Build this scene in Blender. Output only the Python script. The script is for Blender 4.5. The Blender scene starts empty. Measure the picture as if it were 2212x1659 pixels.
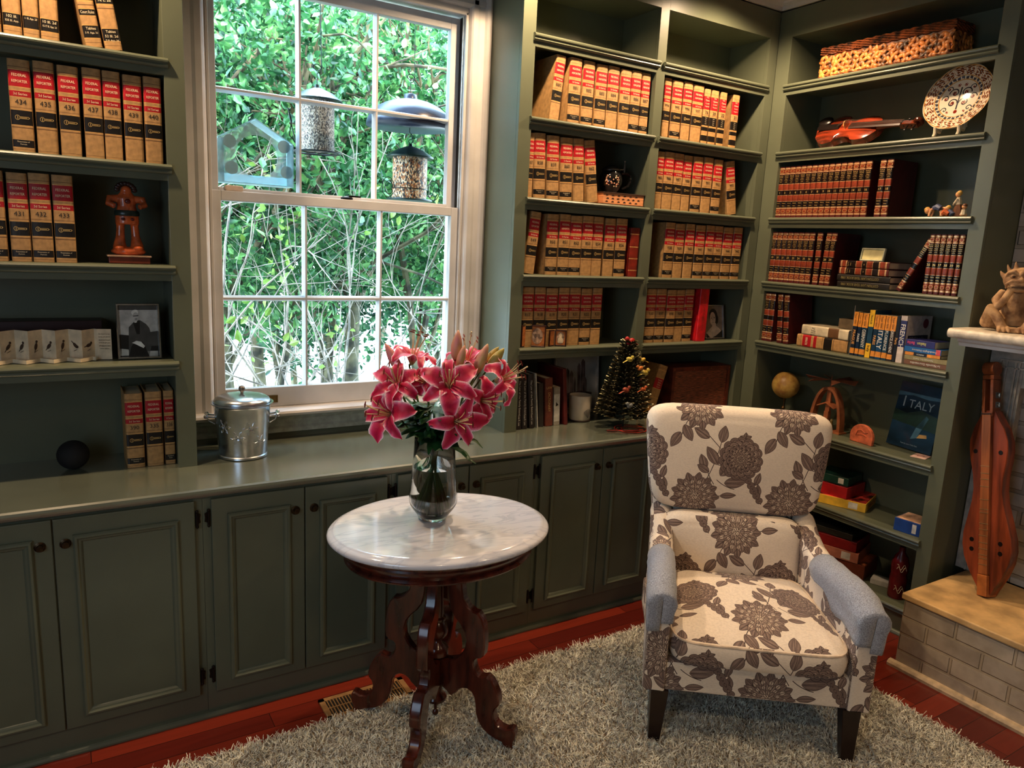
import bpy, math, random
import numpy as np
from mathutils import Matrix, Vector
random.seed(7)
sc = bpy.context.scene
col = sc.collection
PI = math.pi
rad = math.radians

# ------------------------------------------------------------------ helpers
def lin(c):
    c = c/255.0
    return c/12.92 if c <= .04045 else ((c+.055)/1.055)**2.4
def L3(c): return (lin(c[0]), lin(c[1]), lin(c[2]), 1)
MATS = {}
def mat(name, c, rough=.5, metal=0, nz=None, bump=None, spec=.5, coat=0, trans=0, ior=1.45, emit=None, sheen=0, wood=None, stretch=None, alpha=1):
    """procedural principled material: c sRGB 0-255; nz=(scale, amount, [second colour]); bump=(scale, strength)"""
    if name in MATS: return MATS[name]
    m = bpy.data.materials.new(name); m.use_nodes = True
    nt = m.node_tree; N = nt.nodes; b = N['Principled BSDF']
    b.inputs['Base Color'].default_value = L3(c)
    b.inputs['Roughness'].default_value = rough
    b.inputs['Metallic'].default_value = metal
    b.inputs['Specular IOR Level'].default_value = spec
    b.inputs['Coat Weight'].default_value = coat
    b.inputs['Transmission Weight'].default_value = trans
    b.inputs['IOR'].default_value = ior
    b.inputs['Sheen Weight'].default_value = sheen
    b.inputs['Alpha'].default_value = alpha
    if emit:
        b.inputs['Emission Color'].default_value = L3(c); b.inputs['Emission Strength'].default_value = emit
    tc = N.new('ShaderNodeTexCoord'); vec = tc.outputs['Object']
    if stretch:
        mp = N.new('ShaderNodeMapping'); mp.inputs['Scale'].default_value = stretch
        nt.links.new(vec, mp.inputs['Vector']); vec = mp.outputs[0]
    if nz is None and not trans: nz = (30, .06)
    if nz:
        n = N.new('ShaderNodeTexNoise'); n.inputs['Scale'].default_value = nz[0]; n.inputs['Detail'].default_value = 5
        nt.links.new(vec, n.inputs['Vector'])
        mx = N.new('ShaderNodeMix'); mx.data_type = 'RGBA'
        c2 = nz[2] if len(nz) > 2 else tuple(max(0, v*(1-nz[1]*2.2)) for v in c)
        c1 = c if len(nz) > 2 else tuple(min(255, v*(1+nz[1])) for v in c)
        mx.inputs['A'].default_value = L3(c1); mx.inputs['B'].default_value = L3(c2)
        r = N.new('ShaderNodeMapRange'); r.inputs['From Min'].default_value = .35; r.inputs['From Max'].default_value = .65
        nt.links.new(n.outputs['Fac'], r.inputs['Value']); nt.links.new(r.outputs[0], mx.inputs['Factor'])
        nt.links.new(mx.outputs['Result'], b.inputs['Base Color'])
    if bump:
        n2 = N.new('ShaderNodeTexNoise'); n2.inputs['Scale'].default_value = bump[0]; n2.inputs['Detail'].default_value = 4
        nt.links.new(vec, n2.inputs['Vector'])
        bp = N.new('ShaderNodeBump'); bp.inputs['Strength'].default_value = bump[1]; bp.inputs['Distance'].default_value = .002
        nt.links.new(n2.outputs['Fac'], bp.inputs['Height']); nt.links.new(bp.outputs[0], b.inputs['Normal'])
    if name == 'sage_green_counter_paint': b.inputs['Coat IOR'].default_value = 2.2; b.inputs['Coat Roughness'].default_value = .2
    MATS[name] = m
    return m

_tc = {}
def text_geo(s, bold=0):
    """flat glyph geometry of a line of text, unit height, centred"""
    k = (s, bold)
    if k not in _tc:
        cu = bpy.data.curves.new('t', 'FONT'); cu.body = s; cu.resolution_u = 2; cu.offset = bold
        cu.align_x = 'CENTER'; cu.align_y = 'CENTER'
        o = bpy.data.objects.new('t', cu)
        me = bpy.data.meshes.new_from_object(o)
        v = [tuple(x.co) for x in me.vertices]; f = [tuple(p.vertices) for p in me.polygons]
        bpy.data.objects.remove(o); bpy.data.meshes.remove(me); bpy.data.curves.remove(cu)
        if v:
            xs = [a[0] for a in v]; ys = [a[1] for a in v]
            cx = (min(xs)+max(xs))/2; cy = (min(ys)+max(ys))/2
            h = max(ys)-min(ys) or 1; w = max(xs)-min(xs)
            v = [((a[0]-cx)/h, (a[1]-cy)/h) for a in v]; w /= h
        else: w = 1
        _tc[k] = (v, f, w)
    return _tc[k]

class MB:
    def __init__(s): s.v = []; s.f = []; s.m = []; s.uv = {}
    def add(s, vs, fs, mi=0):
        o = len(s.v); s.v += [tuple(a) for a in vs]
        s.f += [tuple(i+o for i in f) for f in fs]; s.m += [mi]*len(fs); return s
    def box(s, x0, x1, y0, y1, z0, z1, mi=0):
        return s.add([(x0,y0,z0),(x1,y0,z0),(x1,y1,z0),(x0,y1,z0),(x0,y0,z1),(x1,y0,z1),(x1,y1,z1),(x0,y1,z1)],
            [(0,3,2,1),(4,5,6,7),(0,1,5,4),(1,2,6,5),(2,3,7,6),(3,0,4,7)], mi)
    def cbox(s, c, d, mi=0, R=None):
        vs = [(i*d[0]/2, j*d[1]/2, k*d[2]/2) for k in (-1,1) for i, j in ((-1,-1),(1,-1),(1,1),(-1,1))]
        if R is not None: vs = [R @ Vector(v) for v in vs]
        return s.add([(v[0]+c[0], v[1]+c[1], v[2]+c[2]) for v in vs], [(0,3,2,1),(4,5,6,7),(0,1,5,4),(1,2,6,5),(2,3,7,6),(3,0,4,7)], mi)
    def rings(s, rs, mi=0, cap=True, close=True, loop=False):
        n = len(rs[0]); vs = [p for r in rs for p in r]; fs = []
        m = len(rs)
        for i in range(m if loop else m-1):
            a = i*n; b = ((i+1) % m)*n
            for j in range(n if close else n-1):
                k = (j+1) % n; fs.append((a+j, a+k, b+k, b+j))
        if cap and close and not loop:
            fs.append(tuple(range(n-1, -1, -1))); fs.append(tuple((m-1)*n+j for j in range(n)))
        return s.add(vs, fs, mi)
    def prism(s, poly, ax, a, b, mi=0):
        """2D outline extruded along axis ax (0,1,2); outline given in the other two axes in order"""
        def P(p, t):
            q = list(p); q.insert(ax, t); return tuple(q)
        return s.rings([[P(p, a) for p in poly], [P(p, b) for p in poly]], mi)
    def lathe(s, prof, c=(0,0,0), n=24, mi=0, sx=1, sy=1, cap=True):
        return s.rings([[(c[0]+r*sx*math.cos(2*PI*j/n), c[1]+r*sy*math.sin(2*PI*j/n), c[2]+z) for j in range(n)] for r, z in prof], mi, cap)
    def tube(s, pts, r, n=8, mi=0, cap=True, flat=1, loop=False):
        pts = [Vector(p) for p in pts]; rr = r if isinstance(r, (list, tuple)) else [r]*len(pts)
        rs = []; up = None; m = len(pts)
        for i, p in enumerate(pts):
            t = ((pts[(i+1) % m] if (loop or i < m-1) else p) - (pts[i-1] if (loop or i > 0) else p))
            t = t.normalized() if t.length > 1e-9 else Vector((0,0,1))
            if up is None:
                up = Vector((0,0,1)) if abs(t.z) < .9 else Vector((0,1,0))
            x = up.cross(t)
            if x.length < 1e-6: x = Vector((1,0,0)).cross(t)
            x.normalize(); y = t.cross(x); up = y
            rs.append([tuple(p + x*(rr[i]*math.cos(2*PI*j/n)) + y*(rr[i]*flat*math.sin(2*PI*j/n))) for j in range(n)])
        return s.rings(rs, mi, cap, loop=loop)
    def ell(s, c, d, mi=0, n=14, m=9, R=None):
        rs = []
        for i in range(m+1):
            a = -PI/2 + PI*i/m; z = math.sin(a)*d[2]; q = max(math.cos(a), .02)
            ring = [Vector((q*d[0]*math.cos(2*PI*j/n), q*d[1]*math.sin(2*PI*j/n), z)) for j in range(n)]
            if R is not None: ring = [R @ v for v in ring]
            rs.append([(v[0]+c[0], v[1]+c[1], v[2]+c[2]) for v in ring])
        return s.rings(rs, mi)
    def strip(s, pts, prof, mi=0):
        """sweep a closed profile [(out,up)] round a closed rectangle path in the XZ plane (picture-frame moulding facing -Y)"""
        (x0, x1, z0, z1) = pts
        rs = []
        for (X, Z, sx, sz) in ((x0,z0,1,1),(x1,z0,-1,1),(x1,z1,-1,-1),(x0,z1,1,-1)):
            rs.append([(X+sx*a, b, Z+sz*a) for a, b in prof])
        return s.rings(rs, mi, loop=True)
    def text(s, t, M, h, wmax, mi=0, bold=0, narrow=True):
        v, f, w = text_geo(t, bold)
        sx = h
        if w*h > wmax:
            sx = wmax/w
            if not narrow: h = sx
        return s.add([tuple(M @ Vector((a*sx, b*h, 0))) for a, b in v], f, mi)
    def xf(s, M, start=0):
        s.v[start:] = [tuple(M @ Vector(p)) for p in s.v[start:]]; return s
    def build(s, name, mats, parent=None, smooth=False, bevel=0, sub=0, seg=2, world=True, angle=40):
        me = bpy.data.meshes.new(name)
        vs = s.v
        if parent is not None and world:
            Mi = parent['_Mi'] if False else _inv(parent)
            vs = [tuple(Mi @ Vector(p)) for p in vs]
        me.from_pydata(vs, [], s.f)
        if not isinstance(mats, (list, tuple)): mats = [mats]
        for m in mats: me.materials.append(m)
        if len(mats) > 1: me.polygons.foreach_set('material_index', s.m)
        if smooth: me.polygons.foreach_set('use_smooth', [True]*len(me.polygons))
        if smooth and angle: 
            try: me.set_sharp_from_angle(angle=rad(angle))
            except Exception: pass
        me.update()
        o = bpy.data.objects.new(name, me); col.objects.link(o)
        if parent is not None: o.parent = parent
        if bevel:
            b = o.modifiers.new('b', 'BEVEL'); b.width = bevel; b.segments = seg; b.limit_method = 'ANGLE'; b.angle_limit = rad(35)
        if sub:
            b = o.modifiers.new('s', 'SUBSURF'); b.levels = sub; b.render_levels = sub
        return o
def _mw(o):
    M = Matrix.LocRotScale(o.location, o.rotation_euler, o.scale)
    return (_mw(o.parent) @ M) if o.parent else M
def _inv(o): return _mw(o).inverted()
def tag(o, label=None, cat=None, group=None, kind=None):
    if label: o['label'] = label
    if cat: o['category'] = cat
    if group: o['group'] = group
    if kind: o['kind'] = kind
    return o
def thing(name, label, cat, loc=(0,0,0), rz=0, group=None, kind=None):
    o = bpy.data.objects.new(name, None); col.objects.link(o); o.empty_display_size = .05
    o.location = loc; o.rotation_euler = (0,0,rz) if not isinstance(rz, tuple) else rz
    return tag(o, label, cat, group, kind)
def clone(root, **k):
    r = root.copy(); col.objects.link(r)
    for ch in list(root.children):
        c = ch.copy(); col.objects.link(c); c.parent = r
        for g in ch.children:
            d = g.copy(); col.objects.link(d); d.parent = c
    return r
def rounded(x0, x1, z0, z1, r, n=5):
    out = []
    for cx, cz, a0 in ((x1-r,z0+r,-90),(x1-r,z1-r,0),(x0+r,z1-r,90),(x0+r,z0+r,180)):
        for i in range(n+1):
            a = rad(a0+90*i/n); out.append((cx+r*math.cos(a), cz+r*math.sin(a)))
    return out

# ------------------------------------------------------------------ camera
cam = bpy.data.cameras.new('camera'); co = bpy.data.objects.new('camera', cam); col.objects.link(co)
Rc = Matrix(((0.8532441119700154, 0.056683597041671537, -0.5184220821058043),
             (-0.5193137605554082, 0.18351971679384943, -0.8346458719994401),
             (0.04782994340682414, 0.9813803968769311, 0.18602368972627462)))
co.matrix_world = Matrix.Translation((0, -2.5, 1.68)) @ Rc.to_4x4()
cam.sensor_width = 36; cam.lens = 25.7846; cam.clip_start = .02
sc.camera = co

# ------------------------------------------------------------------ materials of the room
G = mat('sage_green_paint', (94,99,80), .33, nz=(3,.03), bump=(60,.06))
GD = mat('sage_green_counter_paint', (100,106,92), .24, coat=1, nz=(4,.04), bump=(50,.05))
WH = mat('cream_trim_paint', (204,199,194), .4, nz=(5,.03), bump=(80,.05))
WS = mat('window_sash_paint', (206,204,203), .4, nz=(5,.03), bump=(80,.05))
CE = mat('ceiling_paint', (205,196,180), .7)
BK = mat('black_iron', (20,18,16), .4, .6)
GOLD = mat('gilt_lettering', (225,190,120), .35, .5, nz=(20,.05))
# cherry boards
def boards():
    m = bpy.data.materials.new('cherry_floor_boards'); m.use_nodes = True; nt = m.node_tree; N = nt.nodes; b = N['Principled BSDF']
    tc = N.new('ShaderNodeTexCoord'); br = N.new('ShaderNodeTexBrick')
    br.inputs['Scale'].default_value = 1; br.inputs['Brick Width'].default_value = 1.1; br.inputs['Row Height'].default_value = .083
    br.inputs['Mortar Size'].default_value = .0012; br.inputs['Bias'].default_value = 0
    br.inputs['Color1'].default_value = L3((128,42,24)); br.inputs['Color2'].default_value = L3((88,24,16)); br.inputs['Mortar'].default_value = L3((25,8,6))
    nt.links.new(tc.outputs['Object'], br.inputs['Vector'])
    mp = N.new('ShaderNodeMapping'); mp.inputs['Scale'].default_value = (3,40,1); nt.links.new(tc.outputs['Object'], mp.inputs['Vector'])
    n = N.new('ShaderNodeTexNoise'); n.inputs['Scale'].default_value = 1.5; n.inputs['Detail'].default_value = 6; nt.links.new(mp.outputs[0], n.inputs['Vector'])
    mx = N.new('ShaderNodeMix'); mx.data_type = 'RGBA'; mx.blend_type = 'MULTIPLY'; mx.inputs['Factor'].default_value = .6
    rp = N.new('ShaderNodeValToRGB'); rp.color_ramp.elements[0].color = (.45,.45,.45,1); rp.color_ramp.elements[1].color = (1.2,1.2,1.2,1)
    nt.links.new(n.outputs['Fac'], rp.inputs[0]); nt.links.new(br.outputs['Color'], mx.inputs['A']); nt.links.new(rp.outputs[0], mx.inputs['B'])
    nt.links.new(mx.outputs['Result'], b.inputs['Base Color']); b.inputs['Roughness'].default_value = .3
    return m
def bricks(name, c1, c2, mortar, axis, w=.205, h=.075, ms=.011, offz=0, rough=.65, str_=.9):
    m = bpy.data.materials.new(name); m.use_nodes = True; nt = m.node_tree; N = nt.nodes; b = N['Principled BSDF']
    tc = N.new('ShaderNodeTexCoord'); sp = N.new('ShaderNodeSeparateXYZ'); cb = N.new('ShaderNodeCombineXYZ')
    nt.links.new(tc.outputs['Object'], sp.inputs[0])
    nt.links.new(sp.outputs[axis[0]], cb.inputs[0]); nt.links.new(sp.outputs[axis[1]], cb.inputs[1])
    br = N.new('ShaderNodeTexBrick'); br.inputs['Scale'].default_value = 1; br.inputs['Brick Width'].default_value = w; br.inputs['Row Height'].default_value = h
    br.inputs['Mortar Size'].default_value = ms; br.inputs['Mortar Smooth'].default_value = .4
    br.inputs['Color1'].default_value = L3(c1); br.inputs['Color2'].default_value = L3(c2); br.inputs['Mortar'].default_value = L3(mortar)
    nt.links.new(cb.outputs[0], br.inputs['Vector'])
    n = N.new('ShaderNodeTexNoise'); n.inputs['Scale'].default_value = 14; n.inputs['Detail'].default_value = 6; nt.links.new(tc.outputs['Object'], n.inputs['Vector'])
    mx = N.new('ShaderNodeMix'); mx.data_type = 'RGBA'; mx.blend_type = 'MULTIPLY'; mx.inputs['Factor'].default_value = .7
    rp = N.new('ShaderNodeValToRGB'); rp.color_ramp.elements[0].position = .3; rp.color_ramp.elements[0].color = (.62,.6,.56,1); rp.color_ramp.elements[1].position = .6; rp.color_ramp.elements[1].color = (1,1,1,1)
    nt.links.new(n.outputs['Fac'], rp.inputs[0]); nt.links.new(br.outputs['Color'], mx.inputs['A']); nt.links.new(rp.outputs[0], mx.inputs['B'])
    nt.links.new(mx.outputs['Result'], b.inputs['Base Color']); b.inputs['Roughness'].default_value = rough
    inv = N.new('ShaderNodeMath'); inv.operation = 'SUBTRACT'; inv.inputs[0].default_value = 1; nt.links.new(br.outputs['Fac'], inv.inputs[1])
    ad = N.new('ShaderNodeMath'); ad.operation = 'MULTIPLY_ADD'; ad.inputs[1].default_value = .15; nt.links.new(n.outputs['Fac'], ad.inputs[0]); nt.links.new(inv.outputs[0], ad.inputs[2])
    bp = N.new('ShaderNodeBump'); bp.inputs['Strength'].default_value = str_; bp.inputs['Distance'].default_value = .008
    nt.links.new(ad.outputs[0], bp.inputs['Height']); nt.links.new(bp.outputs[0], b.inputs['Normal'])
    return m

# ------------------------------------------------------------------ room shell
XL, XRW, YF, YB, CH = -1.6, 3.62, -4.6, .66, 2.955
def struct(name, mb, m, **k): return tag(mb.build(name, m, **k), kind='structure')
struct('floor', MB().box(XL-.1, XRW+.1, YF-.1, YB+.1, -.08, 0), boards())
struct('ceiling', MB().box(XL-.1, XRW+.1, YF-.1, YB+.1, CH, CH+.08), CE)
WY = .40      # face of the window wall in window coordinates (the window group is scaled by KW about its set-back)
KW = 1.0448; WW = .53
win = (.478, 1.502, 1.0, 2.625)
wk = (.478*KW, 1.502*KW, 1.68-.68*KW, 1.68+.945*KW)
wm = MB()
wm.box(XL, wk[0], WW, YB, 0, CH).box(wk[1], XRW, WW, YB, 0, CH).box(wk[0], wk[1], WW, YB, 0, wk[2]-.01).box(wk[0], wk[1], WW, YB, wk[3], CH)
struct('wall_back', wm, G)
struct('wall_left', MB().box(XL-.1, XL, YF, YB, 0, CH), G)
struct('wall_front', MB().box(XL-.1, XRW+.1, YF-.1, YF, 0, CH), G)
BR = bricks('whitewashed_wall_brick', (186,180,170), (168,160,150), (150,143,132), ('Y','Z'), w=.2, h=.074)
struct('wall_right', MB().box(XRW, XRW+.1, YF, YB, 0, CH), G)
struct('wall_chimney', MB().box(3.475, XRW, -2.6, -.90, .335, CH), BR)
# ceiling crown: runs over both bookcases
cp = [(0,0),(0,-.045),(-.012,-.045),(-.018,-.03),(-.035,-.02),(-.04,-.012),(-.055,-.008),(-.055,0)]
cm = MB()
cm.prism([(.25+a, CH+b) for a, b in cp], 0, XL, 3.215)
cm.prism([(3.215+a, CH+b) for a, b in cp], 1, -2.6, .25)
struct('trim_1', cm, WH)

# ------------------------------------------------------------------ window
wo = thing('window_1', None, None, (.99, WY, 1.0)); tag(wo, kind='structure')
f = MB()
prof = [(0,0),(0,-.022),(.010,-.028),(.022,-.024),(.03,-.018),(.05,-.017),(.06,-.020),(.078,-.020),(.085,-.014),(.092,0)]
# casing: left, right, head (moulded boards on the wall)
def casing(mb, x_in, x_out, z0, z1):
    s = 1 if x_out > x_in else -1
    w = abs(x_out-x_in)
    pr = [(x_out - s*a*w/.092, WY+b) for a, b in prof]
    mb.rings([[(x, y, z0) for x, y in pr], [(x, y, z1) for x, y in pr]])
casing(f, .478, .372, 1.0, 2.72); casing(f, 1.505, 1.6055, 1.0, 2.72)
f.rings([[(x, WY+b, 2.72-a) for a, b in prof] for x in (.372, 1.6055)])
# jambs and head lining inside the opening
f.box(.46, .478, WY, WY+.16, 1.0, 2.63).box(1.502, 1.52, WY, WY+.16, 1.0, 2.63).box(.46, 1.52, WY, WY+.16, 2.61, 2.63)
# stops
f.box(.478, .488, WY-.004, WY+.01, 1.0, 2.61).box(1.492, 1.502, WY-.004, WY+.01, 1.0, 2.61).box(.478, 1.502, WY-.004, WY+.012, 2.60, 2.612)
f.build('window_frame', WH, wo, bevel=.0015)
s = MB()   # stool and apron
s.prism([(WY+.05, .975),(WY-.045,.975),(WY-.055,.98),(WY-.058,.988),(WY-.055,.996),(WY-.045,1.002),(WY+.05,1.004)], 0, .372, 1.6055)
s.build('window_sill', WH, wo)
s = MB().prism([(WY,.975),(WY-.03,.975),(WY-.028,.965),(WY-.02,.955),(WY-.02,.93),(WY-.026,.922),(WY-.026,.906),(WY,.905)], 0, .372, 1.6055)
s.build('window_apron', mat('apron_bounce_grey', (146,152,144), .4), wo)  # daylight bounced off the worktop is put into this grey-green
def sash(name, x0, x1, z0, z1, y0, y1, bot, top, st, cols, rows):
    g = (x0+st, x1-st, z0+bot, z1-top)
    fr = MB()
    fr.box(x0, g[0], y0, y1, z0, z1).box(g[1], x1, y0, y1, z0, z1).box(g[0], g[1], y0, y1, z0, g[2]).box(g[0], g[1], y0, y1, g[3], z1)
    fo = fr.build(name, WS, wo, bevel=.002)
    mu = MB(); mw = .011
    for c in cols: mu.prism([(c-mw,y1-.004),(c-mw*.35,y0+.004),(c+mw*.35,y0+.004),(c+mw,y1-.004)], 2, g[2], g[3])
    for r in rows: mu.prism([(y1-.004,r-mw),(y0+.003,r-mw*.35),(y0+.003,r+mw*.35),(y1-.004,r+mw)], 0, g[0], g[1])
    # glazing bead round each pane
    xs = [g[0]]+list(cols)+[g[1]]; zs = [g[2]]+list(rows)+[g[3]]
    mu.build('muntin', WS, fo, bevel=0)
    gl = MB()
    gl.box(g[0], g[1], y1-.010, y1-.007, g[2], g[3]); gl.build('pane', GLASS, fo)
    return fo
gm = bpy.data.materials.new('window_glass'); gm.use_nodes = True; N = gm.node_tree.nodes; N.clear()
out = N.new('ShaderNodeOutputMaterial'); mixs = N.new('ShaderNodeMixShader'); tr = N.new('ShaderNodeBsdfTransparent'); gs = N.new('ShaderNodeBsdfGlossy')
gs.inputs['Roughness'].default_value = .02; tr.inputs['Color'].default_value = (.96,.98,.975,1)
fz = N.new('ShaderNodeFresnel'); fz.inputs['IOR'].default_value = 1.35
sm = N.new('ShaderNodeMath'); sm.operation = 'MULTIPLY'; sm.inputs[1].default_value = .5
gm.node_tree.links.new(fz.outputs[0], sm.inputs[0]); gm.node_tree.links.new(sm.outputs[0], mixs.inputs['Fac'])
gm.node_tree.links.new(tr.outputs[0], mixs.inputs[1]); gm.node_tree.links.new(gs.outputs[0], mixs.inputs[2]); gm.node_tree.links.new(mixs.outputs[0], out.inputs[0])
GLASS = gm
lower = sash('lower_sash', .478, 1.500, 1.004, 1.826, WY+.012, WY+.046, .078, .036, .042, (.832, 1.143), (1.431,))
upper = sash('upper_sash', .478, 1.496, 1.79, 2.598, WY+.056, WY+.09, .05, .048, .042, (.824, 1.133), (2.187,))
# dark jamb channel by the upper sash, white metal strip, sash lock, lifts
MB().box(1.4965, 1.5015, WY+.03, WY+.09, 1.83, 2.6).build('jamb_channel', mat('dark_track', (38,36,32), .6), wo)
MB().box(1.4885, 1.502, WY+.0105, WY+.02, 1.828, 2.598).build('metal_weatherstrip', mat('white_metal_strip', (215,220,220), .35, .3), wo)
l = MB(); l.lathe([(.024,0),(.026,.006),(.018,.012),(.006,.014)], (1.0, WY+.03, 1.826), 16, sy=.6); l.cbox((1.03, WY+.026, 1.84), (.05,.010,.006)); l.build('sash_lock', BK, wo, smooth=True)
MB().prism(rounded(.535, .60, 1.826, 1.846, .007), 1, WY+.014, WY+.044).build('sash_stop', mat('almond_plastic', (214,190,170), .5), wo, bevel=.002)
l = MB(); l.strip((.655, .715, 1.02, 1.05), [(0,0),(0,-.003),(.005,-.003),(.006,0)]); l.v = [(x, y+WY+.012, z) for x, y, z in l.v]
l.box(.655,.715,WY+.0105,WY+.0118,1.02,1.05); l.build('brass_lift', mat('aged_brass', (130,105,60), .4, .8), wo)

wo.scale = (KW, KW, KW); wo.location = (.99*KW, -2.5+(WY+2.5)*KW, 1.68-.68*KW)
# ------------------------------------------------------------------ base cabinets, worktop
PIT = .012
ct = MB()
ct.prism([(-.018,.8425),(-.026,.838),(-.028,.830),(-.024,.822),(-.016,.819),(-.012,.812),(-.004,.808),(0,.803),(0,.815),(.529,.815),(.529,.8425)], 0, XL, 3.2145)
tag(ct.build('worktop', GD), 'long green painted worktop running under the window and both bookcases', 'worktop')
doorx = [(-1.56,-1.23),(-1.225,-.89),(-.84,-.455),(-.448,-.064),(-.060,.337),(.389,.700),(.704,1.015),(1.057,1.362),(1.367,1.675),(1.716,2.047),(2.052,2.37),(2.42,2.80),(2.805,3.17)]
units = [(-1.6,-.865,[0,1]),(-.865,.363,[3,4]),(.363,1.036,[5,6]),(1.036,1.696,[7,8]),(1.696,2.395,[9,10]),(2.395,3.215,[11,12])]
KN = mat('antique_brass_dark', (60,46,30), .35, .85); HN = mat('blackened_hinge', (38,28,22), .4, .7)
ulab = ['green base cabinet at the far left beyond the frame edge', 'green base cabinet below the left bookcase, with the widest door in view', 'green base cabinet under the metal ice bucket', 'green base cabinet behind the round marble table',
        'green base cabinet between marble table and armchair', 'green base cabinet in the corner hidden behind the armchair']
for ui, (a, b, ds) in enumerate(units):
    if ui == 0: continue
    u = thing('base_cabinet', ulab[ui], 'cabinet', ((a+b)/2, 0, 0), group='green base cabinets along the window wall')
    bx = MB()
    bx.box(a+.0005, b-.0005, .004, .518, .0, .8145)
    bx.build('body', G, u)
    fr = MB(); d0 = doorx[ds[0]][0]; d1 = doorx[ds[1]][1]
    for k, di in enumerate(ds):
        x0, x1 = doorx[di]
        dm = MB(); dm.box(x0, x1, -.012, .0038, .093, .80)
        dr = dm.build('door', G, u, bevel=.0025)
        pm = MB()
        ins = .05
        pm.strip((x0+ins, x1-ins, .13, .745), [(0,-.012),(0,-.020),(.004,-.025),(.010,-.026),(.015,-.021),(.020,-.019),(.024,-.0155),(.026,-.012)])
        pm.build('panel_moulding', G, dr)
        kx = x1-.032 if k == 0 else x0+.03
        km = MB(); km.lathe([(.016,0),(.016,.002),(.013,.0035),(.012,.003),(.009,.004),(.006,.010),(.0095,.016),(.009,.019),(.003,.020)], n=18)
        km.xf(Matrix.Translation((kx,-.012,.72)) @ Matrix.Rotation(PI/2,4,'X')); km.build('knob', KN, dr, smooth=True)
        hx = x0-.008 if k == 0 else x1+.008
        for z in (.735,.16):
            h = MB(); h.tube([(hx,-.006,z-.022),(hx,-.006,z+.022)], .0045, 8); h.ell((hx,-.006,z+.027),(.005,.005,.006)); h.ell((hx,-.006,z-.027),(.005,.005,.006))
            sg = -1 if k == 0 else 1
            h.prism([(hx,z-.02),(hx+sg*.012,z-.014),(hx+sg*.010,z),(hx+sg*.012,z+.014),(hx,z+.02)], 1, -.001, .0035)
            h.build('hinge', HN, dr, smooth=True)
qr = MB(); qr.prism([(.004,0),(-.018,0),(-.018,.006),(-.014,.013),(-.008,.017),(.004,.018)], 0, XL, 3.2)
tag(qr.build('baseboard_back', G), kind='structure')
# ------------------------------------------------------------------ bookcases
ZS = [1.228, 1.556, 1.886, 2.217, 2.547]
def nose_prof(z):   # (out, z): two beads on the front edge of a shelf
    return [(0,z),(.010,z),(.016,z-.003),(.019,z-.008),(.018,z-.013),(.012,z-.016),(.010,z-.0185),(.012,z-.021),(.013,z-.025),(.010,z-.029),(.006,z-.031),(0,z-.031)]
def shelf_y(par, z, x0, x1, yf, yb, th=.052, nose=True, name='shelf'):
    m = MB().box(x0, x1, yf, yb, z-.022, z).box(x0, x1, yf, yf+.02, z-th, z-.02)
    o = m.build(name, G, par)
    if nose:
        n = MB().prism([(yf-a, b) for a, b in nose_prof(z)], 0, x0-.012, x1+.012); n.build('nosing', G, o, smooth=True, angle=25)
    return o
def shelf_x(par, z, y0, y1, xf, xb, th=.052):
    m = MB().box(xf, xb, y0, y1, z-.022, z).box(xf, xf+.02, y0, y1, z-th, z-.02)
    o = m.build('shelf', G, par)
    n = MB().prism([(xf-a, b) for a, b in nose_prof(z)], 1, y0-.012, y1+.012); n.build('nosing', G, o, smooth=True, angle=25)
BF = .25
lb = thing('bookcase', 'green built-in bookcase left of the window, standing on the worktop', 'bookcase', (-.4, .25, .8425))
MB().box(-1.2, .388, .5155, .5195, .8425, CH-.05).build('back_panel', G, lb)
MB().box(.368, .388, .27, .5295, .8425, CH-.05).box(.328, .3595, .27, .515, .8425, CH-.05).build('side_panel', G, lb)
MB().box(.326, .388, .25, .27, .8425, CH-.05).build('stile', G, lb, bevel=.001)
MB().box(-1.2, -1.14, .25, .515, .8425, CH-.05).build('side_panel', G, lb)
MB().box(-1.14, .326, .25, .27, 2.775, CH-.05).box(-1.14, .3279, .27, .515, 2.775, 2.79).build('top_rail', G, lb)
for z in ZS: shelf_y(lb, z, -1.139, .326, BF, .514)
so = MB().box(.3885, 1.677, .25, .27, 2.775, CH-.05).box(.3885, 1.677, .27, .5295, 2.775, 2.79)
tag(so.build('trim_2', G), kind='structure')
rb = thing('bookcase', 'green built-in bookcase right of the window, two bays wide', 'bookcase', (2.4, .25, .8425))
MB().box(1.70, 3.215, .5155, .5195, .8425, CH-.05).build('back_panel', G, rb)
for a, b in ((1.678,1.742),(2.412,2.464),(3.153,3.2145)):
    MB().box(a, b, .25, .27, .8425, CH-.05).build('stile', G, rb, bevel=.001)
MB().box(1.678, 1.698, .27, .5295, .8425, CH-.05).box(1.7405, 1.742, .27, .515, .8425, CH-.05).box(1.698,1.7405,.27,.29,.8425,CH-.05).build('side_panel', G, rb)
MB().box(2.412, 2.464, .2702, .515, .8425, CH-.05).build('divider', G, rb)
MB().box(3.153, 3.2145, .2702, .515, .8425, CH-.05).build('side_panel', G, rb)
MB().box(1.742, 2.412, .25, .27, 2.775, CH-.05).box(2.464, 3.153, .25, .27, 2.775, CH-.05).box(1.742, 2.412, .27, .515, 2.775, 2.79).box(2.464, 3.153, .27, .515, 2.775, 2.79).build('top_rail', G, rb)
for z in ZS: shelf_y(rb, z, 1.742, 2.412, BF, .514); shelf_y(rb, z, 2.464, 3.153, BF, .514)
XR = 3.215
eb = thing('bookcase', 'green built-in bookcase on the right-hand wall beside the fireplace', 'bookcase', (3.4, -.35, 0))
MB().box(3.50, 3.515, -.897, .51, 0, CH-.05).build('back_panel', G, eb)
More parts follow.
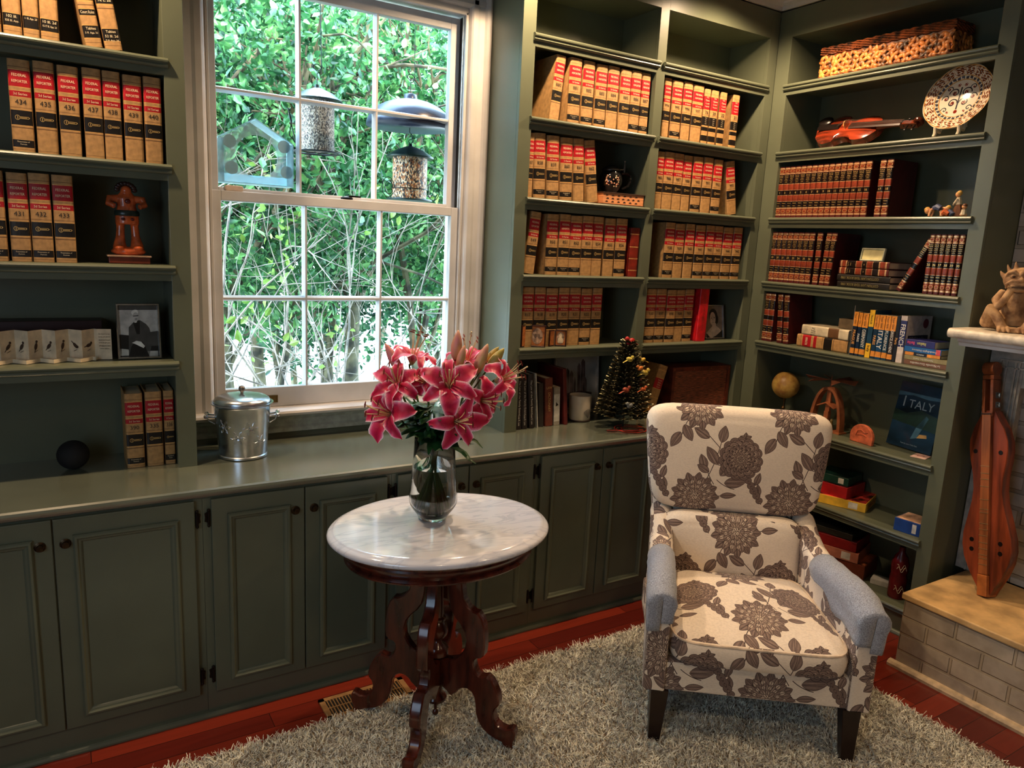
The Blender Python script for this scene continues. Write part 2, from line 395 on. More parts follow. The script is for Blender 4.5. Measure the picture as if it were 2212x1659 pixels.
MB().box(XR, 3.235, .167, .2495, 0, CH-.05).build('stile', G, eb, bevel=.001)
MB().box(3.2352, 3.499, .167, .187, 0, CH-.05).build('side_panel', G, eb)
MB().box(XR, 3.235, -.897, -.832, 0, CH-.05).build('stile', G, eb, bevel=.001)
MB().box(3.2352, 3.499, -.897, -.832, 0, CH-.05).build('side_panel', G, eb)
MB().box(XR, 3.235, -.832, .167, 2.775, CH-.05).box(3.235, 3.499, -.832, .167, 2.775, 2.79).build('top_rail', G, eb)
for z in [.13,.472,.821,1.238]+ZS[1:]: shelf_x(eb, z, -.832, .167, XR, 3.499)
MB().box(XR+.001, 3.235, -.832, .167, 0, .08).build('plinth', G, eb)
tag(MB().prism([(XR,0),(XR-.018,0),(XR-.018,.006),(XR-.014,.013),(XR-.008,.017),(XR,.018)], 1, -.93, 0).build('baseboard_right', G), kind='structure')

# ------------------------------------------------------------------ hearth, mantel
HB = bricks('whitewashed_hearth_brick', (186,172,150), (164,150,130), (176,160,134), ('Y','Z'), w=.215, h=.076, ms=.007, str_=1)
HT = mat('sandstone_hearth_cap', (206,168,112), .6, nz=(9,.08), bump=(40,.2))
h = thing('hearth', 'raised whitewashed brick hearth with a tan top at the fireplace', 'hearth', (3.2, -1.6, 0))
o = MB().box(2.945, 3.47, -2.6, -.955, .0, .305).build('brick_base', HB, h, bevel=.004)
MB().prism(rounded(2.933, 3.47, .305, .332, .006, 3), 1, -2.6, -.948).build('top_slab', HT, h, bevel=.003)
MB().prism([(2.945,0),(2.920,0),(2.920,.012),(2.928,.022),(2.945,.025)], 1, -2.6, -.935).build('base_moulding', mat('pale_base_moulding', (196,172,138), .5), h)
mt = thing('fireplace_mantel', 'cream painted fireplace mantel shelf and surround', 'mantel', (3.3, -1.6, .335))
MB().prism(rounded(3.05, 3.474, 1.398, 1.436, .018, 5), 1, -2.6, -.90).build('shelf', mat('cream_mantel_paint', (222,208,184), .4), mt, smooth=True)
MB().prism([(3.474,1.398),(3.085,1.398),(3.09,1.385),(3.10,1.380),(3.105,1.366),(3.474,1.366)], 1, -2.6, -.925).build('bed_moulding', WH, mt)
sr = MB()
MG = mat('grey_white_surround', (180,178,168), .45)
sr.box(3.43, 3.474, -1.035, -.9, .335, 1.365).box(3.43, 3.474, -2.6, -1.035, 1.19, 1.365)
for y in (-.945,-.97,-1.005,-1.02): sr.box(3.422, 3.43, y-.005, y+.004, .335, 1.30)
for z in (1.30,1.27): sr.box(3.422, 3.43, -2.6, -.945, z-.005, z+.004)
sr.build('surround', MG, mt, bevel=.002)

# ------------------------------------------------------------------ floor vent, rug
v = thing('floor_vent', 'tan metal floor register let into the boards by the cabinets', 'vent', (.885,-.15,0))
vm = MB(); vx0, vx1, vy0, vy1 = .722, 1.05, -.222, -.095
vm.box(vx0, vx1, vy0, vy0+.018, 0, .006).box(vx0, vx1, vy1-.018, vy1, 0, .006).box(vx0, vx0+.02, vy0, vy1, 0, .006).box(vx1-.02, vx1, vy0, vy1, 0, .006)
for i in range(25):
    x = vx0+.026+i*.0115; vm.box(x, x+.0035, vy0+.018, vy1-.018, .0005, .005)
vm.box(vx0+.02, vx1-.02, -.161, -.156, .001, .0055)
vm.build('grille', mat('tan_vent_metal', (168,128,84), .4, .3), v)
MB().box(vx0+.015, vx1-.015, vy0+.012, vy1-.012, .0002, .0012).build('duct_opening', mat('vent_dark', (16,12,10), .8), v)
# ------------------------------------------------------------------ books
TAN = mat('tan_buckram', (178,136,84), .6, nz=(60,.05), bump=(700,.15))
RED = mat('red_spine_label', (172,24,34), .4, nz=(20,.05)); BLK = mat('black_spine_label', (22,18,16), .4)
GLT = mat('gilt_rule', (226,176,106), .35, .35, nz=(40,.06)); BRN = mat('brown_rule', (104,70,38), .6)
INK = mat('black_spine_ink', (26,20,16), .6); PAG = mat('book_page_edges', (214,196,160), .8, nz=(8,.08), stretch=(1,1,1))
CRM = mat('cream_lettering', (232,214,176), .5)
MX = Matrix.Rotation(PI/2, 4, 'X')                                    # text reading across the spine
def TM(x, z, y=-.0007): return Matrix.Translation((x, y, z)) @ MX
def TD(x, z, y=-.0007): return Matrix.Translation((x, y, z)) @ MX @ Matrix.Rotation(-PI/2, 4, 'Z')   # reading downwards
def book(name, label, loc, rz, w, h, d, mats, bands, letters=None, lean=0, cat='book', group=None, soft=False, rest=0, lmats=None, flat=0):
    """bands: [(from_top0, from_top1, material index)]; letters(MB) draws glyphs in spine space"""
    M = Matrix.Translation((loc[0], loc[1], loc[2]+.0007)) @ Matrix.Rotation(rz, 4, 'Z')
    if flat: M = M @ Matrix.Translation((0,0,w/2)) @ Matrix.Rotation(flat*PI/2, 4, 'Y') @ Matrix.Translation((0,0,-h/2))
    if lean: M = M @ Matrix.Translation((0,0,abs(w/2*math.sin(lean)))) @ Matrix.Rotation(lean, 4, 'Y')
    if rest: M = M @ Matrix.Rotation(rest, 4, 'X')
    t = thing(name, label, cat, group=group); t.matrix_world = M
    t.location = M.to_translation(); t.rotation_euler = M.to_euler()
    m = MB()
    pr = [(-w/2,.007),(-w*.46,.0028),(-w*.38,.0008),(-w*.2,.0002),(0,0),(w*.2,.0002),(w*.38,.0008),(w*.46,.0028),(w/2,.007)] if not soft else [(-w/2,.0015),(-w*.46,0),(0,0),(w*.46,0),(w/2,.0015)]
    # boards
    bt = .0028 if not soft else .0008
    cuts = []; z = 0.0
    for a, b, mi in sorted(bands, key=lambda q: -q[1]):
        cuts.append(((1-b)*h, (1-a)*h, mi))
    full = []; z = 0
    for a, b, mi in cuts:
        if a > z+1e-6: full.append((z, a, 0))
        full.append((a, b, mi)); z = b
    if z < h-1e-6: full.append((z, h, 0))
    for a, b, mi in full:
        back = [(x, y+.0025) for x, y in reversed(pr)]
        m.rings([[(x, y, a) for x, y in pr+back], [(x, y, b) for x, y in pr+back]], mi)
    m.box(-w/2, -w/2+bt, .006 if not soft else .0015, d, 0, h, 0).box(w/2-bt, w/2, .006 if not soft else .0015, d, 0, h, 0)
    m.build('cover', mats, t, world=False)
    i = .004 if not soft else .0005
    MB().box(-w/2+bt, w/2-bt, .004, d-i, i, h-i).build('page_block', PAG, t, world=False)
    if letters:
        lm = MB(); letters(lm, w, h)
        if lm.f: lm.build('lettering', lmats or [CRM, INK, GOLD], t, world=False)
    return t
def key(mb, x, z, s):
    def ring(r0, r1, cx, k=10):
        a = [(cx+r1*math.cos(2*PI*i/k), -.0008, z+r1*1.15*math.sin(2*PI*i/k)) for i in range(k)]
        b = [(cx+r0*math.cos(2*PI*i/k), -.0008, z+r0*1.15*math.sin(2*PI*i/k)) for i in range(k)]
        mb.rings([a, b], 2, cap=False)
    ring(.0058*s, .0072*s, x-.012*s); mb.add([(x-.0125*s,-.0008,z-.005*s),(x-.0105*s,-.0008,z-.005*s),(x-.0105*s,-.0008,z+.005*s),(x-.0125*s,-.0008,z+.005*s)], [(0,1,2,3)], 2)
    for a, b in ((-.0036,-.0024),(.0024,.0036)):
        mb.add([(x-.005*s,-.0008,z+a*s),(x+.019*s,-.0008,z+a*s),(x+.019*s,-.0008,z+b*s),(x-.005*s,-.0008,z+b*s)], [(0,1,2,3)], 2)
    mb.add([(x-.004*s,-.0008,z-.001*s),(x+.015*s,-.0008,z-.001*s),(x+.015*s,-.0008,z+.0008*s),(x-.004*s,-.0008,z+.0008*s)], [(0,1,2,3)], 2)
    mb.add([(x+.019*s,-.0008,z-.0036*s),(x+.0225*s,-.0008,z),(x+.019*s,-.0008,z+.0036*s)], [(0,1,2)], 2)
FRB = [(.078,.084,4),(.108,.116,3),(.116,.292,1),(.292,.30,3),(.328,.338,3),(.338,.40,1),(.40,.405,3),(.515,.52,4),(.536,.545,3),(.545,.705,2),(.705,.715,3),(.728,.738,4),(.97,.974,4)]
LAB = [(.862,.866,3),(.866,.948,2),(.948,.952,3)]
FM = [TAN, RED, BLK, GLT, BRN]
def fr(num, x0, x1, z, where, lab=0, lean=0, y=.262, h=.27, rz=0, dy=0):
    w = abs(x1-x0)-.0015
    def let(m, w, h):
        m.text('FEDERAL', TM(0, h*.832), h*.029, w*.66, 0).text('REPORTER', TM(0, h*.766), h*.029, w*.70, 0)
        m.text('3d Series', TM(0, h*.631), h*.027, w*.62, 0)
        if num: m.text(str(num), TM(0, h*.545), h*.052, w*.56, 1)
        key(m, 0, h*.375, w/.062)
        if lab: m.text('Presentation of', TM(0, h*.113), h*.016, w*.55, 0); m.text('Portrait', TM(0, h*.086), h*.014, w*.3, 0)
    lb = ('tan law book, volume %s, ' % num if num else 'tan law book with red and black labels, ') + where
    yy = y + (hash_(num or x0) % 5)*.0016
    return book('law_book', lb, ((x0+x1)/2, yy, z), rz, w, h*(1-.012*((hash_(num or x0)//5) % 2)), .17, FM, FRB+(LAB if lab else []), let, lean, group='tan law reports on the shelves')
def hash_(n): return int(abs(float(n))*7919) % 97
# left bookcase, second shelf from the top of the picture
for n, (a, b), l in zip(range(434,441), [(-.098,-.04),(-.034,.022),(.028,.085),(.094,.147),(.149,.2),(.206,.261),(.265,.318)], [1,0,0,0,0,0,0]):
    fr(n, a, b, ZS[2], 'second shelf down, left bookcase', l)
for n, (a, b) in zip(range(428,434), [(-.31,-.252),(-.248,-.19),(-.186,-.129),(-.122,-.068),(-.066,-.009),(-.005,.053)]):
    fr(n, a, b, ZS[1], 'beside the orange figurine, left bookcase', 1)
for n, (a, b), l in ((390,(.167,.225),1),(335,(.231,.286),0),(336,(.290,.3255),1)): fr(n, a, b-.0005, .8425, 'on the worktop, left bookcase', l, y=.30)
rowA0 = [(1.84,1.891),(1.935,2.001),(2.011,2.075),(2.084,2.147),(2.15,2.215),(2.219,2.281),(2.282,2.341),(2.344,2.398)]
for n, (a, b), l in zip(range(880,888), rowA0, [0,1,1,1,0,0,1,1]): fr(n, a, b, ZS[3], 'second shelf, bay next to the window', l, lean=rad(5) if n == 880 else 0)
for n, (a, b), l, le in zip(range(857,863), [(1.744,1.772),(1.779,1.841),(1.848,1.913),(1.922,1.989),(1.997,2.056),(2.078,2.14)], [0,1,1,1,0,0], [0,-2.5,-2.5,-2.5,-4,-8.5]):
    fr(n, a, b, ZS[2], 'leaning left on the stein shelf', l, lean=rad(le))
for n, (a, b), l, le in zip(range(849,857), [(1.752,1.808),(1.865,1.929),(1.931,1.991),(1.991,2.058),(2.059,2.122),(2.122,2.183),(2.192,2.255),(2.259,2.327)], [0,1,1,1,0,0,0,1], [5.5]+[0]*7):
    fr(n, a, b, ZS[1], 'fourth shelf, bay next to the window', l, lean=rad(le))
for n, (a, b), l in zip(range(817,824), [(1.753,1.82),(1.824,1.886),(1.888,1.954),(1.957,2.018),(2.02,2.087),(2.089,2.153),(2.155,2.214)], [0,0,0,0,0,1,0]): fr(n, a, b, ZS[0], 'behind the small hinged portrait cases', l, y=.272)
for n, (a, b), l in zip((994,995,996,997), [(2.486,2.532),(2.536,2.602),(2.606,2.666),(2.67,2.741)], [0,1,0,0]): fr(n, a, b, ZS[3], 'second shelf, corner bay', l)
for n, (a, b), l, le in zip((985,986,987,988,990,991,992,993), [(2.478,2.523),(2.524,2.589),(2.591,2.654),(2.655,2.712),(2.716,2.782),(2.786,2.853),(2.859,2.922),(2.99,3.055)], [0,0,0,0,1,0,1,0], [0]*7+[-10.5]):
    fr(n, a, b, ZS[2], 'third shelf, corner bay', l, lean=rad(le))
for n, (a, b), l in zip(range(938,946), [(2.57,2.636),(2.637,2.702),(2.704,2.767),(2.773,2.841),(2.847,2.907),(2.909,2.972),(2.976,3.049),(3.052,3.119)], [1,0,0,1,1,1,1,1]): fr(n, a, b, ZS[1], 'fourth shelf, corner bay', l)
for n, (a, b), l in zip((930,897,898,904,905), [(2.487,2.553),(2.555,2.622),(2.623,2.686),(2.687,2.751),(2.752,2.817)], [1,1,1,0,1]): fr(n, a, b, ZS[0], 'beside the tall red book', l, y=.268)
# variant volumes with four-line red labels
def claims(n, a, b):
    def let(m, w, h):
        for i, s in enumerate(('U.S.','Claims','Court','Reports')): m.text(s, TM(0, h*(.85-.055*i)), h*.03, w*.6, 0)
        m.text(str(n), TM(0, h*.575), h*.06, w*.6, 1, .01)
        for i in range(4): m.text('Digest', TM(0, h*(.475-.035*i)), h*.018, w*.5, 0)
    book('law_book', 'narrower tan law book volume %d with a second black label, second shelf, corner bay' % n, ((a+b)/2,.264,ZS[3]), 0, b-a-.002, .258, .17, FM,
        [(.08,.085,4),(.12,.13,3),(.13,.37,1),(.37,.385,3),(.47,.475,4),(.49,.50,3),(.50,.66,2),(.66,.68,3),(.69,.76,2),(.76,.77,3),(.83,.84,3),(.84,.945,2),(.945,.96,3)], let, group='tan law reports on the shelves')
for n, a, b in ((76,2.745,2.79),(30,2.794,2.846),(32,2.856,2.904),(31,2.944,2.995)): claims(n, a, b)
# top left: regional reporter volumes
def ne(t1, t2, a, b, lean, extra, lab):
    def let(m, w, h):
        m.text(t1, TM(0, h*.62), h*.05, w*.8, 0, .01).text('N. E. 2d', TM(0, h*.545), h*.045, w*.7, 0, .01)
        if extra: m.text(extra, TM(0, h*.375), h*.033, w*.8, 0)
        for i, s in enumerate(t2): m.text(s, TM(0, h*(.20-.05*i)), h*.028, w*.75, 0)
    bd = [(.3,.31,3),(.31,.50,2),(.50,.52,3),(.545,.555,4)] + ([(.585,.595,3),(.595,.66,2),(.66,.67,3)] if extra else []) + [(.76,.77,3),(.77,.90,2),(.90,.915,3),(.95,.955,4)]
    book('law_book', lab, ((a+b)/2,.264,ZS[3]), 0, b-a-.002, .265, .17, FM, bd, let, rad(lean), group='tan law reports on the shelves')
ne('190-191', ('Ill.',), -.155, -.103, 0, None, 'tan law book with black labels cut by the picture edge, top left shelf')
ne('192-193', ('102 Ill.','325 Ill. App.'), -.1, -.052, 0, None, 'tan law book with black labels, third from the gap on the top left shelf')
ne('194-195', ('11 Ill. App. 2d',), -.0505, -.0075, 0, None, 'tan law book with black labels, next to volume 196-197')
ne('196-197', ('10 Ill. 2d','15-17 Ill. App. 2d'), -.0065, .043, 0, None, 'tan law book labelled 196-197 N. E. 2d at the gap on the top left shelf')
ne('286-287', ('Tables','5 Ill. App. 3d'), .11, .158, -8.5, 'Court Rules', 'tan law book labelled 286-287 N. E. 2d leaning left, with a Court Rules band')
ne('288-289', ('Tables','52 Ill. 2d','7 Ill. App. 3d'), .163, .213, -8.5, None, 'tan law book labelled 288-289 N. E. 2d leaning left on volume 286-287')
# red leather and tall red books
RL = mat('red_brown_leather', (124,36,24), .35, nz=(25,.1), bump=(200,.1)); TR = mat('bright_red_cloth', (200,26,34), .4); MRN = mat('maroon_cloth', (96,28,26), .5)
book('book', 'red brown leather book with thin gilt rules beside tan volume 856', (2.378,.266,ZS[1]), 0, .058, .232, .17, [RL, GLT], [(.12,.13,1),(.135,.14,1),(.38,.39,1),(.395,.40,1),(.62,.63,1),(.635,.64,1),(.86,.87,1),(.875,.88,1)])
book('book', 'tall bright red book standing before the portrait of a woman', (2.872,.258,ZS[0]), 0, .066, .275, .19, [TR], [],
     lambda m, w, h: (m.text('HISTORY OF THE', TD(0, h*.68), h*.05, h*.5, 0), m.text('COURTS', TD(0, h*.34), h*.05, h*.3, 0)), lmats=[mat('dull_gilt', (150,50,40), .4)], lean=rad(1))
# counter books at the left end of the right bookcase
DKB = mat('black_brown_cloth', (30,20,18), .5); BR2 = mat('russet_cloth', (110,52,36), .5); WHC = mat('white_card', (210,206,196), .6); OFW = mat('pale_grey_spine', (158,150,136), .5)
for i, (x, le) in enumerate(((1.773,-2),(1.806,-3.5),(1.846,-5))):
    book('book', ['black book at the left end of the worktop row, touching the stile','black book second in the worktop row beside the window','black book with a white page edge, third in the worktop row'][i], (x,.275,.8425), 0, .03, .258, .18, [DKB], [],
        lambda m, w, h: (m.text('The Law of the Family Estate', TD(0, h*.58), w*.42, h*.62, 0), m.text('Susan R. Lane', TD(0, h*.17), w*.36, h*.2, 0)), lean=rad(le), group='black books on the worktop', lmats=[WHC])
MB_ = MB().box(-.002,.002,0,.17,0,.262); t = MB_.build('paper_sheaf', WHC); t.location = (1.877,.275,.843); t.rotation_euler = (0,rad(-5.5),0); tag(t, 'thin white booklet leaning against the black books', 'booklet')
book('book', 'dark charcoal book behind the white booklet on the worktop', (1.905,.285,.8425), 0, .028, .21, .16, [mat('charcoal_cloth', (44,38,34), .6)], [], lean=rad(-4))
book('book', 'russet brown book with gilt lettering on the worktop', (1.947,.282,.8425), 0, .044, .232, .17, [BR2], [], lambda m, w, h: (m.text('LAW', TM(0, h*.8), h*.05, w*.7, 2), m.text('DICTIONARY', TD(0, h*.5), w*.3, h*.4, 2)), lean=rad(-3.5))
book('book', 'grey cased book with a white label and triangle mark on the worktop', (1.992,.285,.8425), 0, .034, .185, .15, [OFW, WHC], [(.18,.9,1)], lambda m, w, h: (m.add([(-.008,-.0008,h*.5),(.008,-.0008,h*.53),(-.006,-.0008,h*.62)], [(0,1,2)], 1),), soft=True, lean=rad(-2.5))
book('book', 'large thin maroon volume leaning at the right end of the worktop row', (2.042,.275,.8425), 0, .02, .275, .22, [MRN], [], lean=rad(-6))
# books behind the little tree
book('law_book', 'tan law book standing behind the little metal tree', (2.50,.30,.8425), 0, .05, .262, .17, FM, FRB, None)
book('law_book', 'tan law book leaning right between little tree and suitcase', (2.585,.29,.8425), 0, .06, .262, .17, FM, [(.06,.065,4),(.1,.11,3),(.26,.27,3),(.27,.48,1),(.48,.49,3),(.66,.67,3)],
     lambda m, w, h: [m.text(s, TM(0, h*(.69-.045*i)), h*.026, w*.6, 0) for i, s in enumerate(('United','States','Claims','Court'))], lean=rad(17))
# encyclopedia
EL = mat('brown_gilt_leather', (134,58,38), .28, .15, nz=(40,.12)); EG = mat('bright_gilt_band', (236,190,140), .25, .6, nz=(60,.05)); EK = mat('black_gloss_panel', (24,16,14), .25); EC = mat('oxblood_cover', (74,18,16), .45)
EB = [(.0,.012,0),(.02,.05,2),(.05,.052,3),(.052,.128,1),(.128,.148,2),(.155,.335,3),(.335,.345,2),(.345,.455,1),(.455,.463,2),(.463,.555,3),(.555,.562,2),(.562,.675,1),(.675,.683,2),(.683,.80,3),(.80,.825,2),(.832,.925,1),(.925,.955,2)]
def oval(m, z, w, h, mi=2):
    n = 14; a = [(w*.40*math.cos(2*PI*i/n), -.0008, z+h*.030*math.sin(2*PI*i/n)) for i in range(n)]; b = [(x*.82, y, z+(q-z)*.82) for x, y, q in a]
    m.rings([a, b], mi, cap=False)
def ency(n, ya, lab, z, w=.0325, lean=0, x=3.23):
    def let(m, w, h):
        oval(m, h*.91, w, h); oval(m, h*.122, w, h)
        for i, s in enumerate(('Funk &','Wagnalls','New','Encyclo-','pedia')): m.text(s, TM(0, h*(.825-.032*i)), h*.022, w*.78, 2)
        if n: m.text(str(n), TM(0, h*.49), h*.042, w*.6, 2, .01)
        m.text('Volume', TM(0, h*.285), h*.018, w*.7, 2); m.text('Index', TM(0, h*.235), h*.018, w*.6, 2)
    return book('encyclopedia_volume', lab, (x, ya, z), -PI/2, w-.0015, .256, .19, [EC, EL, EG, EK], EB, let, lean, group='brown and gilt encyclopedia volumes')
for n in range(1, 17): ency(n, .150-(n-1)*.0325, 'brown and gilt encyclopedia volume %d, right-hand bookcase, third shelf' % n, ZS[2])
for n, y in ((17,-.407),(18,-.441)): ency(n, y, 'brown and gilt encyclopedia volume %d, standing past a dark gap, third shelf' % n, ZS[2])
for n in range(19, 27): ency(n, .150-(n-19)*.0325, 'brown and gilt encyclopedia volume %d, right-hand bookcase, fourth shelf' % n, ZS[1])
ency(27, -.122, 'brown and gilt encyclopedia volume 27, a finger apart from volume 26', ZS[1])
ency(28, -.160, 'brown and gilt encyclopedia volume 28, left one of the leaning pair', ZS[1], lean=rad(3), w=.03); ency(29, -.190, 'brown and gilt encyclopedia volume 29, right one of the leaning pair', ZS[1], lean=rad(3), w=.03)
for k, y in enumerate((.150,.118)): ency(0, y, ['brown and gilt volume at the corner end of the fifth shelf','brown and gilt volume second from the corner on the fifth shelf'][k], 1.238, w=.034)
for k, y in enumerate((.050,.010)): ency(0, y, ['brown and gilt volume leaning toward the corner pair, fifth shelf','brown and gilt volume leaning beside the stacked paper books'][k], 1.238, w=.033, lean=rad(-5))
for k, y in enumerate((-.682,-.706,-.730,-.755,-.780,-.8065)):
    ency([35,36,37,38,39,30][k], y, 'dark gilt encyclopedia volume %d at the outer end of the fourth shelf' % [35,36,37,38,39,30][k], ZS[1], w=.0245)
ency(0, -.56, 'encyclopedia volume leaning steeply toward the outer row, fourth shelf', ZS[1], w=.026, lean=rad(27))
# stacks: lying books, spine to the room
def lying(name, lab, yc, z, L, th, d, mats, bands, let, x=3.245, lm=None, soft=False, rot=0):
    return book(name, lab, (x, yc, z), -PI/2+rot, th, L, d, mats, bands, let, flat=-1, lmats=lm, soft=soft)
YB1 = mat('black_yearbook_cloth', (26,22,18), .4)
def yb(m, w, h): m.text('COTTON LAW YEAR BOOK 1990', Matrix.Translation((0,-.0007,h*.56)) @ MX @ Matrix.Rotation(PI/2,4,'Z'), w*.42, h*.72, 0, .01)
lying('yearbook', 'lower black yearbook lying at the bottom of the stack', -.375, ZS[1], .268, .030, .18, [YB1], [], yb, lm=[mat('dull_gold_ink', (128,116,70), .5)])
lying('yearbook', 'upper black yearbook lying in the stack', -.372, ZS[1]+.031, .268, .030, .18, [YB1], [], yb, lm=[mat('dull_gold_ink', (128,116,70), .5)], rot=.02)
for k in (0, 1):
    lying('encyclopedia_volume', ['encyclopedia volume lying on the black yearbooks','encyclopedia volume lying on top of the stack, under the framed card'][k], -.368, ZS[1]+.062+k*.0335, .256, .0325, .18, [EC, EL, EG, EK], EB,
        lambda m, w, h: [m.text(s, Matrix.Translation((0,-.0008,h*q)) @ MX @ Matrix.Rotation(PI/2,4,'Z') @ Matrix.Rotation(-PI/2,4,'Z'), h*.02, w*.7, 2) for s, q in (('Funk &',.82),('New',.77),('24',.49))], rot=-.02*k)
lying('law_book', 'tan law book lying flat under the white paper-covered book, fifth shelf', -.195, 1.238, .29, .062, .19, FM, FRB, lambda m, w, h: m.text('ROMAN', TM(0, h*.8), h*.05, w*.6, 0), rot=.0)
WJ = mat('worn_white_jacket', (214,200,168), .6, nz=(14,.1))
lying('book', 'white paper-jacketed book with a portrait print, lying on the tan law book', -.205, 1.301, .27, .05, .18, [WJ, BRN], [(.58,.80,1)], lambda m, w, h: [m.text(s, TD(0,0) @ Matrix.Identity(4), .01, .1, 1) if 0 else m.text(s, Matrix.Translation((w*(.22-.22*i),-.0008,h*.74)) @ MX @ Matrix.Rotation(PI/2,4,'Z'), w*.17, h*.2, 1) for i, s in enumerate(('The','Making','of the','Verses'))], rot=-.03)
bx_ = MB().box(3.30,3.42,-.335,-.24,1.353,1.40); tag(bx_.build('card_box', mat('kraft_card', (120,100,72), .7), bevel=.001), 'small kraft card box standing behind the white book', 'box')
# travel guides
def guide(lab, y, w, h, cols, title, top=None, bot=None, tc=0, dz=0, x=3.232, lean=0, dep=.13):
    mats = [mat('g%d_%d_%d' % c, c, .35) for c in cols[:1]] + [mat('guide_orange', (238,150,60), .4, nz=(30,.12)), mat('guide_yellow', (244,190,50), .4)] + ([mat('g%d_%d_%d' % cols[1], cols[1], .35)] if len(cols) > 1 else [])
    def let(m, w, hh):
        for s, zc, L, sz, mi in title: m.text(s, TD(0, hh*zc), w*sz, hh*L, mi, .01)
    book('travel_guide', lab, (x, y, 1.238), -PI/2, w-.001, h, dep, mats, (top or []) + (bot or []), let, soft=True, lmats=[mat('white_title_ink', (226,222,210), .5), mat('dark_title_ink', (30,30,36), .5), mat('orange_title_ink', (235,170,90), .5)], group='travel guides on the fifth shelf')
OT = [(0,.33,1)]; OB = [(.83,.955,1)]
tt = lambda s, c=0, z=.42, L=.42, sz=.6: [(s, z, L, sz, c), ("Travel Guide", .84, .26, .3, 1)]
guide('thin orange and navy guide lettered PRAGUE', -.3745, .0235, .208, [(26,36,52)], tt('PRAGUE', 2), OT, OB)
guide('orange and navy guide lettered PARIS next to PRAGUE', -.3985, .020, .206, [(20,40,66)], tt('PARIS', 0), [(0,.33,1)], OB)
guide('orange and navy guide lettered GERMANY', -.4245, .030, .205, [(24,52,72)], tt('GERMANY', 0), OT, OB)
guide('yellow and blue guide lettered Italy, tallest of the guides', -.4545, .0265, .224, [(30,66,88)], [('Italy', .19, .16, .7, 1), ('TRAVELER', .80, .2, .35, 1)], [(0,.35,2)], [(.70,1,2)])
guide('orange and navy guide lettered PARIS right of the yellow one', -.481, .023, .205, [(18,48,70)], tt('PARIS', 2), OT, OB)
guide('blue guide lettered ITALY in large white capitals', -.5075, .030, .205, [(22,66,104)], tt('ITALY', 0, .44, .44, .8), OT, OB)
guide('orange and blue guide lettered FLORENCE', -.5365, .026, .206, [(24,60,82)], tt('FLORENCE', 0, .44, .44, .55), OT, OB)
guide('brown black guide lettered GREECE ATHENS', -.5635, .027, .206, [(38,30,28)], tt('GREECE ATHENS', 0, .44, .5, .5), OT, [(.85,.96,1)])
guide('black guide lettered Paris', -.586, .0175, .21, [(20,18,18)], [('Paris', .45, .16, .7, 2)], None, None)
guide('white and blue dictionary lettered FRENCH, standing upright', -.6105, .031, .213, [(214,200,188),(40,44,96)], [('FRENCH', .57, .5, .72, 0)], None, [(.1,.66,3)], dep=.2)
bk = MB().box(3.235,3.238,-.362,-.359,1.2385,1.475).box(3.238,3.36,-.362,-.3605,1.2385,1.36); tag(bk.build('bookend', mat('grey_steel', (150,150,146), .4, .7)), 'thin grey metal bookend left of the PRAGUE guide', 'bookend')
# language books stacked at the right
def hz_t(items):
    def let(m, w, h):
        for s, q, L, mi in items: m.text(s, Matrix.Translation((0,-.0008,h*q)) @ MX @ Matrix.Rotation(PI/2,4,'Z'), w*.45, h*L, mi, .01)
    return let
c3 = [mat('white_title_ink', (226,222,210), .5), mat('pink_ink', (240,90,130), .5), mat('pale_yellow_ink', (210,210,120), .5)]
zz = 1.238
for lab, th, L, cc, bands, items, yc in (
    ('bottom brown book with script lettering in the language stack', .021, .19, (120,84,64), [], [("La Nouvelle Gourmandise", .5, .7, 0)], -.728),
    ('sage green book with script lettering, second in the language stack', .020, .19, (150,140,98), [], [('Fabulously Easy French', .55, .6, 0)], -.727),
    ('thin orange and dark french phrase book in the language stack', .014, .16, (30,34,48), [(0,.25,1),(.62,.98,1)], [('FRENCH', .56, .25, 0)], -.712),
    ('blue french english dictionary in the language stack', .024, .165, (32,100,168), [(.86,.98,2)], [('French-English Dictionary', .45, .66, 0)], -.708),
    ('navy italian dictionary on top of the language stack', .030, .13, (44,46,110), [], [('Italian', .45, .3, 2), ('Berlitz', .82, .26, 1)], -.694)):
    lying('language_book', lab, yc-.001, zz, L, th, .12, [mat('c%d_%d' % (cc[0], cc[2]), cc, .45), mat('guide_orange', (238,150,60), .4, nz=(30,.12)), mat('pink_box', (226,90,100), .5)], bands, hz_t(items), lm=c3, soft=True, x=3.236)
    zz += th+.0008
t = bpy.data.objects['travel_guide.009']
m = MB().box(.0157,.0161,.02,.18,.085,.125,1); m.text('FRENCH', Matrix.Translation((.0166,.10,.105)) @ Matrix.Rotation(PI/2,4,'Z') @ MX, .026, .14, 0); m.build('cover_title', [mat('dull_title_ink', (120,116,112), .5), mat('navy_band', (30,30,52), .4)], t, world=False)
m = MB(); m.rings([[(.0158, .150+.022*math.cos(a), .178+.022*math.sin(a)) for a in [k*PI/10 for k in range(20)]], [(.0161, .150+.022*math.cos(a), .178+.022*math.sin(a)) for a in [k*PI/10 for k in range(20)]]]); m.build('red_disc', mat('dull_red_disc', (130,36,50), .4), t, world=False)
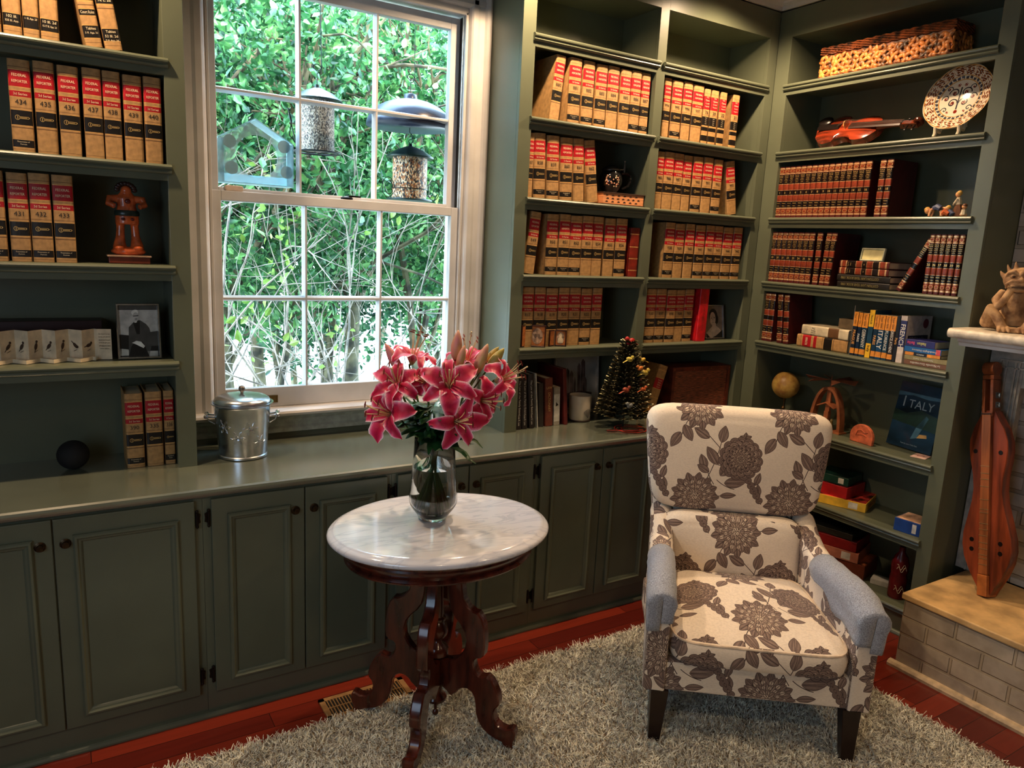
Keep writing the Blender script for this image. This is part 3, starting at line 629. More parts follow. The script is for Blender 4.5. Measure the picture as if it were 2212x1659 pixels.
# ------------------------------------------------------------------ shag rug
def np_mesh(name, V, F, m, parent=None, smooth=False, label=None, cat=None, kind=None, group=None, mis=None):
    me = bpy.data.meshes.new(name); V = np.asarray(V, dtype=np.float32); F = np.asarray(F, dtype=np.int32)
    k = F.shape[1]
    me.vertices.add(len(V)); me.vertices.foreach_set('co', V.ravel())
    me.loops.add(F.size); me.loops.foreach_set('vertex_index', F.ravel())
    me.polygons.add(len(F)); me.polygons.foreach_set('loop_start', np.arange(0, F.size, k, dtype=np.int32))
    me.polygons.foreach_set('loop_total', np.full(len(F), k, dtype=np.int32))
    for x in (m if isinstance(m, list) else [m]): me.materials.append(x)
    if mis is not None: me.polygons.foreach_set('material_index', np.asarray(mis, dtype=np.int32))
    me.polygons.foreach_set('use_smooth', np.full(len(F), smooth, dtype=bool))
    me.update(calc_edges=True)
    o = bpy.data.objects.new(name, me); col.objects.link(o)
    if parent is not None: o.parent = parent
    return tag(o, label, cat, group, kind)
rug = thing('shag_rug', 'thick cream shag rug under the marble table and armchair', 'rug', (1.2,-1.3,0))
WOOL = mat('cream_wool_pile', (238,226,208), .9, nz=(55,.12), sheen=.2); WB = mat('rug_backing', (150,128,100), .9)
rx0, rx1, ry0, ry1 = -.35, 2.675, -2.3, -.238
MB().box(rx0, rx1, ry0, ry1, .0005, .008).build('backing', WB, rug)
rg = np.random.default_rng(3)
def pile(x0, x1, y0, y1, sp):
    gx, gy = np.meshgrid(np.arange(x0, x1, sp), np.arange(y0, y1, sp)); P = np.stack([gx.ravel(), gy.ravel()], 1)
    P += rg.uniform(-sp*.6, sp*.6, P.shape); n = len(P)
    # neighbouring strands lean the same way in clumps
    fx = np.sin(P[:,0]*37+1.3*np.sin(P[:,1]*29))+np.sin(P[:,0]*91+P[:,1]*53); fy = np.sin(P[:,1]*41+1.7*np.sin(P[:,0]*23))+np.sin(P[:,1]*83-P[:,0]*61)
    lean = np.stack([fx, fy], 1)*.004 + rg.normal(0, .009, (n,2)); H = rg.uniform(.014, .026, n)
    a = rg.uniform(0, 2*PI, n); w = rg.uniform(.0014, .0024, n); ux = np.cos(a)*w; uy = np.sin(a)*w
    b = np.stack([P[:,0], P[:,1], np.full(n, .006)], 1); m = b + np.stack([lean[:,0]*.35, lean[:,1]*.35, H*.6], 1)
    t = b + np.stack([lean[:,0]*1.3, lean[:,1]*1.3, H], 1); U = np.stack([ux, uy, np.zeros(n)], 1); c = rg.uniform(0, 2*PI, n); U2 = np.stack([np.cos(c)*w, np.sin(c)*w, np.zeros(n)], 1)
    V = np.stack([b-U, b+U, m+U2*1.1, m-U2*1.1, t+U*.6, t-U*.6], 1).reshape(-1,3)
    F = (np.array([[0,1,2,3],[3,2,4,5]])[None]+6*np.arange(n)[:,None,None]).reshape(-1,4)
    return V, F
parts_ = [pile(-.05, rx1, -1.75, ry1, .0052), pile(rx0, -.05, ry0, ry1, .009), pile(-.05, rx1, ry0, -1.75, .009)]
V = []; F = []; o_ = 0
for v_, f_ in parts_: V.append(v_); F.append(f_+o_); o_ += len(v_)
V = np.concatenate(V) - np.array([1.2,-1.3,0]); F = np.concatenate(F)
np_mesh('pile', V, F, WOOL, rug, kind='stuff')

# ------------------------------------------------------------------ marble-topped pedestal table
TC = (1.045, -.412)
MAH = mat('dark_mahogany', (86,36,24), .22, nz=(7,.3,(52,20,14)), stretch=(6,6,1.2), coat=.3)
def marble():
    m = bpy.data.materials.new('white_marble'); m.use_nodes = True; nt = m.node_tree; N = nt.nodes; b = N['Principled BSDF']
    tc = N.new('ShaderNodeTexCoord'); mp = N.new('ShaderNodeMapping'); mp.inputs['Rotation'].default_value = (0,0,.5); mp.inputs['Scale'].default_value = (2,9,2)
    n = N.new('ShaderNodeTexNoise'); n.inputs['Scale'].default_value = 2.2; n.inputs['Detail'].default_value = 8; n.inputs['Distortion'].default_value = 1.2
    r = N.new('ShaderNodeValToRGB'); e = r.color_ramp.elements; e[0].position = .40; e[0].color = L3((212,214,222)); e[1].position = .47; e[1].color = L3((192,196,208))
    x = e.new(.50); x.color = L3((214,215,222)); 
    nt.links.new(tc.outputs['Object'], mp.inputs[0]); nt.links.new(mp.outputs[0], n.inputs['Vector']); nt.links.new(n.outputs['Fac'], r.inputs[0]); nt.links.new(r.outputs[0], b.inputs['Base Color'])
    b.inputs['Roughness'].default_value = .10; b.inputs['IOR'].default_value = 1.7
    return m
tb = thing('pedestal_table', 'oval white marble table on a carved dark mahogany pedestal', 'table', (TC[0], TC[1], .0085), rad(-5))
def oval_lathe(prof, a, b, n=72):
    m = MB(); m.rings([[((a+d)*math.cos(2*PI*j/n), (b+d)*math.sin(2*PI*j/n), z) for j in range(n)] for d, z in prof]); return m
oval_lathe([(-.03,.717),(.002,.717),(.012,.720),(.018,.727),(.018,.734),(.012,.741),(.004,.744),(0,.747),(-.004,.750),(-.015,.7505),(-.2,.7505)], .358, .288).build('marble_top', marble(), tb, smooth=True, world=False, angle=50)
ap = oval_lathe([(-.05,.700),(-.012,.700),(-.004,.716),(-.002,.7165),(-.04,.7166)], .350, .280); ap.build('top_frame', MAH, tb, smooth=True, world=False, angle=35)
oval_lathe([(-.06,.640),(-.045,.640),(-.032,.644),(-.028,.650),(-.034,.656),(-.040,.658),(-.036,.666),(-.024,.676),(-.016,.690),(-.018,.698),(-.024,.6995),(-.06,.6995)], .350, .280).build('apron', MAH, tb, smooth=True, world=False, angle=35)
pc = MB(); pc.lathe([(.014,.64),(.014,.52),(.018,.44),(.018,.41),(.026,.405),(.026,.397),(.020,.392),(.030,.380),(.036,.36),(.034,.345),(.022,.330),(.014,.322),(.016,.315),(.032,.303),(.040,.288),(.040,.272),(.030,.262),(.022,.258),(.022,.13),(.030,.118),(.038,.106),(.036,.096),(.024,.088),(.012,.084),(.006,.08),(.006,.058),(.004,.055),(.010,.048),(.011,.040),(.007,.033),(.002,.031)], n=28)
pc.box(-.06,.06,-.06,.06,.628,.645); pc.build('column', MAH, tb, smooth=True, world=False, angle=40)
OUT = [(.085,.645),(.088,.60),(.093,.555),(.100,.503),(.119,.478),(.140,.466),(.156,.464),(.170,.448),(.180,.42),(.185,.38),(.186,.345),(.183,.316),(.170,.303),(.157,.300),(.149,.292),(.147,.278),(.151,.262),(.158,.246),(.170,.238),(.184,.240),(.198,.245),(.214,.235),(.228,.215),(.240,.190),(.246,.165),(.245,.150),(.233,.135),(.228,.118),(.230,.099),(.240,.082),(.256,.073),(.276,.071),(.294,.080),(.304,.078),(.310,.064),(.308,.044),(.301,.026),(.302,.004),(.300,.001)]
INN = [(.284,.001),(.270,.008),(.262,.020),(.240,.024),(.214,.032),(.190,.048),(.172,.072),(.162,.100),(.159,.130),(.154,.155),(.143,.172),(.127,.179),(.110,.176),(.096,.166),(.086,.152),(.076,.144),(.068,.136),(.058,.140),(.048,.150),(.034,.158),(.018,.160)]
HOLE = [(.018,.262),(.050,.268),(.078,.278),(.098,.300),(.112,.325),(.116,.355),(.108,.385),(.092,.408),(.070,.430),(.054,.455),(.046,.49),(.042,.535),(.040,.60),(.034,.645)]
def leg(mb, ang):
    M = Matrix.Rotation(ang, 4, 'Z'); T = .019
    def plate(poly):
        import bmesh
        from mathutils.geometry import tessellate_polygon
        v3 = [Vector((p[0], 0, p[1])) for p in poly]; tris = tessellate_polygon([v3]); n = len(poly); c = .005
        # inset outline a little on the two faces to round the edge
        def off(d):
            out = []
            for i in range(n):
                a, b, e = Vector(poly[i-1]), Vector(poly[i]), Vector(poly[(i+1) % n]); t = (e-a)
                t = t.normalized() if t.length > 1e-9 else Vector((1,0)); nr = Vector((-t.y, t.x)); out.append(b + nr*d*sgn)
            return out
        area = sum(poly[i][0]*poly[(i+1)%n][1]-poly[(i+1)%n][0]*poly[i][1] for i in range(n)); sgn = 1 if area > 0 else -1
        ins = off(.004); R = []
        for y, pp in ((-T, ins), (-T+c, [Vector(p) for p in poly]), (T-c, [Vector(p) for p in poly]), (T, ins)): R.append([(p[0], y, p[1]) for p in pp])
        st = len(mb.v); mb.rings(R, 0, cap=False)
        mb.f += [tuple(st+i for i in t) for t in tris]; mb.m += [0]*len(tris)
        mb.f += [tuple(st+3*n+i for i in reversed(t)) for t in tris]; mb.m += [0]*len(tris)
        mb.xf(M, st)
    plate(OUT + INN + HOLE)
for a in (143, 233, 311, 50):
    m = MB(); leg(m, rad(a)); m.build('scroll_leg', MAH, tb, smooth=True, world=False, angle=30)

# ------------------------------------------------------------------ glass vase
VB = (1.032, -.372, .7592)
vg = bpy.data.materials.new('clear_glass'); vg.use_nodes = True; b = vg.node_tree.nodes['Principled BSDF']; b.inputs['Transmission Weight'].default_value = 1; b.inputs['Roughness'].default_value = 0; b.inputs['IOR'].default_value = 1.47; b.inputs['Base Color'].default_value = (.97,.99,.98,1)
wg = bpy.data.materials.new('water'); wg.use_nodes = True; b = wg.node_tree.nodes['Principled BSDF']; b.inputs['Transmission Weight'].default_value = 1; b.inputs['Roughness'].default_value = 0; b.inputs['IOR'].default_value = 1.33; b.inputs['Base Color'].default_value = (.96,.98,.97,1)
vs = thing('vase', 'clear glass vase half full of water, standing on the marble table', 'vase', VB)
MB().lathe([(.001,.0),(.040,.0),(.046,.004),(.056,.022),(.070,.040),(.079,.056),(.081,.068),(.080,.09),(.075,.15),(.070,.21),(.067,.279),(.0665,.281),(.065,.279),(.068,.21),(.073,.15),(.078,.09),(.0785,.068),(.0765,.057),(.067,.043),(.053,.026),(.042,.016),(.001,.014)], n=56, cap=False).build('glass', vg, vs, smooth=True, world=False, angle=60)
MB().lathe([(.001,.0155),(.041,.0175),(.052,.0275),(.066,.0445),(.0755,.0585),(.0775,.068),(.077,.09),(.0725,.15),(.0695,.184),(.0,.184)], n=48, cap=False).build('water', wg, vs, smooth=True, world=False, angle=60)

# ------------------------------------------------------------------ lilies
def petal_mat():
    m = bpy.data.materials.new('stargazer_petal'); m.use_nodes = True; nt = m.node_tree; N = nt.nodes; b = N['Principled BSDF']
    uv = N.new('ShaderNodeUVMap'); sp = N.new('ShaderNodeSeparateXYZ'); nt.links.new(uv.outputs[0], sp.inputs[0])
    ab = N.new('ShaderNodeMath'); ab.operation = 'MULTIPLY_ADD'; ab.inputs[1].default_value = 2; ab.inputs[2].default_value = -1; nt.links.new(sp.outputs[0], ab.inputs[0])
    a2 = N.new('ShaderNodeMath'); a2.operation = 'ABSOLUTE'; nt.links.new(ab.outputs[0], a2.inputs[0])
    r = N.new('ShaderNodeValToRGB'); e = r.color_ramp.elements; e[0].position = 0; e[0].color = L3((176,14,60)); e[1].position = 1; e[1].color = L3((255,240,242))
    for p, c in ((.35,(196,22,70)),(.62,(216,50,100)),(.80,(238,120,156))): x = e.new(p); x.color = L3(c)
    nt.links.new(a2.outputs[0], r.inputs[0])
    r2 = N.new('ShaderNodeValToRGB'); e = r2.color_ramp.elements; e[0].position = .0; e[0].color = L3((214,196,110)); e[1].position = .16; e[1].color = L3((255,255,255))
    nt.links.new(sp.outputs[1], r2.inputs[0])
    mx = N.new('ShaderNodeMix'); mx.data_type = 'RGBA'; r3 = N.new('ShaderNodeMapRange'); r3.inputs['From Min'].default_value = .02; r3.inputs['From Max'].default_value = .18; nt.links.new(sp.outputs[1], r3.inputs['Value'])
    mx.inputs['A'].default_value = L3((206,190,120)); nt.links.new(r3.outputs[0], mx.inputs['Factor']); nt.links.new(r.outputs[0], mx.inputs['B'])
    tc = N.new('ShaderNodeTexCoord'); v = N.new('ShaderNodeTexVoronoi'); v.inputs['Scale'].default_value = 170; nt.links.new(tc.outputs['Object'], v.inputs['Vector'])
    lt = N.new('ShaderNodeMath'); lt.operation = 'LESS_THAN'; lt.inputs[1].default_value = .17; nt.links.new(v.outputs['Distance'], lt.inputs[0])
    l2 = N.new('ShaderNodeMath'); l2.operation = 'LESS_THAN'; l2.inputs[1].default_value = .62; nt.links.new(sp.outputs[1], l2.inputs[0])
    l3 = N.new('ShaderNodeMath'); l3.operation = 'MULTIPLY'; nt.links.new(lt.outputs[0], l3.inputs[0]); nt.links.new(l2.outputs[0], l3.inputs[1])
    m2 = N.new('ShaderNodeMix'); m2.data_type = 'RGBA'; nt.links.new(l3.outputs[0], m2.inputs['Factor']); nt.links.new(mx.outputs['Result'], m2.inputs['A']); m2.inputs['B'].default_value = L3((120,4,30))
    nt.links.new(m2.outputs['Result'], b.inputs['Base Color']); b.inputs['Roughness'].default_value = .45; b.inputs['Subsurface Weight'].default_value = .0
    tl = N.new('ShaderNodeBsdfTranslucent'); nt.links.new(m2.outputs['Result'], tl.inputs[0]); ms = N.new('ShaderNodeMixShader'); ms.inputs[0].default_value = .25
    nt.links.new(b.outputs[0], ms.inputs[1]); nt.links.new(tl.outputs[0], ms.inputs[2]); nt.links.new(ms.outputs[0], N['Material Output'].inputs[0])
    return m
PM = petal_mat(); STEM = mat('lily_stem_green', (84,116,52), .5); LEAF = mat('lily_leaf_green', (40,84,42), .35, nz=(14,.2), stretch=(1,1,1)); FIL = mat('pale_filament', (214,190,140), .5); ANT = mat('rust_anther', (112,28,14), .8); BUD = mat('lily_bud', (202,120,128), .45, nz=(25,.2,(186,160,96)), stretch=(1,1,.4))
VS = Vector((0.89903258,-0.43788175,0)); VN = Vector((0.43788175,0.89903258,0)); VZ = Vector((0,0,1))
def W(s, z, n=0): return Vector(VB) + VS*s + VZ*z + VN*n
def lily(name, label, s, z, n, face, size, roll, openn=1.0, seed=0, bends=None, stem=True, st=(0,.02)):
    r = random.Random(seed); c = W(s, z, n); f = (VS*face[0] + VZ*face[1] + VN*face[2]).normalized()
    up = VZ if abs(f.z) < .95 else VS; x = up.cross(f).normalized(); y = f.cross(x)
    t = thing(name, label, 'flower', c, group=None)
    V = []; F = []; UV = []; nu, nv = 6, 12
    for k in range(6):
        a = rad(60*k) + roll; w0 = .25 if k % 2 else .185; rd = x*math.cos(a) + y*math.sin(a); sd = f.cross(rd)
        L = size*r.uniform(.92, 1.08); bend = (bends[k] if bends else r.uniform(.9, 1.5)); off = len(V); ph = r.uniform(0, 6); tw = r.uniform(-.25, .25)
        p = Vector((0,0,0)) + f*(.0 if k % 2 else .004); ang = rad(28 if openn > .5 else 8); pts = []
        for j in range(nv+1):
            v = j/nv; pts.append((p.copy(), ang)); 
            ang = rad(22) + rad(66)*openn*min(1, v*1.7) + bend*max(0, v-.38)**1.5*rad(190)
            p = p + (f*math.cos(ang) + rd*math.sin(ang))*(L/nv)
        for j, (p, ang) in enumerate(pts):
            v = j/nv; w = L*w0*(math.sin(PI*min(1, v*.93+.05))**.75)*(1-.15*v) + .0005
            if j == nv: w = .0008
            nrm = (f*math.sin(ang) - rd*math.cos(ang)); s2 = (sd + nrm*tw*v).normalized()
            for i in range(nu+1):
                u = -1 + 2*i/nu; ruf = math.sin(v*17+ph+u*1.5)*.045*L*abs(u)**2*(.3+v) ; cup = -.10*L*(u*u)*(1-v)*.8
                q = p + s2*(u*w) + nrm*(ruf + cup*0 ) + f*(abs(u)**1.5*w*.35*(1-v)) - nrm*(.012*L*max(0,1-abs(u)*4))
                V.append(q); UV.append((i/nu, v))
        for j in range(nv):
            for i in range(nu):
                a0 = off + j*(nu+1)+i; F.append((a0, a0+1, a0+nu+2, a0+nu+1))
    me = bpy.data.meshes.new('petals'); me.from_pydata([tuple(v) for v in V], [], F); me.materials.append(PM); ul = me.uv_layers.new(name='UVMap')
    for l in me.loops: ul.data[l.index].uv = UV[l.vertex_index]
    me.polygons.foreach_set('use_smooth', [True]*len(F)); me.update(); o = bpy.data.objects.new('petals', me); col.objects.link(o); o.parent = t
    m = MB(); am = MB()
    for k in range(6):
        a = rad(60*k+30)+roll; rd = x*math.cos(a)+y*math.sin(a); L = size*.82
        pts = [f*(L*q) + rd*(L*(.05+.22*q*q)) + VZ*(L*.10*q*q) for q in (0,.25,.5,.75,1)]; m.tube(pts, size*.011, 5)
        e = pts[-1]; am.tube([e-y*size*.075, e+f*size*.01, e+y*size*.075], [size*.012, size*.022, size*.012], 6)
    m.tube([f*(size*q) + VZ*(size*.12*q*q) for q in (0,.4,.8,1.0)], [size*.016]*3+[size*.022], 6)
    m.build('filaments', FIL, t, smooth=True, world=False); am.build('anthers', ANT, t, smooth=True, world=False)
    if stem:
        e = W(st[0], st[1], r.uniform(-.02,.02)) - c; tip = -f*size*.12
        m = MB(); nk = W(st[0]*-.45, .25, 0) - c
        P = [Vector((0,0,0)), tip, (tip*1.2+nk)*.5 + VZ*-.01, nk, e]; Q = []
        for i in range(len(P)-1):
            for q in range(4): 
                uu = q/4; p0 = P[max(0,i-1)]; p1 = P[i]; p2 = P[i+1]; p3 = P[min(len(P)-1, i+2)]
                Q.append(.5*((2*p1)+(-p0+p2)*uu+(2*p0-5*p1+4*p2-p3)*uu*uu+(-p0+3*p1-3*p2+p3)*uu**3))
        Q.append(P[-1]); m.tube(Q, [.005]+[.0036]*(len(Q)-1), 7); m.build('stem', STEM, t, smooth=True, world=False)
    return t
lily('lily', 'pink lily at the upper left with a long petal curling over the window rail', -.121,.461,-.05, (-.12,.5,-.85), .125, rad(90), seed=1, st=(.03,.02))
lily('lily', 'pink lily lowest on the left, stamens pointing left', -.135,.375,-.07, (-.55,.25,-.8), .13, rad(75), seed=2, st=(.04,.025), bends=[.5,.6,1.3,.8,.7,1.2])
lily('lily', 'large pink lily in the middle of the bouquet facing the room', .040,.470,-.08, (-.02,.45,-.9), .135, rad(95), seed=3, st=(-.03,.02))
lily('lily', 'pink lily low at the right of centre above the vase rim', .060,.365,-.10, (.3,.15,-.95), .125, rad(60), seed=4, st=(-.035,.022), bends=[.5,.8,1.2,.6,.9,.6])
lily('lily', 'pink lily at the far right seen from the side, before the bookcase stile', .190,.480,-.02, (.85,.42,-.45), .12, rad(80), seed=5, st=(-.04,.03))
lily('lily', 'pink lily opening upward at the top right of the bouquet', .095,.520,.03, (.1,.9,-.35), .115, rad(40), seed=6, st=(-.015,.02))
lily('lily', 'pink lily behind the upper left bloom, anthers against the window', -.085,.520,.03, (.25,.9,-.1), .12, rad(20), seed=7, st=(.02,.02))
lily('lily', 'small crumpled pink lily between the left and middle blooms', -.035,.475,-.04, (-.25,.3,-.9), .085, rad(70), seed=8, st=(.01,.02), bends=[2,2.2,2.4,2,2.2,2])
lily('lily', 'pink lily half hidden right of the middle bloom, petals drooping', .135,.425,-.04, (.6,.0,-.75), .115, rad(30), seed=9, st=(-.02,.02), bends=[1.4,1.5,1.2,1.8,1.4,1.6])
def bud(lab, a, b, r, mt=None):
    A, B = W(*a), W(*b); t = thing('lily_bud', lab, 'flower bud', A); d = B-A; m = MB()
    m.tube([d*q for q in (0,.12,.3,.5,.7,.88,1)], [r*q for q in (.45,.8,1,1,.8,.45,.1)], 6); m.build('bud', mt or BUD, t, smooth=True, world=False, angle=0)
    m = MB(); k = W(0,.26,0)-A; m.tube([Vector((0,0,0)), -d*.25, k*.5 - d*.2, k, W(a[0]*-.15,.03,0)-A], .003, 6); m.build('stem', STEM, t, smooth=True, world=False)
bud('tall closed pink bud at the far left of the bouquet', (-.118,.50,.0), (-.168,.592,0), .018)
bud('upright closed pink bud highest in the bouquet', (.058,.55,-.02), (.064,.645,-.02), .020)
bud('small closed pink bud above the middle bloom', (.068,.53,-.05), (.085,.60,-.05), .015)
bud('slanting closed pink bud right of the highest bud', (.125,.51,-.03), (.160,.605,-.03), .020)
BG = mat('green_yellow_bud', (150,142,64), .45, nz=(25,.2,(190,150,80)))
bud('greenish closed bud leaning right by the bookcase stile', (.165,.52,-.01), (.215,.59,-.01), .018, BG)
bud('second greenish bud close behind the leaning one', (.16,.535,.02), (.20,.59,.02), .014, BG)
bl = thing('lily_foliage', 'dark green leaves of the lily stems spilling over the vase rim', 'leaves', W(0,.25)); m = MB(); r = random.Random(4)
for i in range(120):
    a = r.uniform(0, 2*PI); z0 = r.uniform(.0,.15); L = r.uniform(.08,.17); d = Vector((math.cos(a), math.sin(a), r.uniform(-.05,.7))).normalized(); s_ = d.cross(VZ).normalized(); base = Vector((math.cos(a)*.02, math.sin(a)*.02, z0)); rr = []
    if z0 < .03: d = Vector((math.cos(a)*.5, math.sin(a)*.5, r.uniform(.9,1.6))).normalized(); base = Vector((math.cos(a)*.025, math.sin(a)*.025, z0))
    wd = r.uniform(.013,.022)
    for j in range(7):
        q = j/6; p = base + d*L*q - VZ*(L*.35*q*q*r.uniform(.6,1.2)) ; w = wd*math.sin(PI*min(1,q*.9+.08))**.8 + .0004; nrm = d.cross(s_)
        rr.append([tuple(p-s_*w+nrm*w*.25), tuple(p), tuple(p+s_*w+nrm*w*.25)])
    m.rings(rr, 0, cap=False, close=False)
m.build('leaves', LEAF, bl, smooth=True, world=False, angle=0)
m = MB()
for i in range(6):
    a = i*1.05+.3; m.tube([(.05*math.cos(a+PI), .05*math.sin(a+PI), -.225), (0.012*math.cos(a),.012*math.sin(a),-.02), (.04*math.cos(a), .04*math.sin(a), .12)], .0036, 7)
m.build('stems', STEM, bl, smooth=True, world=False)

# ------------------------------------------------------------------ aluminium ice bucket
AL = mat('hammered_aluminium', (196,202,208), .27, 1, nz=(12,.06), bump=(90,.12))
ib = thing('ice_bucket', 'embossed aluminium ice bucket with a lid, under the window on the worktop', 'bucket', (.562,.325,.843), rad(-12))
MB().lathe([(.084,0),(.089,.003),(.089,.010),(.085,.013),(.086,.02),(.102,.196),(.106,.202),(.112,.206),(.112,.209),(.104,.209),(.10,.2),(.083,.02),(0,.02)], n=56, cap=False).build('body', AL, ib, smooth=True, world=False, angle=40)
lid = MB().lathe([(.101,.209),(.102,.213),(.098,.222),(.085,.231),(.06,.237),(.02,.241),(.001,.2415)], n=48).build('lid', AL, ib, smooth=True, world=False, angle=60)
MB().lathe([(.006,.240),(.005,.246),(.009,.250),(.0125,.257),(.0115,.265),(.006,.270),(.001,.271)], n=20).build('knob', mat('worn_dark_aluminium', (120,112,106), .4, .9), lid, smooth=True, world=False, angle=0)
for s in (-1, 1):
    m = MB(); x = s*.097
    m.tube([(x,-.02,.155),(x+s*.022,-.018,.158),(x+s*.030,-.010,.160)], .0035, 8); m.tube([(x,.02,.155),(x+s*.022,.018,.158),(x+s*.030,.010,.160)], .0035, 8)
    m.tube([(x+s*.030,-.032,.160),(x+s*.030,-.028,.160),(x+s*.030,-.026,.160),(x+s*.030,.026,.160),(x+s*.030,.028,.160),(x+s*.030,.032,.160)], [.004,.008,.006,.006,.008,.004], 10)
    m.tube([(x,-.018,.13),(x+s*.02,-.012,.14),(x+s*.029,0,.156)], .002, 6)
    m.build('handle', AL, ib, smooth=True, world=False)
m = MB(); r = random.Random(2)
def emb(a, z, rr0, pts, wd=.0011):
    m.tube([((rr0(zz))*math.cos(aa), (rr0(zz))*math.sin(aa), zz) for aa, zz in pts], wd, 5)
R0 = lambda z: .0862 + (.016*(z-.02)/.176)
for fa, fz in ((-1.25,.125),(-1.75,.09),(-.85,.07),(-2.3,.13)):
    for k in range(3): emb(0,0,R0,[(fa+.09*(k*.35+.3)*math.cos(t), fz+.009*(k*.35+.3)*math.sin(t)) for t in [q*.5+k for q in range(10)]])
    for k in range(6):
        t = k*1.05; emb(0,0,R0,[(fa+.1*math.cos(t), fz+.010*math.sin(t)),(fa+.22*math.cos(t+.15), fz+.022*math.sin(t+.15)),(fa+.30*math.cos(t), fz+.028*math.sin(t)),(fa+.22*math.cos(t-.2), fz+.02*math.sin(t-.2))])
m.build('embossed_flowers', AL, ib, smooth=True, world=False)
# ------------------------------------------------------------------ floral armchair
def floral_tile(S=900):
    A = np.zeros((S, S), np.float32); rr = np.random.default_rng(8)
    def patch(cx, cy, R):
        n = int(R*S)+2; ix = int(cx*S); iy = int(cy*S); X, Y = np.meshgrid(np.arange(ix-n, ix+n), np.arange(iy-n, iy+n))
        return X, Y, X/S-cx, Y/S-cy
    def petal(cx, cy, ang, L, w, fill, off=0, p=.8, line=.0042, hatch=1, vein=True, edge=1.0):
        bx, by = cx+off*math.cos(ang), cy+off*math.sin(ang)
        X, Y, dx, dy = patch(bx, by, L*1.05)
        a = dx*math.cos(ang)+dy*math.sin(ang); b = -dx*math.sin(ang)+dy*math.cos(ang); t = a/L
        ww = w*np.sin(PI*np.clip(t**.85 if False else np.clip(t,0,1)**.85, 0, 1))**p*(t > 0)*(t < 1)
        e = ww-np.abs(b); ins = e > 0
        h = .5+.5*np.sin((b/w*9 + rr.uniform(0,6)) + t*3); v = fill + .22*hatch*(h-.5)*np.clip(e/w*2, 0, 1) - .12*np.clip(e/w, 0, 1)
        if vein: v = np.where((np.abs(b) < line*.5) & (t > .05) & (t < .9), edge, v)
        v = np.where(e < line, edge, v)
        xi = X % S; yi = Y % S; A[yi[ins], xi[ins]] = v[ins]
    def disc(cx, cy, R, f):
        X, Y, dx, dy = patch(cx, cy, R); d = np.hypot(dx, dy); ins = d < R; A[(Y % S)[ins], (X % S)[ins]] = f
    def stem(pts, w=.0038):
        for (x0, y0), (x1, y1) in zip(pts[:-1], pts[1:]):
            for q in np.linspace(0, 1, 40): disc(x0+(x1-x0)*q, y0+(y1-y0)*q, w, .95)
    def curve(p0, p1, p2):
        return [((1-t)**2*p0[0]+2*t*(1-t)*p1[0]+t*t*p2[0], (1-t)**2*p0[1]+2*t*(1-t)*p1[1]+t*t*p2[1]) for t in np.linspace(0, 1, 9)]
    P = (.25,.25); Q = (.70,.70)
    stem(curve((.25,.25), (.42,.50), (.50,.93))); stem(curve((.47,.62), (.54,.60), (.62,.64))); stem(curve((.25,.25),(.10,.10),(.06,-.10))); stem(curve((.47,.45),(.55,.38),(.66,.36))); stem(curve((.44,.40),(.37,.50),(.34,.60)))
    stem(curve((.25,.25),(.42,.25),(.52,.27))); stem(curve((.48,.80),(.42,.86),(.36,.92))); stem(curve((.70,.70),(.73,.86),(.74,.93)))
    for x, y, a, L, w in ((.47,.62,125,.20,.048),(.50,.50,55,.19,.052),(.55,.42,8,.20,.052),(.52,.27,8,.15,.03),(.34,.56,110,.15,.04),(.38,.53,150,.13,.036),(.08,.02,-60,.17,.045),(.05,-.06,-120,.17,.045),
        (.36,.90,150,.17,.042),(.49,.86,80,.16,.045),(.56,.60,-40,.07,.02),(.74,.90,90,.075,.024),(.74,.92,160,.06,.018),(.74,.92,25,.06,.018),(.88,.42,75,.13,.030),(.93,.30,100,.12,.026),(.44,.30,-50,.07,.02)):
        petal(x, y, rad(a), L*1.15, w*1.2, .60, line=.005)
    # wavy bract
    for k in range(5): disc(.80+.035*k, .47-.055*k, .046-.004*abs(k-2), .98); 
    for k in range(5): disc(.80+.035*k, .47-.055*k, .041-.004*abs(k-2), .60)
    for k in range(5): petal(.80+.035*k, .47-.055*k, rad(-60), .05, .012, .45)
    # pointed dahlia
    for n, L, w, off, f, rot in ((13,.13,.040,.105,.62,0),(13,.115,.036,.085,.52,14),(14,.05,.022,.115,.26,0),(12,.085,.030,.05,.50,5),(12,.04,.018,.075,.24,15),(9,.065,.024,.018,.42,0),(6,.045,.018,0,.22,10)):
        for k in range(n): petal(P[0], P[1], rad(rot+360*k/n), L*1.15*rr.uniform(.92,1.08), w*1.15, f, off*1.15, .7, .005)
    # round peony
    for n, R, off, f in ((15,.056,.182,.60),(14,.050,.148,.5),(13,.038,.115,.56)):
        for k in range(n):
            a = rad(360*k/n+rr.uniform(-4,4)+off*500); x, y = Q[0]+off*math.cos(a), Q[1]+off*math.sin(a); disc(x, y, R, 1.0); disc(x, y, R-.0045, f); disc(x+.006, y, R*.55, .98); disc(x+.007, y, R*.55-.004, f-.15); disc(x, y, R*.25, .9)
    disc(Q[0], Q[1], .098, .8)
    for n, L, w, off, f, rot in ((15,.06,.018,.055,.38,0),(13,.055,.016,.035,.5,8),(11,.045,.014,.012,.36,3),(7,.028,.010,0,.3,0)):
        for k in range(n): petal(Q[0], Q[1], rad(rot+360*k/n), L, w, f, off, .8, .0038)
    # dry-brush texture
    nz_ = rr.uniform(0, 1, (S//4, S//4)); nz_ = np.kron(nz_, np.ones((4,4)))[:S,:S]; nz2 = rr.uniform(0, 1, (S, S))
    A = np.where(A > 0, np.clip(A + (nz2-.5)*.16, 0, 1), A)
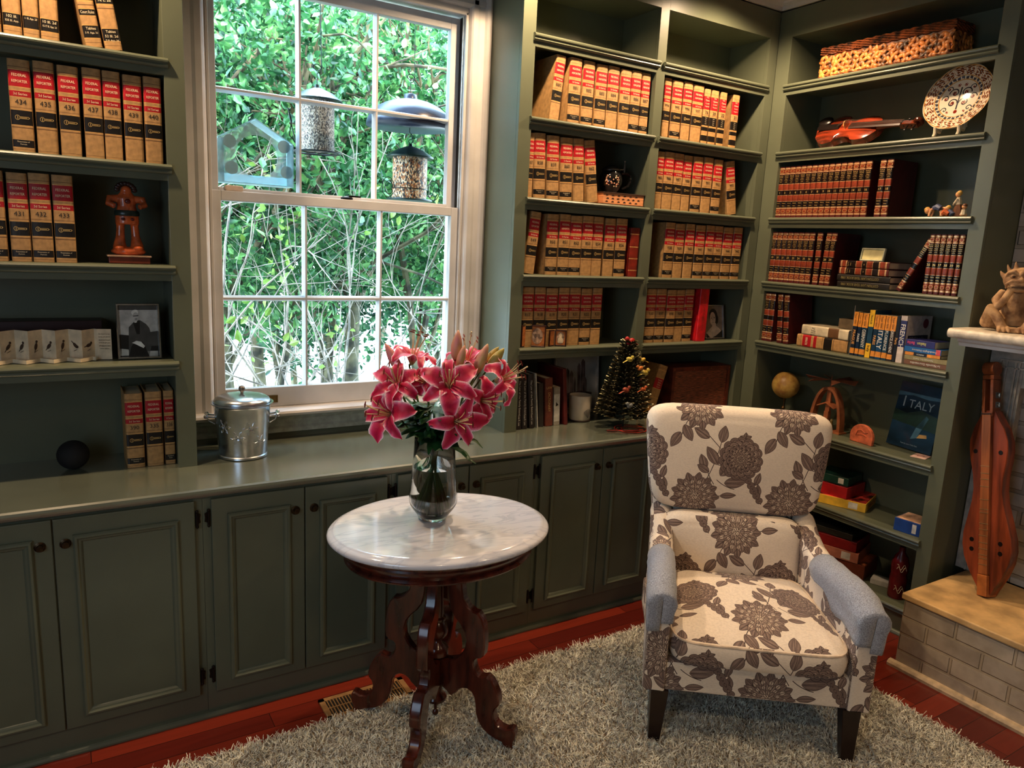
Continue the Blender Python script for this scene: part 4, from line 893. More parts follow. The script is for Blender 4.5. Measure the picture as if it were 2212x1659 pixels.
    img = bpy.data.images.new('floral_weave', S, S, alpha=False, float_buffer=False); img.colorspace_settings.name = 'Non-Color'
    px = np.ones((S, S, 4), np.float32); px[..., :3] = A[..., None]; img.pixels.foreach_set(px.ravel()); img.update()
    return img
FI = floral_tile()
def fabric():
    m = bpy.data.materials.new('floral_linen'); m.use_nodes = True; nt = m.node_tree; N = nt.nodes; b = N['Principled BSDF']
    t = N.new('ShaderNodeTexImage'); t.image = FI; uv = N.new('ShaderNodeUVMap'); nt.links.new(uv.outputs[0], t.inputs[0])
    tc = N.new('ShaderNodeTexCoord'); mp = N.new('ShaderNodeMapping'); mp.inputs['Scale'].default_value = (120,120,520); n = N.new('ShaderNodeTexNoise'); n.inputs['Scale'].default_value = 1; n.inputs['Detail'].default_value = 2
    nt.links.new(tc.outputs['Object'], mp.inputs[0]); nt.links.new(mp.outputs[0], n.inputs['Vector'])
    r = N.new('ShaderNodeValToRGB'); e = r.color_ramp.elements; e[0].position = .02; e[0].color = L3((236,220,198)); e[1].position = .95; e[1].color = L3((58,42,38))
    for p, c in ((.22,(196,174,150)),(.42,(150,126,112)),(.66,(106,86,78))): x = e.new(p); x.color = L3(c)
    nt.links.new(t.outputs['Color'], r.inputs[0]); mx = N.new('ShaderNodeMix'); mx.data_type = 'RGBA'; mx.blend_type = 'MULTIPLY'; mx.inputs['Factor'].default_value = 1
    r2 = N.new('ShaderNodeValToRGB'); r2.color_ramp.elements[0].position = .3; r2.color_ramp.elements[0].color = (.86,.85,.84,1); r2.color_ramp.elements[1].position = .6; r2.color_ramp.elements[1].color = (1,1,1,1)
    nt.links.new(n.outputs['Fac'], r2.inputs[0]); nt.links.new(r.outputs[0], mx.inputs['A']); nt.links.new(r2.outputs[0], mx.inputs['B']); nt.links.new(mx.outputs['Result'], b.inputs['Base Color'])
    bp = N.new('ShaderNodeBump'); bp.inputs['Strength'].default_value = .35; bp.inputs['Distance'].default_value = .0015; nt.links.new(n.outputs['Fac'], bp.inputs['Height']); nt.links.new(bp.outputs[0], b.inputs['Normal'])
    b.inputs['Roughness'].default_value = .85; b.inputs['Sheen Weight'].default_value = .15
    return m
FAB = fabric(); CHW = mat('espresso_leg_wood', (34,18,14), .35); PIP = mat('linen_piping', (214,192,166), .85)
GRY = mat('grey_linen_cover', (152,157,168), .9, nz=(260,.10), bump=(420,.5), sheen=.2)
def uvbox(o, sc_=.37, off=(0,0), force=None):
    me = o.data; ul = me.uv_layers.new(name='UVMap')
    for p in me.polygons:
        n = p.normal; ax = force if force is not None else max(range(3), key=lambda i: abs(n[i])*(1.0 if i != 1 else 1.7))
        for li in p.loop_indices:
            c = me.vertices[me.loops[li].vertex_index].co
            u, v = ((c.y, c.z), (c.x, c.z), (c.x, c.y))[ax]
            ul.data[li].uv = ((u+off[0])/sc_, (v+off[1])/sc_)
    return o
ch = thing('armchair', 'cream armchair with a brown floral print, dark tapered legs and wide back', 'armchair', (1.927,-1.06,0), rad(-37.7))
def soft(name, mb, **k):
    return mb.build(name, FAB, ch, smooth=True, world=False, **k)
def pad(x0, x1, y0, y1, z0, z1, r, nx=14, nz=12, puff=(.0,.0), wt=None, shift=None):
    """rounded upholstered block standing in XZ with thickness in Y; wt(z)->half width factor; puff front/back"""
    m = MB(); cx = (x0+x1)/2; hw = (x1-x0)/2; hz = (z1-z0)/2; cz = (z0+z1)/2; K = 40
    def outline(d):
        out = []
        for k in range(K):
            a = 2*PI*k/K; ex = 7.0; c, s = math.cos(a), math.sin(a)
            X = math.copysign(abs(c)**(2/ex), c); Z = math.copysign(abs(s)**(2/ex), s); zz = cz + Z*(hz-d)
            out.append((X, zz, d))
        return out
    rs = []
    T = y1-y0
    def ring(f, y, d, pf):
        r_ = []
        for k in range(K):
            a = 2*PI*k/K; ex = 7.0; c, s = math.cos(a), math.sin(a); X = math.copysign(abs(c)**(2/ex), c)*f; Z = math.copysign(abs(s)**(2/ex), s)*f
            zz = cz+Z*(hz-d); h = (hw-d)*(wt(zz) if wt else 1); yy = y + pf*(1-min(1, X*X*.9))*(1-min(1, Z*Z*.9))
            r_.append((cx+X*h, yy + (shift(zz) if shift else 0), zz))
        return r_
    for f in (.02,.3,.6,.85,.97): rs.append(ring(f, y0, r, -puff[0]))
    for q in range(7): a = q/6*PI/2; rs.append(ring(1, y0+r*(1-math.cos(a)), r*(1-math.sin(a)), 0))
    for q in range(7): a = q/6*PI/2; rs.append(ring(1, y1-r*(1-math.sin(a)), r*(1-math.cos(a)), 0))
    for f in (.9,.5,.02): rs.append(ring(f, y1, r, puff[1]))
    m.rings(rs); return m
rec = lambda z: (z-.4)*.10
wfl = lambda z: .86 + .14*min(1, max(0, (z-.62)/.42))**.8 if z > .62 else .86
uvbox(soft('back_shell', pad(-.385,.350,.645,.735,.20,1.05,.03, wt=lambda z: wfl(z)*.99, shift=rec), angle=0), off=(.19,.115))
uvbox(soft('upper_back', pad(-.392,.357,.565,.665,.648,1.078,.045, puff=(.022,0), wt=wfl, shift=rec), angle=0), off=(.27,.115))
uvbox(soft('lower_back', pad(-.295,.255,.515,.625,.36,.652,.04, puff=(.02,0), shift=rec), angle=0), off=(.105,.23))
# seat frame, front rail
sr_ = MB().box(-.345,.338,.012,.66,.205,.318); uvbox(sr_.build('seat_rail', FAB, ch, bevel=.010, world=False, seg=3), off=(.0625,-.1225))
# cushion
def cushion():
    m = MB(); K = 48; rs = []
    def R(f, z, d, dome=0):
        out = []
        for k in range(K):
            a = 2*PI*k/K; ex = 7.0; c, s = math.cos(a), math.sin(a); X = math.copysign(abs(c)**(2/ex), c)*f; Y = math.copysign(abs(s)**(2/ex), s)*f
            y = .255+Y*(.283-d); hw = (.298-.045*max(0,(y-.1)/.45)) - d
            out.append((-.005+X*hw, y, z + dome*(1-X*X)*(1-Y*Y) + .018*max(0,(y-.0))/.55))
        return out
    rs += [R(.3,.322,.02), R(1,.322,.02), R(1,.328,.006), R(1,.345,0), R(1,.385,-.002), R(1,.402,.004), R(1,.410,.014), R(.96,.413,.012,.02), R(.85,.414,.01,.035), R(.6,.414,.01,.042), R(.3,.414,.01,.045), R(.02,.414,.01,.046)]
    m.rings(rs); return m, R
cm_, CR = cushion()
cu = soft('seat_cushion', cm_, angle=60); uvbox(cu, off=(.085,-.03))
m = MB(); m.tube(CR(1,.406,.006), .0042, 6, loop=True); m.build('piping', PIP, cu, smooth=True, world=False)
# arms
def armT(y): 
    pts = [(-.03,.50),(0,.545),(.03,.580),(.07,.600),(.12,.608),(.25,.596),(.40,.585),(.52,.60),(.60,.64),(.67,.67)]
    for (a, b), (c, d) in zip(pts[:-1], pts[1:]):
        if y <= c: return b+(d-b)*(y-a)/(c-a)
    return pts[-1][1]
def arm_sec(y, s, off=0, zi=.21, zo=.21, n=9):
    q = min(1, max(0, y/.6)); inn = .300-.055*q; out = .378-.050*q; cx = (inn+out)/2; hw = (out-inn)/2+off; T = armT(y)+off; r = hw*1.12; zc = T-r
    P = [(cx-hw*.95, zi)] + [(cx-hw*.95, zi+(zc-.03-zi)*t) for t in (.33,.66,1)]
    for k in range(n+1):
        a = PI - PI*k/n; P.append((cx+r*math.cos(a), zc+r*math.sin(a)))
    P += [(cx+hw*.95, zc-.03+(zo-zc+.03)*t) for t in (0,.33,.66,1)]
    return [(s*x-.008, y, z) for x, z in P]
for s in (-1, 1):
    m = MB(); ys = [0,.004,.015,.04,.08,.12,.2,.3,.4,.5,.58,.66]; rs = []
    def inset(R, f, y, lean=0):
        cx_ = sum(p[0] for p in R)/len(R); return [(cx_+(p[0]-cx_)*f, y, .21+(p[2]-.21)*(1-(1-f)*.25)) for p in R]
    base = arm_sec(.03, s); rs.append(inset(base, .35, .0)); rs.append(inset(base, .80, -.002)); rs.append(inset(base, .94, .002))
    for y in (.014,.03,.06,.10,.2,.3,.4,.5,.58,.66): rs.append(arm_sec(max(y,.03), s) if y < .03 else arm_sec(y, s))
    rs = [[(x, y if i > 3 else y, z) for x, y, z in r_] for i, r_ in enumerate(rs)]
    rs[3] = [(x, .012, z) for x, y, z in rs[3]]
    # the roll leans forward near the top of the front
    rs = [[(x, y-.028*max(0,(z-.40)/.2)*max(0,1-y/.12), z) for x, y, z in r_] for r_ in rs]
    m.rings(rs); uvbox(soft('arm', m, angle=60), off=(.05,.11))
    # loose grey linen cover: an open sheet over the roll
    L_ = .40 if s > 0 else .36; n = 15; cs = []
    zo_, zi_ = (.43,.455) if s > 0 else (.435,.47)
    def cv(y, off, dz=0): 
        return [(x, yy-.028*max(0,(z-.40)/.2)*max(0,1-yy/.12), z) for x, yy, z in arm_sec(max(y,.03), s, off, zi_+dz, zo_+dz)]
    fr_ = cv(.03,.006); cx_ = sum(p[0] for p in fr_)/len(fr_)
    cs.append([(cx_+(p[0]-cx_)*.02, -.012-.028*max(0,(p[2]-.40)/.2), .45+(p[2]-.45)*.86) for p in fr_]); cs.append([(cx_+(p[0]-cx_)*.85, -.013-.028*max(0,(p[2]-.40)/.2), p[2]-.006*(p[2]>.5)) for p in fr_]); cs.append([(p[0], -.006-.028*max(0,(p[2]-.40)/.2), p[2]) for p in fr_])
    for i in range(10):
        y = .03 + (L_-.03)*i/9; cs.append([(x, yy, z) for x, yy, z in cv(y, .006+.0015*math.sin(i*2.1), (.012*math.sin(i*1.3) - (.02 if i > 7 else 0)*0) + .06*(i/9)*(1 if s > 0 else .4))])
    m = MB(); m.rings(cs, 0, cap=False, close=False)
    o = m.build('arm_cover', GRY, ch, smooth=True, world=False, angle=0); so_ = o.modifiers.new('s', 'SOLIDIFY'); so_.thickness = .003; so_.offset = 1; o['label'] = 'loose grey linen cover over the arm'
# legs
for x, y, sx, sy in ((-.322,.035,-1,-1),(.312,.035,1,-1),(-.27,.61,-1,1),(.255,.61,1,1)):
    m = MB(); t, b_ = .030, .019; dx, dy = sx*.006, sy*.012
    m.rings([[(x+i*t, y+j*t, .207) for i, j in ((-1,-1),(1,-1),(1,1),(-1,1))], [(x+dx+i*b_, y+dy+j*b_, .0085) for i, j in ((-1,-1),(1,-1),(1,1),(-1,1))]]); m.build('leg', CHW, ch, world=False, bevel=.002)
# ------------------------------------------------------------------ things on the left shelves
def remesh(o, v, sm=True):
    r = o.modifiers.new('r', 'REMESH'); r.mode = 'VOXEL'; r.voxel_size = v; r.use_smooth_shade = sm; s = o.modifiers.new('cs', 'SMOOTH'); s.iterations = 3; s.factor = .5; return o
CLAY = mat('glazed_orange_clay', (206,96,48), .25, nz=(30,.12), coat=.3); WOODB = mat('red_wood_plinth', (120,52,34), .35)
fg = thing('figurine', 'glazed orange clay figure with tall legs on a small wooden plinth', 'figurine', (.206,.335,1.556))
MB().box(-.062,.062,-.035,.035,.001,.022).build('plinth', WOODB, fg, bevel=.002, world=False); 
MB().box(-.066,.066,-.039,.039,.0225,.028).build('plinth_top', mat('pale_plinth_edge', (190,150,120), .4), fg, bevel=.001, world=False)
m = MB(); m.ell((0,0,.040), (.054,.030,.016)); 
for s in (-1,1):
    m.tube([(s*.026,0,.035),(s*.026,-.003,.06),(s*.023,0,.09),(s*.021,0,.125),(s*.019,0,.16)], [.022,.020,.0135,.0125,.017], 12); m.ell((s*.028,-.014,.052), (.017,.022,.010))
m.tube([(0,0,.13),(0,0,.155),(0,0,.19),(0,0,.215),(0,0,.235)], [.036,.036,.028,.031,.018], 16, flat=.7); m.build
for s in (-1,1): m.tube([(s*.026,0,.213),(s*.050,-.004,.212),(s*.054,-.012,.196),(s*.036,-.022,.188)], [.013,.013,.011,.009], 10)
m.ell((0,-.002,.240), (.017,.016,.017)); o = remesh(m.build('body', CLAY, fg, smooth=True, world=False), .0022)
m = MB()
for k in range(9): a = PI*k/8; m.ell((.026*math.cos(a), .002, .243+.020*math.sin(a)), (.009,.006,.008), n=8, m=6)
m.build('headdress', mat('dark_clay', (58,34,24), .4), fg, smooth=True, world=False)
m = MB().lathe([(.0365,.158),(.0385,.163),(.0375,.172),(.034,.176)], n=24, sy=.75); m.build('sash', mat('green_black_glaze', (34,48,42), .3), fg, smooth=True, world=False)
m = MB()
for x in (-.014,.014): m.ell((x,-.027,.147), (.006,.003,.005), n=10, m=6)
m.ell((.002,-.024,.205), (.009,.004,.008), n=10, m=6); m.build('marks', mat('dark_red_glaze', (90,24,20), .3), fg, smooth=True, world=False)
# accordion bird book
PAP = mat('cream_paper', (226,206,172), .8, nz=(30,.04)); SK = mat('sketch_ink', (70,52,38), .8)
ab = thing('accordion_book', 'cream folded paper book standing zigzag with bird drawings', 'book', (0,.33,1.228))
m = MB(); xs = [-.21+.0375*i for i in range(9)]; P = []
for i, x in enumerate(xs): P.append((x, -.018 if i % 2 else .022))
P += [(.098,.012),(.140,.004)]
for (x0,y0),(x1,y1) in zip(P[:-1], P[1:]):
    m.add([(x0,y0,.001),(x1,y1,.001),(x1,y1,.105),(x0,y0,.105)], [(0,1,2,3)])
m.build('folded_pages', PAP, ab, world=False); o = bpy.context.scene.objects[-1] if False else ab.children[-1]; q_ = o.modifiers.new('s','SOLIDIFY'); q_.thickness = .0008
m = MB()
for (x0,y0),(x1,y1) in zip(P[:-2], P[1:-1]):
    m.add([(x0-.008,y0-.03,.0015),(x0+.002,y0-.004,.0015),(x1,y1-.004,.0015),(x1-.008,y1-.03,.0015)], [(0,1,2,3)]); m.add([(x0-.008,y0-.03,.0015),(x1-.008,y1-.03,.0015),(x1-.008,y1-.03,.014),(x0-.008,y0-.03,.014)], [(0,1,2,3)])
m.build('lower_flaps', PAP, ab, world=False)
m = MB(); r = random.Random(5)
for i in range(len(P)-3):
    (x0,y0),(x1,y1) = P[i], P[i+1]; d = Vector((x1-x0, y1-y0, 0)).normalized(); n_ = Vector((d.y, -d.x, 0)); c = Vector(((x0+x1)/2, (y0+y1)/2, .052)) + n_*.0012
    def E_(cx, cz, a, b, rot):
        R_ = []; 
        for k in range(10): t = 2*PI*k/10; u, v = a*math.cos(t), b*math.sin(t); R_.append(tuple(c + d*(cx+u*math.cos(rot)-v*math.sin(rot)) + VZ*(cz+u*math.sin(rot)+v*math.cos(rot))))
        m.add(R_, [tuple(range(10))])
    ro = r.uniform(-.8,1.4); E_(0, 0, .012, .006, ro); E_(.010*math.cos(ro)+.001, .012*math.sin(ro)+.004, .0045, .0045, 0); E_(-.014*math.cos(ro), -.014*math.sin(ro), .008, .0015, ro); E_(0,-.016,.009,.0009,.4)
m.build('bird_drawings', SK, ab, world=False)
m = MB(); Mx = Matrix.Translation((.119,.0065,.05)) @ Matrix.Rotation(math.atan2(-.008,.042),4,'Z') @ MX
for i, s in enumerate(('Backyard song','birds and plants','drawn and bound','with bright joy','of nature and','other places')): m.text(s, Mx @ Matrix.Translation((0,.038-.010*i,.0008)), .0052, .034, 0)
m.build('handwriting', SK, ab, world=False)
sb = MB().box(-.25,.118,.40,.50,1.229,1.355); tag(sb.build('dark_box', mat('deep_maroon_box', (44,16,16), .4), bevel=.002), 'long dark maroon box lying behind the folded bird book', 'box')
# framed portraits
SILV = mat('silver_frame', (200,196,188), .25, .9)
def frame(name, lab, loc, rz, lean, w, h, bw, fm, cat='picture frame', back=True):
    M = Matrix.Translation((loc[0],loc[1],loc[2]+.0018)) @ Matrix.Rotation(rz,4,'Z') @ Matrix.Rotation(lean,4,'X'); t = thing(name, lab, cat); t.location = M.to_translation(); t.rotation_euler = M.to_euler()
    m = MB(); m.strip((-w/2,w/2,0,h), [(0,.008),(0,-.002),(.25*bw,-.005),(.7*bw,-.005),(bw,0),(bw,.008)]); m.build('frame', fm, t, world=False, smooth=True, angle=30)
    MB().box(-w/2+.002,w/2-.002,.004,.008,.002,h-.002).build('backing', BLK, t, world=False); return t
def flat(m, pts, y, mi, w, h):
    m.add([(x*w, -y, z*h) for x, z in pts], [tuple(range(len(pts)))], mi)
def elp(cx, cz, a, b, n=20, rot=0): return [(cx+a*math.cos(2*PI*i/n)*math.cos(rot)-b*math.sin(2*PI*i/n)*math.sin(rot), cz+a*math.cos(2*PI*i/n)*math.sin(rot)+b*math.sin(2*PI*i/n)*math.cos(rot)) for i in range(n)]
GR_ = [mat('photo_grey_%d' % v, (v, v, int(v*.96)), .3) for v in (34,76,136,186,232)]
t = frame('framed_photograph', 'silver framed photograph of an old man in a clerical collar, hands folded', (.225,.315,1.228), rad(0), rad(-7), .136, .192, .009, SILV)
m = MB(); W_, H_ = .118, .174; off = .009
def F(pts, y, mi): m.add([((x-.5)*W_, .003-.0003*y, off+z*H_) for x, z in pts], [tuple(range(len(pts)))], mi)
F([(0,0),(1,0),(1,1),(0,1)],0,3); F([(0,.92),(1,.92),(1,1),(0,1)],1,1); F([(0,0),(1,0),(1,.36),(0,.44)],1,0); F([(.74,.2),(1,.2),(1,.5),(.80,.48)],2,1); F([(.0,.02),(.24,.02),(.2,.14),(.02,.16)],2,3); F([(.66,.0),(.98,.0),(.98,.1),(.7,.1)],3,3)
F([(.20,.0),(.22,.3),(.24,.58),(.36,.67),(.46,.72),(.54,.72),(.70,.64),(.78,.56),(.84,.36),(.80,.16),(.74,.0)],3,1); F([(.36,.66),(.44,.44),(.52,.44),(.54,.70),(.46,.72)],4,0); F([(.2,.0),(.28,.2),(.4,.3),(.6,.28),(.74,.0)],4,0)
F(elp(.44,.80,.088,.105,20,.15),5,3); F(elp(.42,.87,.095,.055,20,.1),6,4); F(elp(.44,.795,.075,.08,20,.1),7,3); F([(.37,.805),(.51,.815),(.51,.80),(.37,.79)],8,0); F([(.405,.745),(.475,.75),(.47,.735),(.41,.732)],8,1); F([(.39,.69),(.46,.70),(.46,.675),(.40,.665)],8,4)
F([(.30,.27),(.42,.31),(.54,.29),(.64,.20),(.60,.16),(.50,.20),(.40,.24)],8,4)
m.build('photograph', GR_, t, world=False)
b_ = MB().ell((.006,.37,.893), (.0505,.0505,.0505), n=28, m=18); tag(b_.build('ball', mat('matt_black_ball', (14,14,15), .8, bump=(300,.2)), smooth=True, angle=0), 'matt black ball resting on the worktop in the left bookcase', 'ball')
# ------------------------------------------------------------------ right bookcase
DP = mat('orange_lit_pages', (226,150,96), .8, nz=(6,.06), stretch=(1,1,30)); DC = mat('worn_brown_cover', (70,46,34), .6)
t = thing('dictionary', 'thick thumb-indexed dictionary lying flat, page edges to the room', 'book', (2.292,.345,1.8865), rad(-3))
MB().box(-.118,.118,-.078,.09,.004,.052).build('page_block', DP, t, bevel=.002, world=False); MB().box(-.122,.122,-.082,.094,0,.0038).box(-.122,.122,-.082,.094,.0525,.0565).box(-.122,.122,.088,.094,.0038,.0525).build('cover', DC, t, world=False)
m = MB()
for row, n in enumerate((6,7,6)):
    for i in range(n):
        x = -.098+.03*i+.004*(row % 2)+(.004*i if n < 7 else 0); z = .040-.014*row; P_ = [(x+.0075*math.cos(a), -.0788, z+.0060*math.sin(a)) for a in [PI*k/10 for k in range(11)]]; m.add(P_, [tuple(range(11))])
m.build('thumb_notches', mat('notch_shadow_print', (52,26,18), .8), t, world=False)
ST = mat('black_glazed_stein', (16,14,14), .12, coat=.5); PEW = mat('pewter', (150,150,148), .3, .9)
t = thing('stein', 'round black lidded stein with pink flower decoration on the dictionary', 'stein', (2.262,.345,1.9435))
MB().lathe([(.0,0),(.030,0),(.034,.004),(.034,.008),(.044,.018),(.056,.045),(.058,.062),(.053,.082),(.042,.098),(.040,.102)], n=36).build('body', ST, t, smooth=True, world=False, angle=50)
MB().lathe([(.044,.1025),(.045,.108),(.036,.120),(.024,.123),(.020,.128),(.010,.131),(.001,.131)], n=32).build('lid', mat('dark_pewter', (70,70,66), .35, .8), t, smooth=True, world=False, angle=50)
MB().tube([(.050,-.018,.092),(.072,-.026,.096),(.090,-.032,.085),(.094,-.034,.062),(.084,-.030,.038),(.056,-.020,.024)], [.005,.006,.006,.006,.006,.005], 8).build('handle', ST, t, smooth=True, world=False)
m = MB(); m.tube([(.03,-.012,.115),(.052,-.019,.112),(.062,-.022,.118)], .0025, 6); m.tube([(.062,-.022,.10),(.062,-.022,.118),(.062,-.022,.148)], [.004,.005,.002], 8); m.ell((.062,-.022,.152), (.005,.004,.005)); m.build('thumb_lever', PEW, t, smooth=True, world=False)
m = MB(); r = random.Random(9)
for i in range(34):
    a = -1.95+r.uniform(-.75,.45); z = r.uniform(.028,.082); R_ = .0345+.0245*math.sin(min(1,(z)/.085)*PI*.72); c = (R_*math.cos(a), R_*math.sin(a), z)
    m.ell((c[0]*1.0, c[1]*1.0, z), (.0042*r.uniform(.5,1.2),.0042*r.uniform(.5,1.2),.0042*r.uniform(.5,1.2)), r.randint(0,1), n=7, m=4)
m.build('flower_decoration', [mat('painted_pink', (214,150,120), .4), mat('painted_cream', (220,196,160), .4)], t, smooth=True, world=False)
t = thing('stein_coaster', 'pale round coaster under the black stein', 'coaster', (2.262,.345,1.9432)); t.location.z = 1.943
MB().lathe([(.0,0),(.036,0),(.036,.0005)], n=24).build('disc', PAP, t, world=False)
# hinged portrait cases
CPR = mat('gilt_copper_mat', (198,120,66), .4, .5, nz=(40,.1)); CSW = mat('union_case', (52,24,16), .4); AMB = mat('ambrotype', (170,140,116), .3, nz=(60,.2))
def hcase(lab, x, w, h, mode):
    t = thing('portrait_case', lab, 'picture case', (x,.262,1.2285), rad(-32))
    m = MB(); m.strip((-w/2,w/2,0,h), [(0,.010),(0,0),(.004,-.001),(.006,.002),(.006,.010)]); m.box(-w/2,w/2,.008,.011,0,h); m.build('case', CSW, t, world=False)
    m = MB(); fr = [(-w/2+.005,.0065),(w/2-.005,.0065),(w/2-.005,h-.005),(-w/2+.005,h-.005)]
    m.box(-w/2+.005,w/2-.005,.0055,.008,.005,h-.005); m.build('mat_plate', CPR, t, world=False)
    m = MB(); n = 28; e = [(w*.32*math.cos(2*PI*i/n), .0050, h*.5+h*.37*math.sin(2*PI*i/n)) for i in range(n)]
    m.rings([e, [(x_, .0056, z_) for x_, y_, z_ in e]], 0)
    if mode:
        m.add([(w*.13*math.cos(a), .0044, h*.66+h*.13*math.sin(a)) for a in [2*PI*k/14 for k in range(14)]], [tuple(range(14))], 1); m.add([(-w*.22,.0045,h*.2),(w*.22,.0045,h*.2),(w*.2,.0045,h*.45),(w*.08,.0045,h*.56),(-w*.08,.0045,h*.56),(-w*.2,.0045,h*.45)], [(0,1,2,3,4,5)], 1)
    else:
        for cx in (-.1,.1): m.add([(w*cx+w*.08*math.cos(a), .0046, h*.5+h*.1*math.sin(a)) for a in [2*PI*k/12 for k in range(12)]], [tuple(range(12))], 2)
    m.build('portrait', [AMB, PAP, mat('ambrotype_dark', (110,90,78), .3)], t, world=False)
    s = thing('x', None, None) if 0 else None
    m = MB(); m.box(-.0035,.0035,-w*.62,0,0,h); m.box(.0036,.0045,-w*.58,-.005,.006,h-.006,1); m.v = [tuple(Matrix.Rotation(rad(-38),4,'Z') @ Vector(v)) for v in m.v]; m.v = [(v[0]-w/2-.004, v[1], v[2]) for v in m.v]
    m.build('hinged_cover', [CSW, CPR], t, world=False)
hcase('larger hinged copper portrait case with an oval group picture', 1.838, .078, .100, 0); hcase('smaller hinged copper portrait case showing a baby', 1.968, .056, .076, 1)
# tower print
t = frame('city_print', 'unframed print of hazy city towers leaning at the back of the worktop', (2.232,.452,.8435), 0, rad(-5), .275, .32, .003, mat('pale_mount_edge', (190,186,178), .7), 'print')
m = MB(); W_, H_, off = .27, .315, .003
PR_ = [mat('print_sky', (176,178,178), .5, nz=(6,.08)), mat('print_haze', (148,146,148), .5, nz=(20,.1)), mat('print_tower', (112,98,100), .5, nz=(70,.25), stretch=(1,1,.2)), mat('print_dark', (64,54,58), .5, nz=(40,.3)), mat('print_mount', (186,184,178), .6)]
F([(0,0),(1,0),(1,1),(0,1)],0,4); F([(.05,.04),(.95,.04),(.95,.94),(.05,.94)],1,0); F([(.05,.04),(.95,.04),(.95,.22),(.05,.30)],2,1)
for x, w_, t_ in ((.24,.09,.74),(.34,.08,.70),(.43,.05,.60),(.52,.07,.82),(.60,.10,.88),(.68,.06,.58)): F([(x,.28),(x+w_,.28),(x+w_,t_-.05),(x+w_*.7,t_-.02),(x+w_*.5,t_),(x+w_*.3,t_-.02),(x,t_-.06)],3,2)
F([(.18,.20),(.85,.18),(.86,.32),(.6,.36),(.4,.34),(.2,.33)],4,3); F([(.25,.1),(.8,.1),(.78,.19),(.22,.2)],5,3); m.build('print', PR_, t, world=False)
# candle
t = thing('candle_jar', 'white candle jar with a grey flower drawing on a dark coaster', 'candle', (2.163,.335,.8435))
MB().lathe([(0,0),(.054,0),(.056,.003),(.056,.006),(0,.006)], n=32).build('coaster', mat('dark_wood_coaster', (50,32,24), .5), t, smooth=True, world=False)
MB().lathe([(0,.0065),(.050,.0065),(.053,.012),(.0555,.126),(.0545,.128),(.0525,.126),(.0515,.10),(0,.10)], n=40, cap=False).build('jar', mat('frosted_white_jar', (214,200,176), .35, nz=(10,.03)), t, smooth=True, world=False)
m = MB()
for i in range(9):
    a = -1.35 + .0; p = []
    for k in range(9):
        tt_ = k/8; an = rad(-60+15*i); u = .018*math.sin(an)*math.sin(PI*tt_*.8)*1.5 + (.004*math.sin(tt_*6)); v = .02+.045*tt_*math.cos(an*.5); aa = a+u/.055; R_ = .0535+.0025*(v/.12)+.0004; p.append((R_*math.cos(aa), R_*math.sin(aa), v))
    m.tube(p, .0006, 4)
m.build('flower_drawing', mat('grey_ink', (90,88,86), .7), t, world=False)
# little metal tree with birds
BZ = mat('bronze_green_leaf', (64,58,36), .35, .35, nz=(90,.5)); BZL = mat('pale_leaf_highlight', (206,196,150), .35, .3)
t = thing('metal_tree', 'small tabletop tree of dark bronze leaves with painted birds', 'ornament', (2.275,.135,.8435))
m = MB(); m.tube([(0,0,.001),(0,0,.2),(0,0,.40)], [.004,.003,.0015], 6); r = random.Random(12); lv = MB(); hl_ = MB()
def tree_leaf(p, d, L):
    s_ = d.cross(VZ).normalized(); n_ = s_.cross(d); rr_ = []
    for j in range(5):
        q = j/4; w = L*.32*math.sin(PI*min(1,.12+q*.86))+.0003; c = p+d*L*q-VZ*(L*.18*q*q); rr_.append([tuple(c-s_*w+n_*w*.35), tuple(c), tuple(c+s_*w+n_*w*.35)])
    lv.rings(rr_, 0, cap=False, close=False)
    if r.random() < .6: hl_.tube([p+n_*.0012, p+d*L*.5+n_*.0012-VZ*(L*.045), p+d*L*.95+n_*.001-VZ*(L*.16)], .0011, 4)  # pale strips paint highlights along the metal leaves
for lvl in range(17):
    z = .035+.0225*lvl; R_ = .125*(1-lvl/18.5)**.85+.008; nb = 9 if lvl < 12 else 6
    for k in range(nb):
        a = k*2*PI/nb+lvl*.7; d = Vector((math.cos(a), math.sin(a), .28+lvl*.03)).normalized(); m.tube([(0,0,z),tuple(d*R_*.9+Vector((0,0,z)))], .0009, 4)
        for q in (.4,.6,.8,1.0):
            for s in (-1,0,1) if q > .9 else (-1,1):
                dd = (d + Vector((-math.sin(a), math.cos(a), 0))*s*.8 + VZ*.1).normalized(); tree_leaf(Vector((0,0,z))+d*R_*q*.92, dd, .033*(1.15-lvl*.02))
m.build('trunk_and_branches', mat('dark_wire', (30,28,24), .5, .5), t, world=False); lv.build('leaves', BZ, t, smooth=True, world=False, angle=0); hl_.build('leaf_highlights', BZL, t, world=False)
m = MB()
for R_ in (.045,.075): m.tube([(R_*math.cos(k*PI/12)+.01, R_*math.sin(k*PI/12)-.045, .003) for k in range(24)], .0035, 6, loop=True, flat=.6)
m.tube([(-.12,-.03,.003),(-.07,-.05,.003),(-.02,-.07,.003),(.05,-.09,.003)], .003, 6); m.build('red_base_ring', mat('red_enamel', (176,44,30), .35), t, smooth=True, world=False)
def bird(name, x, y, z, s, c, fl):
    m = MB(); m.ell((x,y,z), (.017*s,.008*s,.010*s), R=Matrix.Rotation(-.35*fl,3,'Y')); m.ell((x-fl*.015*s,y,z+.009*s), (.0075*s,.006*s,.0075*s)); m.tube([(x+fl*.012*s,y,z-.003*s),(x+fl*.034*s,y,z-.012*s)], [.005*s,.003*s], 6, flat=.4); m.tube([(x-fl*.021*s,y,z+.009*s),(x-fl*.029*s,y,z+.008*s)], [.002*s,.0004], 5)
    o = m.build(name, mat('bird_%d_%d_%d' % c, c, .4, nz=(90,.15)), t, smooth=True, world=False); return o
